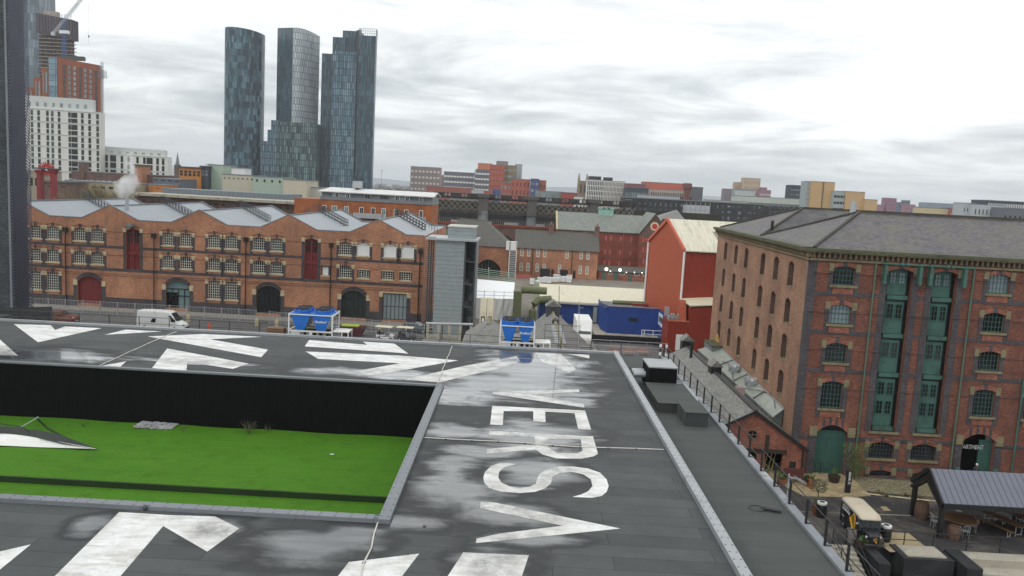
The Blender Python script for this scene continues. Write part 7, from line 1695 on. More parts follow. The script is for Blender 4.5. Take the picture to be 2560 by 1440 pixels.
# person in the doorway
def person(label, loc, rz):
    t = thing('person', label, 'person', loc, rz)
    me = bpy.data.meshes.new('body'); V = [(0, 0, .95), (0, 0, 1.2), (0, 0, 1.42), (0, -.01, 1.52), (0, -.02, 1.62), (0, -.02, 1.72), (-.1, 0, .9), (-.11, -.02, .5), (-.11, 0, .08), (-.11, -.14, .04), (.1, 0, .9), (.11, .02, .5), (.11, .03, .08), (.11, -.11, .04), (-.19, 0, 1.4), (-.24, 0, 1.12), (-.2, -.16, .95), (.19, 0, 1.4), (.24, 0, 1.12), (.22, -.14, .93), (-.19, -.22, .93), (.21, -.2, .88)]
    E_ = [(0, 1), (1, 2), (2, 3), (3, 4), (4, 5), (0, 6), (6, 7), (7, 8), (8, 9), (0, 10), (10, 11), (11, 12), (12, 13), (2, 14), (14, 15), (15, 16), (2, 17), (17, 18), (18, 19), (16, 20), (19, 21)]
    R_ = [.15, .15, .14, .055, .095, .07, .095, .065, .045, .04, .095, .065, .045, .04, .06, .045, .035, .06, .045, .035, .03, .03]
    me.from_pydata(V, E_, []); o = bpy.data.objects.new('body', me); COL.objects.link(o); o.parent = t
    sk = o.modifiers.new('skin', 'SKIN'); me.skin_vertices or None
    for k, r_ in enumerate(R_): me.skin_vertices[0].data[k].radius = (r_, r_*.8)
    me.skin_vertices[0].data[0].use_root = True
    o.modifiers.new('sub', 'SUBSURF').levels = 1; me.materials.append(plain('dark_clothes', (.04, .04, .05), .8)); 
    MB().ball((0, -.03, 1.64), .1, 10, (.85, 1, 1.15)).build('face', plain('skin_tone', (.5, .32, .24), .6), t, False); MB().ball((0, 0, 1.69), .108, 10, (.9, 1, .8)).build('hair', m_white, t, False)
person('person with pale cap standing in the open warehouse doorway', PY(2441, 1172, WY-.4)*Vector((1, 1, 0)) if False else Vector((PY(2441, 1172, WY-.4).x, WY-.4, 0)), 0)
# ============================================================ the far city
def box_uv(mb, x0, x1, y0, y1, z0, z1, top=True):
    b = len(mb.v)
    c = [(x0, y0), (x1, y0), (x1, y1), (x0, y1)]; u = 0
    for k in range(4):
        (xa, ya), (xb, yb) = c[k], c[(k+1) % 4]; L = abs(xb-xa)+abs(yb-ya)
        mb.uv[len(mb.f)] = [(u, z0), (u+L, z0), (u+L, z1), (u, z1)]; mb.q((xa, ya, z0), (xb, yb, z0), (xb, yb, z1), (xa, ya, z1)); u += L+.7
    mb.uv[len(mb.f)] = [(.2, .2)]*4; mb.q((x0, y0, z1), (x1, y0, z1), (x1, y1, z1), (x0, y1, z1)); return mb
def ring_uv(mb, pts, z0, ztop):
    """wall round a closed plan; ztop(x, y) gives the height"""
    u = 0; n = len(pts)
    for k in range(n):
        (xa, ya), (xb, yb) = pts[k], pts[(k+1) % n]; L = math.hypot(xb-xa, yb-ya); za, zb = ztop(xa, ya), ztop(xb, yb)
        mb.uv[len(mb.f)] = [(u, z0), (u+L, z0), (u+L, zb), (u, za)]; mb.q((xa, ya, z0), (xb, yb, z0), (xb, yb, zb), (xa, ya, za)); u += L
    mb.uv[len(mb.f)] = [(.2, .2)]*n; mb.q(*[(x, y, ztop(x, y)) for x, y in pts]); return mb
m_tg1 = tower_glass('dark_teal_panel_glass', (.010, .034, .055), (.17, .31, .36), (.05, .085, .11), 2.4, 6.6, .5, -.25, .16, lf=.9, rough=.3, spec=.25)
m_tg2 = tower_glass('silver_panel_glass', (.32, .36, .38), (.50, .54, .56), (.12, .14, .15), 2.6, 6.6, .5, .1, .26, .2, .25)
m_tg3 = tower_glass('dark_curtain_glass', (.012, .036, .055), (.10, .20, .24), (.03, .05, .065), 1.6, 6.8, 0., -.1, .3, .3, .7, spec=.25)
m_tg4 = tower_glass('green_curtain_glass', (.025, .05, .055), (.24, .37, .35), (.035, .05, .055), 2.1, 6.8, 0., -.1, .4, .3, .9, spec=.25)
m_tg5 = tower_glass('blue_curtain_glass', (.05, .10, .14), (.23, .36, .42), (.03, .055, .075), 1.9, 6.8, 0., 0., .35, .3, .7, spec=.25)
YT = 850.
g_t = 'glass skyscrapers'
t = thing('skyscraper', 'rounded dark blue glass skyscraper with staggered panels, leftmost of the three tall towers', 'skyscraper', (PY(600, 300, YT).x, YT, 0), 0, g_t)
xl, xr = PY(551, 200, YT).x, PY(646, 200, YT).x; zl, zr_2 = PY(553, 68, YT).z, PY(646, 76, YT).z; cx, rx = (xl+xr)/2, (xr-xl)/2
zt1 = lambda x, y: zl+(zr_2-zl)*(x-xl)/(xr-xl)+3.*(1-((x-cx+8)/rx)**2)*.5
pts = [(cx+math.copysign(abs(cos(a))**.75, cos(a))*rx, YT+16+math.copysign(abs(sin(a))**.75, sin(a))*16) for a in [k*2*math.pi/72 for k in range(72)]]
ring_uv(MB(), pts, 0, zt1).build('glass_facade', m_tg1, t)
t = thing('skyscraper', 'silver grey glass skyscraper with a dark left face and stepped glass podium, middle tower', 'skyscraper', (PY(745, 300, YT).x, YT, 0), 0, g_t)
A_, B_, D_2 = PY(694, 70, YT+22), PY(733, 69, YT), PY(800, 91, YT+26)
zt_a, zt_b, zt_d = A_.z, B_.z, D_2.z
MB_ = MB(); MB_.uv[0] = [(0, 0), (26, 0), (26, zt_b), (0, zt_a)]; MB_.q((A_.x, A_.y, 0), (B_.x, B_.y, 0), (B_.x, B_.y, zt_b), (A_.x, A_.y, zt_a)); MB_.build('dark_face', m_tg3, t)
MB_ = MB(); u = 0; prev = (B_.x, B_.y, zt_b); n = 12
for k in range(1, n+1):
    f = k/n; x = B_.x+(D_2.x-B_.x)*f; y = B_.y+(D_2.y-B_.y)*f-7*sin(f*math.pi); z = zt_b+(zt_d-zt_b)*f+1.5*sin(f*math.pi); L = math.hypot(x-prev[0], y-prev[1])
    MB_.uv[len(MB_.f)] = [(u, 0), (u+L, 0), (u+L, z), (u, prev[2])]; MB_.q((prev[0], prev[1], 0), (x, y, 0), (x, y, z), prev); prev = (x, y, z); u += L
MB_.q((D_2.x, D_2.y, 0), (D_2.x-20, D_2.y+25, 0), (D_2.x-20, D_2.y+25, zt_d), (D_2.x, D_2.y, zt_d)).q((A_.x, A_.y, zt_a), (B_.x, B_.y, zt_b), (D_2.x, D_2.y, zt_d), (D_2.x-20, D_2.y+25, zt_d))
MB_.build('silver_face', m_tg2, t)
def bpx(t, x0, x1, yt, Y, D, mat, name, yref=None, z0=0.):
    a, b = PY(x0, yt, Y), PY(x1, yt+.05*(x1-x0)*0, Y); return box_uv(MB(), a.x, b.x, Y, Y+D, z0, a.z).build(name, mat, t)
bpx(t, 652, 678, 352, YT-16, 20, m_tg5, 'podium_step'); bpx(t, 669, 698, 324, YT-18, 22, m_tg5, 'podium_step'); bpx(t, 678, 698, 300, YT-14, 22, m_tg5, 'podium_step'); bpx(t, 695, 791, 304, YT-22, 20, m_tg4, 'podium')
t = thing('skyscraper', 'stepped dark glass skyscraper with an open crown frame, rightmost of the three tall towers', 'skyscraper', (PY(870, 300, YT).x, YT-10, 0), 0, g_t)
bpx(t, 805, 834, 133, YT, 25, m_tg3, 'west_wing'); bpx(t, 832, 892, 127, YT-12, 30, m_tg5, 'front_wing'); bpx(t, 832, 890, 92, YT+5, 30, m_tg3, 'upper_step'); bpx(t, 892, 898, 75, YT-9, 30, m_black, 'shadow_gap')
bpx(t, 898, 940, 88, YT-14, 8, m_tg3, 'east_wing'); bpx(t, 857, 899, 76, YT+6, 25, m_tg3, 'crown_step')
cr = MB(); a, b = PY(899, 70, YT-14), PY(941, 73, YT-14); zc0 = PY(899, 88, YT-14).z
for k in range(9): x = a.x+(b.x-a.x)*k/8; cr.box(x-.15, x+.15, YT-14, YT-13.6, zc0, a.z)
for f in (.33, .66, 1.): cr.box(a.x, b.x, YT-14, YT-13.6, zc0+(a.z-zc0)*f-.2, zc0+(a.z-zc0)*f)
for k in range(4): y = YT-14+8*k/3; cr.box(a.x-.1, a.x+.3, y, y+.4, zc0, a.z); cr.box(b.x-.3, b.x, y, y+.4, zc0, a.z)
cr.build('crown_frame', m_mgrey, t)
# generic block: front at Y between two picture columns, top at a picture row, rows of windows as its own parts
def block(label, x0, x1, yt, Y, col, rows=0, cols=0, name='city_block', cat='building', D=None, ww=.5, wh=.55, wm=None, group=None, dirt=None, top=None, fz=0., lo=None, mat=None, bands=None, side=None):
    a, b = PY(x0, yt+.0267*(x1-x0), Y), PY(x1, yt+.0267*(x1-x0), Y)
    a, b = PY(x0, yt, Y), PY(x1, yt+.0535*(x1-x0), Y); W = b.x-a.x; H = a.z; D = D or max(12, W*.5)
    t = thing(name, label, cat, (a.x, Y, 0), 0, group)
    MB().box(a.x, b.x, Y, Y+D, -.05, H).build('wall', mat or plain('paint_'+name, col, .8, .1, .05, dirt=dirt), t)
    if top: MB().box(a.x-.4, b.x+.4, Y-.4, Y+D, H, H+max(.6, H*.02)).build('roof', top, t)
    else: MB().box(a.x-.15, b.x+.15, Y-.15, Y+D, H, H+.35).build('parapet', m_mgrey, t)
    if rows:
        lo = PY(x0, lo, Y).z if lo else 2.; hh = (H-lo-1.)/rows; cw = W/cols; wm = wm or m_glass; me = MB().box(-cw*ww/2, cw*ww/2, -.12, .0, 0, hh*wh).mesh('window', wm)
        if rows*cols <= 100:
            for r in range(rows):
                for c in range(cols): o = bpy.data.objects.new('window', me); COL.objects.link(o); o.parent = t; o.location = (cw*(c+.5), 0, lo+hh*(r+.22))
        else:
            m = MB()
            for r in range(rows):
                for c in range(cols):
                    s = a.x+cw*(c+.5); z = lo+hh*(r+.22); m.q((s-cw*ww/2, Y-.1, z), (s+cw*ww/2, Y-.1, z), (s+cw*ww/2, Y-.1, z+hh*wh), (s-cw*ww/2, Y-.1, z+hh*wh))
            tag(m.build('window_grid', wm, t), kind='stuff')
        if bands:
            m = MB()
            for r in range(rows+1): m.box(a.x, b.x, Y-.5, Y, lo+hh*r-.25, lo+hh*r+.15)
            m.build('floor_band', bands, t)
    return t
# ---- left group
YL = 420.
t = thing('glass_tower', 'pale blue glass tower rising out of the top of the picture behind the screened tower', 'skyscraper', (PY(75, 100, 640).x, 640, 0)); a = PY(20, 100, 640).x; b = PY(94, 100, 640).x
ring_uv(MB(), [(a, 640), (b-3, 640), (b, 643), (b, 665), (a, 665)], 0, lambda x, y: 175.).build('glass_facade', tower_glass('pale_blue_panel_glass', (.07, .10, .13), (.24, .30, .34), (.12, .15, .18), 2.4, 6.6, .5, 0., .16), t)
# tower under construction
Yc = 600.; t = thing('tower_under_construction', 'unfinished concrete tower with bare floors and dark netting round its top, beside the crane', 'skyscraper', (PY(138, 100, Yc).x, Yc, 0))
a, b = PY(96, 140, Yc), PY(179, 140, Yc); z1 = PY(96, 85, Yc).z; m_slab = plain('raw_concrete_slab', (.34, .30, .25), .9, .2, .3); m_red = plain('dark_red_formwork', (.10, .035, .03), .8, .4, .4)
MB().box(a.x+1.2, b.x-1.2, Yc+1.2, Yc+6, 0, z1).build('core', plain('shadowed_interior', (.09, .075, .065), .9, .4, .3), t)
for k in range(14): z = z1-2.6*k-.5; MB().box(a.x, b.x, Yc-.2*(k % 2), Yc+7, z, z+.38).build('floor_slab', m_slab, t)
cl_ = MB()
for k in range(9): x = a.x+.6+(b.x-a.x-1.2)*k/8; cl_.box(x-.25, x+.25, Yc+.3, Yc+.8, z1-38, z1)
cl_.build('column', m_red, t)
zn = PY(96, 33, Yc).z; zn2 = PY(183, 50, Yc).z; bxx = PY(183, 60, Yc).x
MB().loft([[(a.x-.5, Yc-1, z1+1), (bxx, Yc-1, z1-3), (bxx, Yc+7, z1-3), (a.x-.5, Yc+7, z1+1)], [(a.x-.5, Yc-1, zn), (bxx, Yc-1, zn2), (bxx, Yc+7, zn2), (a.x-.5, Yc+7, zn)]]).build('screen_netting', sheet('dark_purple_netting', (.05, .035, .045), 2.4, .3, .7, dk=2.6, wd=.07), t)
MB().box(a.x+3, a.x+13, Yc+2, Yc+6, zn-3, zn+2.2).build('lift_core', m_slab, t); tb = MB()
for k in range(12): x = a.x+1+(bxx-a.x-2)*k/11; tb.box(x-.12, x+.12, Yc-1.3, Yc-1, zn2-9, zn2+3.5-(zn2-zn)*(1-k/11)*0)
tb.build('screen_post', m_mgrey, t)
# luffing crane
t = thing('tower_crane', 'blue luffing tower crane with a pale lattice jib rising to the right', 'crane', (PY(160, 120, 590).x, 590, 0)); m_cb = plain('crane_blue', (.03, .09, .26), .5, .1, 1)
def lattice(t, name, a, b, w_, mat, n, r=.16):
    a, b = Vector(a), Vector(b); d = (b-a).normalized(); s = d.cross(Vector((0, 1, 0))).normalized(); c = Vector((0, 1, 0)); m = MB()
    cs = [(-1, -1), (1, -1), (1, 1), (-1, 1)]
    for i, j in cs: m.bar(a+s*i*w_/2+c*j*w_/2, b+s*i*w_/2+c*j*w_/2, r*1.6)
    for k in range(n):
        p, q = a+(b-a)*k/n, a+(b-a)*(k+1)/n; f = 1 if k % 2 else -1
        for j in (-1, 1): m.bar(p+s*f*w_/2+c*j*w_/2, q-s*f*w_/2+c*j*w_/2, r)
        m.bar(p-s*w_/2-c*w_/2, p+s*w_/2-c*w_/2, r)
    return m.build(name, mat, t)
p0, p1 = PY(160, 150, 590), PY(160, 62, 590); lattice(t, 'mast', (p0.x, 590, 90), (p1.x, 590, PY(160, 82, 590).z), 1.8, m_cb, 22)
lattice(t, 'jib', PY(133, 84, 590), PY(208, -8, 590), 1.5, m_lgrey, 22, .14)
lattice(t, 'a_frame', PY(158, 80, 590), PY(161, 48, 590), 1.6, m_cb, 6)
a, b = PY(150, 84, 590), PY(172, 77, 590); MB().box(a.x, b.x, 588.6, 591.4, a.z, b.z).build('machinery_deck', m_white, t); MB().box(PY(129, 90, 590).x, PY(138, 90, 590).x, 589, 591, PY(133, 89, 590).z, PY(133, 80, 590).z).build('counterweight', m_lgrey, t)
MB().tube([PY(222, -30, 590), PY(222, 112, 590)], .06, 4).build('hoist_rope', m_dgrey, t); p = PY(222, 90, 590); MB().box(p.x-.35, p.x+.35, 589.7, 590.3, p.z-1, p.z+.5).build('hook_block', m_dgrey, t)
MB().bar(PY(161, 48, 590), PY(195, 8, 590), .12).bar(PY(161, 48, 590), PY(136, 84, 590), .15).build('tie_rope', m_lgrey, t)
# hoist mast
t = thing('hoist_mast', 'thin lattice mast with a cage platform beside the rust coloured tower', 'mast', (PY(257, 300, 440).x, 440, 0)); lattice(t, 'mast', (PY(257, 360, 440).x, 440, PY(257, 372, 440).z), (PY(255, 155, 440).x, 440, PY(255, 155, 440).z), 1.0, m_lgrey, 44, .1)
a, b = PY(250, 195, 440), PY(264, 177, 440); o = MB()
for k in range(6): x = a.x+(b.x-a.x)*k/5; o.box(x-.08, x+.08, 438.6, 438.8, a.z, b.z).box(x-.08, x+.08, 441, 441.2, a.z, b.z)
for f in (0, .33, .66, 1): z = a.z+(b.z-a.z)*f; o.box(a.x, b.x, 438.6, 438.8, z-.1, z+.1)
o.build('cage', m_mgrey, t)
# rust coloured tower
YQ = 470.; m_rust = plain('rust_red_cladding', (.24, .065, .025), .7, .2, .12, dirt=(.34, .12, .03)); m_rust2 = plain('dark_rust_cladding', (.15, .04, .025), .7, .15, .12)
t = thing('rust_tower', 'rust coloured stepped tower with thin window strips and a glass stair slot', 'building', (PY(180, 200, YQ).x, YQ, 0))
a, b = PY(142, 143, YQ), PY(248, 163, YQ); MB().loft([[(a.x, YQ, 0), (b.x, YQ, 0), (b.x, YQ+4, 0), (a.x, YQ+4, 0)], [(a.x, YQ, a.z), (b.x, YQ, b.z), (b.x, YQ+4, b.z), (a.x, YQ+4, a.z)]]).build('main_wall', m_rust, t)
for k in range(7):
    x = a.x+(b.x-a.x)*(.17+.125*k); m = MB(); zt_ = a.z+(b.z-a.z)*(.17+.125*k)-3.4
    for j in range(13): m.box(x-.7, x+.7, YQ-.1, YQ, zt_-j*2.9-2.1, zt_-j*2.9)
    m.build('window_strip', m_glassb if k % 3 else m_glass2, t)
    MB().box(x-.95, x+.95, YQ-.05, YQ+.02, zt_-39, zt_).build('strip_backing', m_rust2, t)
MB().box(PY(142, 150, YQ).x, PY(206, 150, YQ).x, YQ+1, YQ+3.5, a.z-1, a.z+1.3).build('roof_plant', m_dgrey, t)
q0, q1 = PY(121, 143, YQ), PY(142, 143, YQ); box_uv(MB(), q0.x, q1.x, YQ-.2, YQ+3, 0, q0.z).build('glass_slot', tower_glass('slot_glass', (.16, .26, .32), (.24, .34, .40), (.08, .1, .12), 4, 3.2, 0, 0, .15), t)
for x0, x1, yt in ((103, 121, 170), (84, 104, 193), (60, 85, 217)):
    p, q = PY(x0, yt, YQ+3), PY(x1, yt, YQ+3); MB().box(p.x, q.x, YQ+3, YQ+5, 0, p.z).build('step_wall', m_rust, t)
    for f in (.3, .7): x = p.x+(q.x-p.x)*f; MB().box(x-.45, x+.45, YQ+2.9, YQ+3, p.z-14, p.z-2.).build('window_strip', m_glassb, t)
# white student block and its lower neighbour
m_wc = plain('white_concrete_panel', (.62, .61, .57), .7, .06, .1); m_wt = plain('pale_top_cladding', (.50, .52, .50), .6, .08, .1)
def white_block(label, x0, x1, yt, yset, x1s, Y, ncol, D=5, strips=None, nfl=14, wide=()):
    a, b = PY(x0, yt, Y), PY(x1, yt+(x1-x0)*.068, Y); t = thing('white_block', label, 'building', (a.x, Y, 0), 0)
    MB().loft([[(a.x, Y, 0), (b.x, Y, 0), (b.x, Y+D, 0), (a.x, Y+D, 0)], [(a.x, Y, a.z), (b.x, Y, b.z), (b.x, Y+D, b.z), (a.x, Y+D, a.z)]]).build('wall', m_wc, t)
    p, q = PY(x0, yset, Y+2), PY(x1s, yset+(x1s-x0)*.068, Y+2); MB().loft([[(p.x, Y+2, a.z-1), (q.x, Y+2, a.z-1), (q.x, Y+D, a.z-1), (p.x, Y+D, a.z-1)], [(p.x, Y+2, p.z), (q.x, Y+2, q.z), (q.x, Y+D, q.z), (p.x, Y+D, p.z)]]).build('top_floor', m_wt, t)
    for k in range(int((q.x-p.x)/4)): x = p.x+2+4*k; MB().box(x-.7, x+.7, Y+1.9, Y+2, a.z+1, p.z-3).build('top_window', m_glassb, t)
    fl = MB(); fs_ = (a.z-8)/nfl*2
    for k in range(nfl//2+1): z = a.z-.2-k*fs_; fl.loft([[(a.x, Y-.25, z-.22), (b.x, Y-.25, z+b.z-a.z-.22), (b.x, Y-.25, z+b.z-a.z+.1), (a.x, Y-.25, z+.1)], [(a.x, Y, z-.22), (b.x, Y, z+b.z-a.z-.22), (b.x, Y, z+b.z-a.z+.1), (a.x, Y, z+.1)]])
    fl.build('floor_band', m_wt, t)
    for k, x_ in enumerate(strips):
        x = PY(x_, yt+40, Y).x; w_ = 1.5 if x_ in wide else .62; m = MB(); zt = a.z+(b.z-a.z)*(x-a.x)/(b.x-a.x)
        for j in range(nfl): z = zt-1.-j*fs_/2; m.box(x-w_, x+w_, Y-.12, Y, z-fs_/2+.5, z)
        m.build('window_strip', m_glass if x_ in wide or k % 3 else m_glass2, t)
    return t
white_block('tall white panelled block with narrow window strips in front of the rust tower', 63, 249, 268, 238, 231, 400., 12, strips=[80, 97, 119, 131, 148, 174, 186, 206, 224, 244], wide=(186,))
white_block('lower white panelled block with wide dark bays right of the tall white block', 250, 419, 381, 365, 412, 405., 10, 5, strips=[267, 283, 305, 322, 344, 361, 374, 394, 408], nfl=6, wide=(283, 374))
# church spire
t = thing('church_spire', 'thin dark stone church spire left of the orange flats', 'church', (PY(444, 400, 700).x, 700, 0)); a = PY(444, 380, 700); b_ = PY(444, 412, 700)
MB().box(a.x-2.1, a.x+2.1, 698, 702, 0, b_.z).build('tower', m_brown_brick, t); MB().loft([[(a.x+1.9*cos(k*.785), 700+1.9*sin(k*.785), b_.z) for k in range(8)], [(a.x+.08*cos(k*.785), 700+.08*sin(k*.785), a.z) for k in range(8)]]).build('spire', m_mgrey, t)
# red gate sculpture
Ys = 205.; t = thing('red_gateway', 'dark red gateway of two thick columns with a spoked wheel ornament on top', 'sculpture', (PY(117, 450, Ys).x, Ys, 0)); m_dr = plain('dark_red_steel', (.20, .018, .02), .5, .15, 1); m_rd2 = plain('bright_red_ornament', (.40, .03, .03), .5, .4, 3)
for x0, x1 in ((95, 106), (129, 139)):
    p, q = PY(x0, 430, Ys), PY(x1, 430, Ys); zt_ = PY(x0, 424, Ys).z; MB().loft([[(p.x-.0, Ys-.7, 0), (q.x, Ys-.7, 0), (q.x, Ys+.7, 0), (p.x, Ys+.7, 0)], [(p.x, Ys-.7, zt_-1.2), (q.x, Ys-.7, zt_-1.2), (q.x, Ys+.7, zt_-1.2), (p.x, Ys+.7, zt_-1.2)], [(p.x-.5, Ys-.9, zt_), (q.x+.5, Ys-.9, zt_), (q.x+.5, Ys+.9, zt_), (p.x-.5, Ys+.9, zt_)]]).build('column', m_dr, t)
p, q = PY(91, 422, Ys), PY(142, 424, Ys); MB().box(p.x, q.x, Ys-1, Ys+1, zt_, zt_+.35).build('platform', m_dgrey, t)
cc = PY(118, 423, Ys); m = MB()
for k in range(22): a = k*2*math.pi/22; m.bar(cc+Vector((cos(a)*.5, -.3, sin(a)*.5)), cc+Vector((cos(a)*1.95, -.3, sin(a)*1.75)), .22); e = cc+Vector((cos(a)*1.95, -.3, sin(a)*1.75)); m.ball(e, .2, 6)
for rr_ in (.7, 1.3): m.tube([cc+Vector((cos(k*.3927)*rr_, -.3, sin(k*.3927)*rr_*.9)) for k in range(17)], .18, 5)
m.build('wheel_ornament', m_rd2, t)
# low brick and render buildings, left
block('long low brown brick range with a chimney in front of the white blocks', 178, 385, 428, 330., (.17, .08, .05), 2, 14, wm=m_glassb, mat=m_brown_brick, D=20)
block('cream rendered low range with small paned windows behind the bare tree', 163, 330, 452, 290., (.33, .29, .2), 1, 8, wm=m_glass2, lo=468, D=14)
block('plain brick chimney stack before the tall white block', 196, 209, 406, 329., (.12, .06, .05), cat='chimney', name='brick_stack', D=4, mat=m_brown_brick)
block('small brick building with green columns beside the screened tower', 60, 97, 428, 280., (.3, .26, .2), 1, 3, wm=m_glass2, lo=470, D=14)
block('red brick house with a slate roof between the red gateway columns', 100, 165, 455, 270., (.2, .06, .04), 1, 4, mat=m_brown_brick, top=m_dslate, D=14, lo=466)
block('round brick stair turret right of the steam plume', 336, 354, 414, 325., (.25, .09, .06), name='brick_turret', D=8, top=m_dslate, mat=m_red_brick)
block('grey clad flats with a glazed top floor left of the orange flats', 382, 450, 446, 310., (.12, .13, .15), 1, 4, wm=m_glass, lo=440+8, D=16); block('orange rendered low wing below the grey clad flats', 372, 418, 462, 300., (.45, .17, .04), 1, 3, wm=m_glass, D=14, lo=470)
block('orange and dark glass flats with flat projecting roofs', 448, 502, 419, 330., (.45, .18, .04), 2, 5, wm=m_glass, ww=.62, wh=.8, top=m_dgrey, D=16, lo=440)
block('dark glazed stair bay between the orange and pale green flats', 502, 521, 418, 331., (.05, .06, .07), 2, 2, wm=m_glassb, ww=.7, top=m_dgrey, D=16, lo=440)
block('pale green rendered flats with a blank wall', 519, 558, 412, 334., (.34, .42, .34), D=16)
block('cream flats with small windows below the rounded tower', 556, 636, 436, 320., (.45, .42, .33), 2, 7, wm=m_glass, ww=.35, D=16, lo=446)
block('small white cube penthouse on the cream flats', 579, 612, 420, 326., (.62, .62, .6), D=8)
block('pale green flats with one tall window, right of the cream flats', 633, 709, 441, 318., (.34, .42, .34), 1, 4, wm=m_glass, ww=.22, wh=.8, D=18, lo=455)
block('blank cream rendered block right of the pale green flats', 708, 767, 449, 316., (.50, .45, .35), D=18)
block('low white flat roofed block with a round tank', 766, 802, 469, 322., (.5, .48, .42), 1, 3, wm=m_glass2, D=14)
# long modern low building behind the gabled hall
t = block('long low modern building with a pale flat roof edge behind the gabled brick hall', 335, 800, 489, 215., (.2, .07, .05), 1, 26, wm=m_glass2, ww=.5, wh=.75, mat=m_brown_brick, D=26, lo=503)
a, b = PY(335, 484, 214), PY(802, 511, 214); o = MB().loft([[(a.x, 213.5, a.z-.4), (b.x, 213.5, b.z-.4), (b.x, 213.5, b.z+.3), (a.x, 213.5, a.z+.3)], [(a.x, 240, a.z-.4), (b.x, 240, b.z-.4), (b.x, 240, b.z+.3), (a.x, 240, a.z+.3)]]).build('roof_edge', m_conc, t)
a, b = PY(405, 470, 226), PY(722, 486, 226); MB().box(a.x, b.x, 226, 240, a.z-4, a.z).build('plant_screen', sheet('grey_plant_screen', (.14, .17, .19), 1.2, .1, .5, dk=.8), t)
# orange flats with white roof behind the hall's right end
Yf = 185.; t = thing('orange_flats', 'orange brick flats with grey top floor, small balconies and a white metal roof', 'building', (PY(940, 520, Yf).x, Yf, 0))
Ff = Frame((PY(800, 520, Yf).x, Yf, 0.)); s1 = Ff.px(1065, 530)[0]; zb_ = Ff.px(930, 505)[1]; ztp = Ff.px(930, 487)[1]; m_ob = brick('bright_orange_brick', (.42, .13, .04), (.34, .10, .035), (.3, .15, .08), st=.12)
MB().box(Ff.O.x-6, Ff.O.x+s1+1.3, Yf, Yf+15, -.05, zb_).build('brick_wall', m_ob, t)
m_gc = sheet('grey_top_cladding', (.20, .23, .25), .5, .1, .5, dk=.85, wd=.1); MB().box(Ff.O.x+.2, Ff.O.x+s1+1.3, Yf+.6, Yf+15, zb_, ztp+.1).build('top_floor', m_gc, t)
for x0, x1 in ((829, 878), (976, 1025)): a, b = Ff.px(x0, 500)[0], Ff.px(x1, 500)[0]; MB().box(Ff.O.x+a, Ff.O.x+b, Yf+.1, Yf+1, zb_, ztp+.2).build('bay', m_gc, t)
ym = Yf+7.5; m_wr = sheet('white_metal_roof', (.62, .62, .60), .6, .05, .5, dk=.85, dirt=(.3, .25, .22), damt=.4); rz_ = PY(850, 471, ym).z
MB().loft([[(Ff.O.x-.5, Yf-.3, ztp+.1), (Ff.O.x+s1+1.8, Yf-.3, ztp+.1), (Ff.O.x+s1+1.8, Yf-.3, ztp+.3), (Ff.O.x-.5, Yf-.3, ztp+.3)], [(Ff.O.x+.6, ym, rz_), (Ff.O.x+s1+1.8, ym, rz_), (Ff.O.x+s1+1.8, ym, rz_+.2), (Ff.O.x+.6, ym, rz_+.2)], [(Ff.O.x-.5, Yf+15.3, ztp+.1), (Ff.O.x+s1+1.8, Yf+15.3, ztp+.1), (Ff.O.x+s1+1.8, Yf+15.3, ztp+.3), (Ff.O.x-.5, Yf+15.3, ztp+.3)]]).build('roof', m_wr, t)
MB().prismx([(Yf, ztp+.0), (Yf+15, ztp+.0), (ym, rz_)], Ff.O.x+s1+1., Ff.O.x+s1+1.3).build('gable_end', m_gc, t)
for x, w_ in ((842, 10), (869, 10), (918, 18), (959, 26), (993, 11), (1018, 11), (1053, 10)):
    a, b = Ff.px(x-w_/2, 497)[0], Ff.px(x+w_/2, 497)[0]; z = zb_+.5; put_window(Ff, t, a, b, z, z+1.25, max(2, round(w_/5)), 1, m_white, m_glass, .0 if w_ < 12 else .5, fr=.1)
for x, w_, k in ((811, 10, 0), (836, 14, 1), (866, 12, 1), (904, 11, 0), (933, 11, 0), (959, 11, 1), (990, 10, 0), (1016, 10, 0), (1053, 10, 0)):
    a, b = Ff.px(x-w_/2, 525)[0], Ff.px(x+w_/2, 525)[0]; z = zb_-3.2; put_window(Ff, t, a, b, z, z+1.9, 2, 1, m_white, m_teal if k else m_glass, -.05, fr=.12)
bl_ = MB()
for x0, x1, y in ((886, 968, 533), (1030, 1066, 543)):
    a, b = Ff.px(x0, y)[0], Ff.px(x1, y)[0]; z = Ff.px(x0, y)[1]; MB().box(Ff.O.x+a, Ff.O.x+b, Yf-1.3, Yf, z-1., z-.85).build('balcony_slab', m_lgrey, t); q_ = MB().box(Ff.O.x+a, Ff.O.x+b, Yf-1.3, Yf-1.25, z-.85, z+.2); q_.build('balcony_screen', m_lgrey, t)
q_ = MB().box(Ff.O.x, Ff.O.x+s1+1.3, Yf-.15, Yf-.08, zb_, zb_+.75); q_.build('balustrade', m_mgrey, t)
p = PY(892, 460, Yf+5); o = MB().box(p.x-1, p.x+1, Yf+5, Yf+7, p.z-.9, p.z+.7).build('roof_fan', m_lgrey, t)
MB().tube([(p.x+.2, Yf+5.5, p.z-2.4), (p.x, Yf+5.5, p.z-.6)], .45, 8).build('roof_fan_duct', m_dgrey, t)
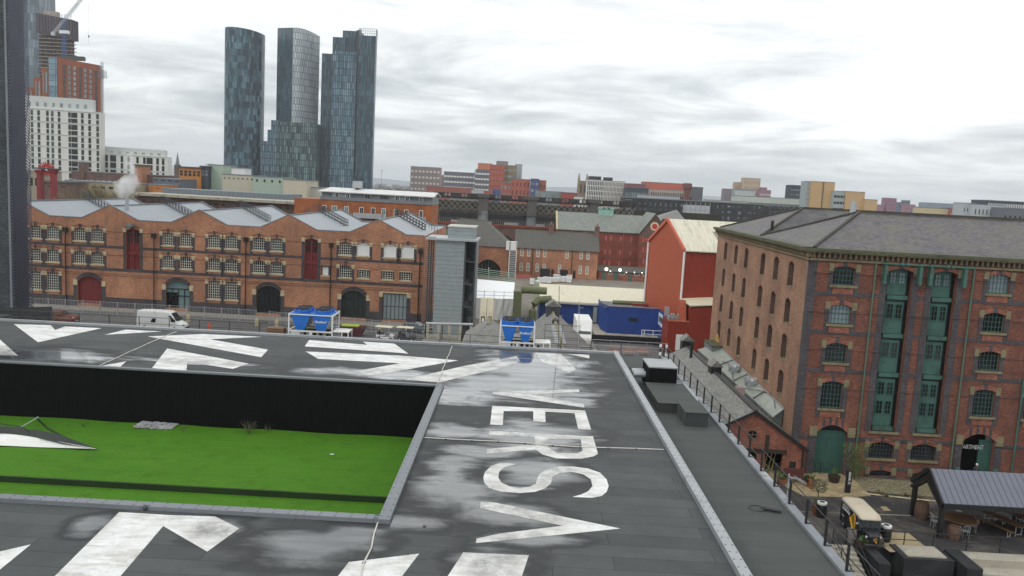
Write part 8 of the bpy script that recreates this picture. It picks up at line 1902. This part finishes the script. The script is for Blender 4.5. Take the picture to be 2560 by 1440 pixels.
# ---- centre and right skyline
BK_ = [
 ('pinkish tan slab block with white banded windows, right of the three towers', 1027, 1101, 416, 900, (.33, .26, .24), 6, 8, m_white, .6, .35),
 ('small tan block between the pinkish slab and the grey slab', 1101, 1110, 438, 930, (.36, .3, .27), 0, 0, None, .5, .5),
 ('long grey slab block with white balcony bands', 1110, 1189, 429, 860, (.13, .13, .15), 6, 10, m_white, .8, .3),
 ('taller grey slab block with white balcony bands, beside the red tower', 1189, 1224, 423, 840, (.12, .12, .14), 7, 5, m_white, .8, .3),
 ('plain orange block rising behind the red tower', 1195, 1230, 408, 880, (.5, .16, .07), 0, 0, None, .5, .5),
 ('coral red tower with small dark windows, tallest of the red group', 1225, 1262, 412, 760, (.36, .09, .055), 8, 5, m_glass, .22, .3),
 ('olive glazed balcony tower joined to the coral red tower', 1258, 1292, 413, 765, (.20, .15, .07), 7, 3, m_glassb, .8, .4),
 ('teal capped penthouse on top of the coral red tower', 1241, 1270, 403, 775, (.22, .17, .15), 0, 0, None, .5, .5),
 ('blank pale grey block right of the coral red tower', 1288, 1306, 411, 790, (.34, .37, .4), 0, 0, None, .5, .5),
 ('low coral red block in front of the coral red tower', 1250, 1279, 456, 740, (.36, .085, .05), 4, 3, m_glassb, .5, .5),
 ('square coral red block with a tall glazed slot', 1279, 1326, 447, 735, (.37, .085, .05), 4, 5, m_glass, .22, .5),
 ('deep blue flats between two coral red blocks', 1327, 1348, 447, 730, (.05, .065, .17), 5, 2, m_glassb, .6, .4),
 ('coral red flats right of the deep blue flats', 1348, 1366, 451, 735, (.36, .085, .05), 4, 3, m_glass, .3, .4),
 ('long low red and grey waterside flats, left part', 1065, 1180, 465, 700, (.28, .075, .055), 2, 16, m_glassb, .55, .45),
 ('pale grey flats with vertical windows beside the low red flats', 1179, 1210, 475, 690, (.40, .43, .45), 2, 6, m_glass2, .4, .6),
 ('small low coral red flats left of the blue flats', 1209, 1231, 477, 690, (.34, .08, .05), 2, 4, m_glass, .25, .4),
 ('low deep blue flats behind the viaduct', 1231, 1251, 473, 695, (.06, .08, .2), 2, 4, m_glassb, .5, .4),
 ('long low grey glass office behind the viaduct', 1339, 1408, 477, 650, (.20, .24, .25), 3, 14, m_glassb, .7, .6),
 ('low red flats left of the church tower', 1404, 1446, 481, 640, (.33, .06, .05), 2, 8, m_glass, .3, .4),
 ('tiny white house front near the church tower', 1438, 1458, 492, 560, (.62, .62, .6), 1, 2, m_glass, .4, .5),
 ('white finned office block beside the church tower, left wing', 1469, 1508, 449, 600, (.62, .61, .58), 8, 9, m_glass, .5, .8),
 ('white finned office block beside the church tower, wide right wing', 1508, 1563, 452, 598, (.63, .60, .56), 8, 16, m_glass2, .4, .85),
 ('dark slate blue office block right of the white finned block', 1564, 1622, 468, 560, (.05, .065, .08), 3, 14, m_glassb, .5, .5),
 ('dark block with a pinkish red top floor behind the slate blue office', 1565, 1615, 459, 580, (.22, .07, .08), 1, 10, m_glassb, .4, .5),
 ('long coral topped office with beige window columns', 1610, 1709, 455, 610, (.45, .11, .07), 1, 14, m_cream, .3, .4),
 ('beige lower office with rows of narrow windows', 1627, 1709, 473, 600, (.38, .34, .28), 2, 18, m_glass, .4, .7),
 ('long pale grey low roofed hall below the beige office', 1600, 1700, 487, 480, (.38, .38, .4), 1, 12, m_glass, .3, .3),
 ('grey windowless block right of the brick chimney tower', 1734, 1758, 468, 580, (.10, .11, .12), 0, 0, None, .5, .5),
 ('purple brown block with blank wall, right of the far trees', 1811, 1838, 472, 900, (.20, .17, .19), 0, 0, None, .5, .5),
 ('grey office block with vertical white fins', 1837, 1888, 473, 880, (.26, .29, .3), 3, 16, m_white, .35, .75),
 ('sandy brick tower behind the finned grey office, shorter left part', 1839, 1862, 456, 960, (.42, .31, .2), 5, 5, m_glassb, .3, .4),
 ('sandy brick tower behind the finned grey office, tall right part', 1860, 1902, 445, 950, (.44, .33, .22), 7, 7, m_glassb, .3, .4),
 ('mauve striped flats right of the sandy tower', 1900, 1928, 475, 930, (.26, .13, .16), 5, 4, m_lgrey, .8, .35),
 ('mauve penthouse rising over the striped flats', 1905, 1918, 469, 940, (.25, .12, .15), 0, 0, None, .5, .5),
 ('long low white and glass terrace of flats', 1848, 2000, 490, 620, (.45, .48, .44), 2, 30, m_glass2, .7, .5),
 ('second low white terrace of flats further left', 1770, 1870, 500, 600, (.42, .42, .36), 1, 22, m_glass2, .5, .4),
 ('dark glass tower with white balcony edges', 1977, 2018, 463, 640, (.035, .045, .06), 9, 6, m_glassb, .6, .25),
 ('pale balcony strip beside the tallest tan block', 2018, 2035, 454, 560, (.30, .34, .36), 10, 2, m_lgrey, .8, .4),
 ('tallest tan panelled block with a dark vertical joint', 2033, 2088, 454, 555, (.50, .33, .16), 0, 0, None, .5, .5),
 ('pale grey balcony block between two tan blocks', 2086, 2117, 478, 550, (.33, .38, .38), 7, 4, m_glass2, .8, .4),
 ('middle tan panelled block', 2116, 2163, 479, 548, (.50, .33, .17), 0, 0, None, .5, .5),
 ('lowest tan panelled block, rightmost of the three', 2163, 2194, 499, 545, (.50, .34, .18), 0, 0, None, .5, .5),
 ('low mauve far block left of the mauve tower', 2195, 2215, 512, 1100, (.26, .12, .17), 0, 0, None, .5, .5),
 ('mauve far tower block', 2214, 2242, 495, 1100, (.24, .11, .16), 7, 5, m_glass2, .2, .3),
 ('dark bluish far block', 2249, 2268, 506, 1150, (.10, .11, .16), 4, 3, m_glass2, .3, .3),
 ('pinkish far block right of the dark bluish one', 2264, 2289, 511, 1120, (.28, .13, .16), 4, 4, m_glass2, .2, .3),
 ('narrow dark far block with a roof mast', 2263, 2276, 501, 1180, (.10, .11, .15), 0, 0, None, .5, .5),
 ('blue glass low far block', 2289, 2306, 520, 1000, (.08, .12, .2), 0, 0, None, .5, .5),
 ('cream flats with dark windows at the right', 2305, 2376, 519, 520, (.52, .43, .27), 2, 12, m_glass, .3, .5),
 ('red and cream flats right of the cream flats', 2376, 2406, 521, 518, (.36, .10, .07), 2, 5, m_cream, .35, .6),
 ('long low grey stand with a flat roof far behind the cream flats', 2318, 2403, 507, 900, (.22, .26, .32), 0, 0, None, .5, .5),
 ('pale grey tower flats beside the cream and red flats', 2409, 2440, 508, 500, (.40, .43, .46), 5, 4, m_glass2, .25, .4),
 ('wide pale grey flats with dark window columns', 2436, 2512, 511, 495, (.42, .45, .47), 4, 8, m_glass2, .25, .5),
 ('dark flats patterned with white and amber panels at the right picture edge', 2470, 2620, 501, 560, (.035, .045, .07), 3, 26, m_white, .45, .7),
 ('low grey flats at the right picture edge', 2510, 2620, 520, 480, (.12, .13, .15), 2, 9, m_glass, .4, .5),
]
for lab, x0, x1, yt, Y, col, r, c, wm, ww, wh in BK_: block(lab, x0, x1, yt, float(Y), col, r, c, wm=wm, ww=ww, wh=wh)
for k, (x0, x1, yt, Y, lab) in enumerate(((1473, 1503, 441, 605, 'left black plant box on the white finned office'), (1511, 1532, 444, 606, 'right black plant box on the white finned office'))):
    block(lab, x0, x1, yt, float(Y), (.03, .03, .035), name='roof_plant', cat='roof plant', D=8)
block('dark joint strip up the tallest tan block', 2059, 2061, 455, 554.5, (.12, .08, .05), name='joint_strip', cat='cladding joint', D=1)
# church tower with pinnacles
t = thing('church_tower', 'sandy stone church tower with four thin pinnacles left of the white office', 'church', (PY(1458, 480, 620).x, 620, 0)); m_ct = plain('sandy_church_stone', (.30, .24, .15), .9, .3, .3)
a, b, zc_ = PY(1448, 452, 620), PY(1468, 452, 620), PY(1458, 452, 620).z; MB().box(a.x, b.x, 620, 627, 0, zc_).build('tower', m_ct, t)
for x in (a.x, b.x):
    for y in (620, 627): MB().loft([[(x-.8, y-.8, zc_-9), (x+.8, y-.8, zc_-9), (x+.8, y+.8, zc_-9), (x-.8, y+.8, zc_-9)], [(x-.6, y-.6, zc_+1.5), (x+.6, y-.6, zc_+1.5), (x+.6, y+.6, zc_+1.5), (x-.6, y+.6, zc_+1.5)], [(x-.05, y-.05, zc_+6), (x+.05, y-.05, zc_+6), (x+.05, y+.05, zc_+6), (x-.05, y+.05, zc_+6)]]).build('pinnacle', m_ct, t)
for x in (a.x+1.6, b.x-1.6-.0): MB().box(x-.55, x+.55, 619.8, 620, zc_-9, zc_-3).build('belfry_window', m_dgrey, t)
# octagonal brick chimney tower
t = thing('brick_chimney_tower', 'stout octagonal dark red brick chimney with shoulders, right of the coral office', 'chimney', (PY(1719, 480, 520).x, 520, 0)); p = PY(1719, 458, 520); m_ch = brick('chimney_brick', (.20, .05, .04), (.15, .04, .035), st=.2)
r0 = 2.3; MB().loft([[(p.x+r*cos(k*.785+.39), 520+r*sin(k*.785+.39), z) for k in range(8)] for r, z in ((r0*1.05, 0), (r0*.95, p.z-5), (r0*1.3, p.z-3), (r0*1.3, p.z-.5), (r0*1.1, p.z))]).build('shaft', m_ch, t); MB().box(p.x-4.4, p.x+4.4, 522, 527, 0, p.z-9).build('shoulder', m_ch, t)
# long charcoal brick flats with real windows
t = thing('charcoal_flats', 'long charcoal brick block of flats with scattered pale windows behind the red hall', 'building', (PY(1700, 520, 330).x, 330, 0)); Y0 = 330.
Fk = Frame((PY(1560, 520, Y0).x, Y0, 0.)); s1 = Fk.px(1907, 530)[0]; zk_ = Fk.px(1560, 494)[1]
MB().box(Fk.O.x, Fk.O.x+s1, Y0, Y0+14, -.05, zk_).build('wall', m_dark_brick, t); MB().box(Fk.O.x-.2, Fk.O.x+s1+.2, Y0-.2, Y0+14, zk_, zk_+.4).build('parapet', m_mgrey, t)
a = PY(1905, 515, Y0+12); b = PY(2050, 524, Y0+12); MB().box(a.x, b.x, Y0+12, Y0+24, 0, a.z).build('set_back_wing', m_dark_brick, t)
rnd = random.Random(3)
for x in range(1572, 2010, 13):
    if 1711 < x < 1778: continue
    for ry in (505, 519, 533, 545):
        if rnd.random() < .25: continue
        w_ = rnd.choice((3, 4, 7)); h_ = rnd.choice((5, 8, 8)); FF = Fk if x < 1900 else Frame((a.x, Y0+12, 0.)); yy = ry+.035*(x-1572)
        c0, z1_ = FF.px(x, yy-(4 if x > 1900 else 0)); c1, _z = FF.px(x+w_, yy); put_window(FF, t, c0, c1, z1_-h_*.16, z1_, 1 if w_ < 5 else 2, 1, m_mgrey, rnd.choice((m_glass, m_glass, m_glassb, m_glass2)), -.05, fr=.12)
a, b = PY(1715, 512, 322), PY(1775, 513, 322); o = thing('sheeted_scaffold', 'white sheeted scaffold standing against the charcoal flats', 'scaffold', (a.x, 322, 0)); MB().box(a.x, b.x, 322, 328, 0, a.z).build('sheeting', sheet('grey_white_sheeting', (.42, .43, .45), 2., .05, .6, dk=.85, vertical=False), o)
m = MB()
for k in range(6): x = a.x+(b.x-a.x)*k/5; m.box(x-.08, x+.08, 321.8, 321.95, 0, a.z+1.2)
m.build('scaffold_pole', m_lgrey, o)
block('low charcoal flats with grey balconies, left of the long charcoal block', 1565, 1580, 500, 328., (.05, .055, .06), 2, 2, wm=m_glassb, D=10)
block('long low glass topped terrace just behind the charcoal flats', 1640, 1905, 500, 372., (.30, .34, .33), 1, 40, wm=m_glass2, D=12)
block('low dark grey terrace joining the charcoal flats to the warehouse', 1905, 2015, 513, 360., (.12, .13, .14), 1, 14, wm=m_glassb, D=12)
# ---- hills and far woods
def ridge(name, z0, z1, Y, x0, x1, col, n=80, sc=.01, kind='structure'):
    m = MB(); P_ = []
    for k in range(n+1):
        x = x0+(x1-x0)*k/n; h = z0+(z1-z0)*(.5+.28*sin(k*.31+z0)+.22*sin(k*.83+1.7)); P_.append((x, h))
    for (xa, ha), (xb, hb) in zip(P_[:-1], P_[1:]): m.q((xa, Y, -5), (xb, Y, -5), (xb, Y+400, hb), (xa, Y+400, ha)); m.q((xa, Y+400, ha), (xb, Y+400, hb), (xb, Y+1400, -5), (xa, Y+1400, -5))
    return tag(m.build(name, plain(name+'_mat', col, .95, .25, .003)), kind=kind)
ridge('hills', 45, 85, 7000, -5500, 5500, (.10, .13, .16)); ridge('distant_hills', 60, 150, 9300, -6800, -2200, (.12, .17, .24))
def woods(name, label, n, xr_, yr_, h, mat, seed=1):
    r = random.Random(seed); m = MB()
    for k in range(n):
        x, y = r.uniform(*xr_), r.uniform(*yr_); hh = h*r.uniform(.6, 1.15); w_ = hh*.42
        for j in range(26):
            c = Vector((x+r.gauss(0, w_*.5), y+r.gauss(0, w_*.5), hh*r.uniform(.15, 1.))); s_ = hh*.09*r.uniform(.6, 1.5)
            a = Vector((r.uniform(-1, 1), r.uniform(-1, 1), r.uniform(-1, 1))).normalized()*s_; b = Vector((r.uniform(-1, 1), r.uniform(-1, 1), r.uniform(-1, 1))).normalized()*s_
            m.q(c-a, c-b, c+a, c+b)
    return tag(m.build(name, mat), label, 'trees', kind='stuff')
m_wood = plain('bare_winter_wood', (.085, .07, .05), .95, .45, .05); m_wood2 = plain('dark_evergreen_wood', (.03, .045, .03), .95, .4, .05)
woods('bare_wood', 'distant belt of bare brown trees along the horizon', 1500, (-420, 900), (900, 2600), 13, m_wood, 1)
woods('far_wood', 'hazy dark belt of trees near the horizon', 1400, (-1500, 2200), (2600, 5200), 17, m_wood2, 2)
tag(MB().box(-45, 75, 300, 302, 0, 17).build('embankment', plain('dark_scrub', (.035, .032, .022), .95, .5, .4)), kind='structure')
woods('near_wood', 'bare brown trees behind the lattice viaduct', 120, (-30, 75), (288, 298), 13, plain('dark_bare_wood', (.05, .045, .03), .95, .5, .2), 3)
woods('yard_wood', 'olive bare trees between the red chimney and the charcoal flats', 70, (135, 175), (420, 520), 17, plain('olive_bare_wood', (.14, .12, .06), .95, .4, .1), 4)
# filler city roofs between the woods: low houses
r = random.Random(11)
hm = [plain('house_wall', c, .85, .15, .1) for c in ((.22, .10, .07), (.32, .29, .25), (.14, .13, .13), (.28, .15, .10))]
for k in range(46):
    Y = r.uniform(400, 1300); x = r.uniform(-.30, .62)*Y; px_ = 1307+2000*x/Y
    if 950 < px_ < 1030: continue
    w_, d_, h_ = r.uniform(18, 45), r.uniform(12, 22), r.uniform(5, 10)
    o = MB().box(x, x+w_, Y, Y+d_, -.05, h_).build('house_row', r.choice(hm)); tag(o, 'low row of roofs in the far city below the skyline', 'houses', 'far rows of low houses'); ro_ = MB().prismx([(Y-.5, h_), (Y+d_+.5, h_), (Y+d_/2, h_+4)], x-.5, x+w_+.5); ro_.build('roof', m_dslate, o)
# thin lamp masts
for k, (x, yb, yt, Y) in enumerate(((953, 468, 427, 500), (1184, 480, 428, 600))):
    p, q = PY(x, yb, Y), PY(x, yt, Y); t = thing('tall_lamp_mast', ['thin tall mast just right of the dark glass skyscraper', 'thin tall mast before the grey slab flats'][k], 'mast', (p.x, Y, 0)); MB().tube([(p.x, Y, 0), (p.x, Y, q.z)], .16, 6).build('pole', m_lgrey, t); MB().box(p.x-.9, p.x+.9, Y-.2, Y+.2, q.z, q.z+.35).build('lamp_head', m_lgrey, t)
# ---- bare tree behind the hall
def bare_tree(label, x, ytop, Y, seed, spread=1., mat=None):
    r = random.Random(seed); p = PY(x, ytop-10, Y); H = p.z*1.05; t = thing('bare_tree', label, 'tree', (p.x, Y, 0)); tr = MB(); tw = MB()
    tr.tube([(0, 0, 0), (.1, 0, H*.3), (0, .1, H*.42)], .38, 8, .24)
    def br(a, d, L, rad_, lv):
        b = a+d*L; (tr if lv < 2 else tw).tube([a, a+d*L*.5+Vector((r.uniform(-.1, .1), 0, .05))*L*.3, b], max(rad_, .035), 5 if lv < 3 else 4, max(rad_*.7, .03))
        if lv >= 5: return
        for k in range(3 if lv < 4 else 3):
            nd = (d+Vector((r.uniform(-.85, .85)*spread, r.uniform(-.85, .85)*spread, r.uniform(-.25, .6)))).normalized(); br(a+d*L*r.uniform(.55, 1.), nd, L*r.uniform(.6, .82), rad_*.68, lv+1)
    for k in range(9): a = k*.7; br(Vector((0, .05, H*r.uniform(.3, .5))), Vector((cos(a)*.8*spread, sin(a)*.8, 1.)).normalized(), H*.22, .16, 1)
    tr.build('trunk', mat or m_bark, t, False); tag(tw.build('twigs', mat or m_bark, t, False), kind='stuff'); return t
m_twig = plain('olive_brown_twigs', (.20, .16, .09), .9, .3, 3)
bare_tree('wide bare tree with olive brown twigs, left of the steam plume', 250, 462, 180., 4, 1.2, m_twig)
bare_tree('bare tree just behind the steam plume', 305, 470, 186., 9, 1.1, m_twig); bare_tree('bare tree nearest the red gateway', 205, 472, 192., 12, 1.1, m_twig)
# steam plume
sm = bpy.data.materials.new('steam'); sm.use_nodes = True; nt_ = NT(sm.node_tree); P_ = nt_.n('ShaderNodeNewGeometry').outputs['Position']
acc = None; puffs = []
for x, y, r_ in ((303, 488, 1.0), (308, 477, 1.7), (314, 467, 2.4), (320, 457, 2.2), (329, 449, 1.6), (334, 438, 1.2), (331, 424, 1.2), (327, 408, 1.2), (324, 392, 1.1)):
    c = PY(x, y, 168.); puffs.append((c, r_)); f = nt_.m('SUBTRACT', 1., nt_.m('DIVIDE', nt_.v('LENGTH', nt_.v('SUBTRACT', P_, tuple(c))), r_)); acc = f if acc is None else nt_.m('MAXIMUM', acc, f)
ns_ = nt_.m('SUBTRACT', nt_.noise(P_, .75, 6, .7), .5)
den_ = nt_.m('MULTIPLY', nt_.mr(nt_.m('ADD', acc, nt_.m('MULTIPLY', ns_, 2.2)), .0, .8, 0., .75), nt_.mr(nt_.sep(P_)[2], 19., 27., 1.2, .2))
nt_.n('ShaderNodeOutputMaterial', i={'Volume': nt_.n('ShaderNodeVolumePrincipled', i={'Color': (1, 1, 1, 1), 'Density': den_, 'Anisotropy': .2})})
st = MB(); rings = []
for c, r_ in puffs: rings.append([(c.x+cos(k*.5236)*(r_*1.25+.4), c.y+sin(k*.5236)*(r_*1.25+.4), c.z) for k in range(12)])
rings = [[(x, y, z-1.2) for x, y, z in rings[0]]]+rings+[[(x, y, z+1.) for x, y, z in rings[-1]]]
st.loft(rings); tag(st.build('steam_plume', sm, None), 'white steam plume drifting up behind the gabled brick hall', 'steam')
# ============================================================ haze
hm_ = bpy.data.materials.new('haze'); hm_.use_nodes = True; nt_ = NT(hm_.node_tree)
nt_.n('ShaderNodeOutputMaterial', i={'Volume': nt_.n('ShaderNodeVolumePrincipled', i={'Color': (.93, .96, 1, 1), 'Density': .00012, 'Anisotropy': .3})})
HAZE = True
if HAZE:
    hz_ = MB().box(-8900, 8900, -150, 11900, -5.1, 185); tag(hz_.build('haze', hm_), kind='stuff')
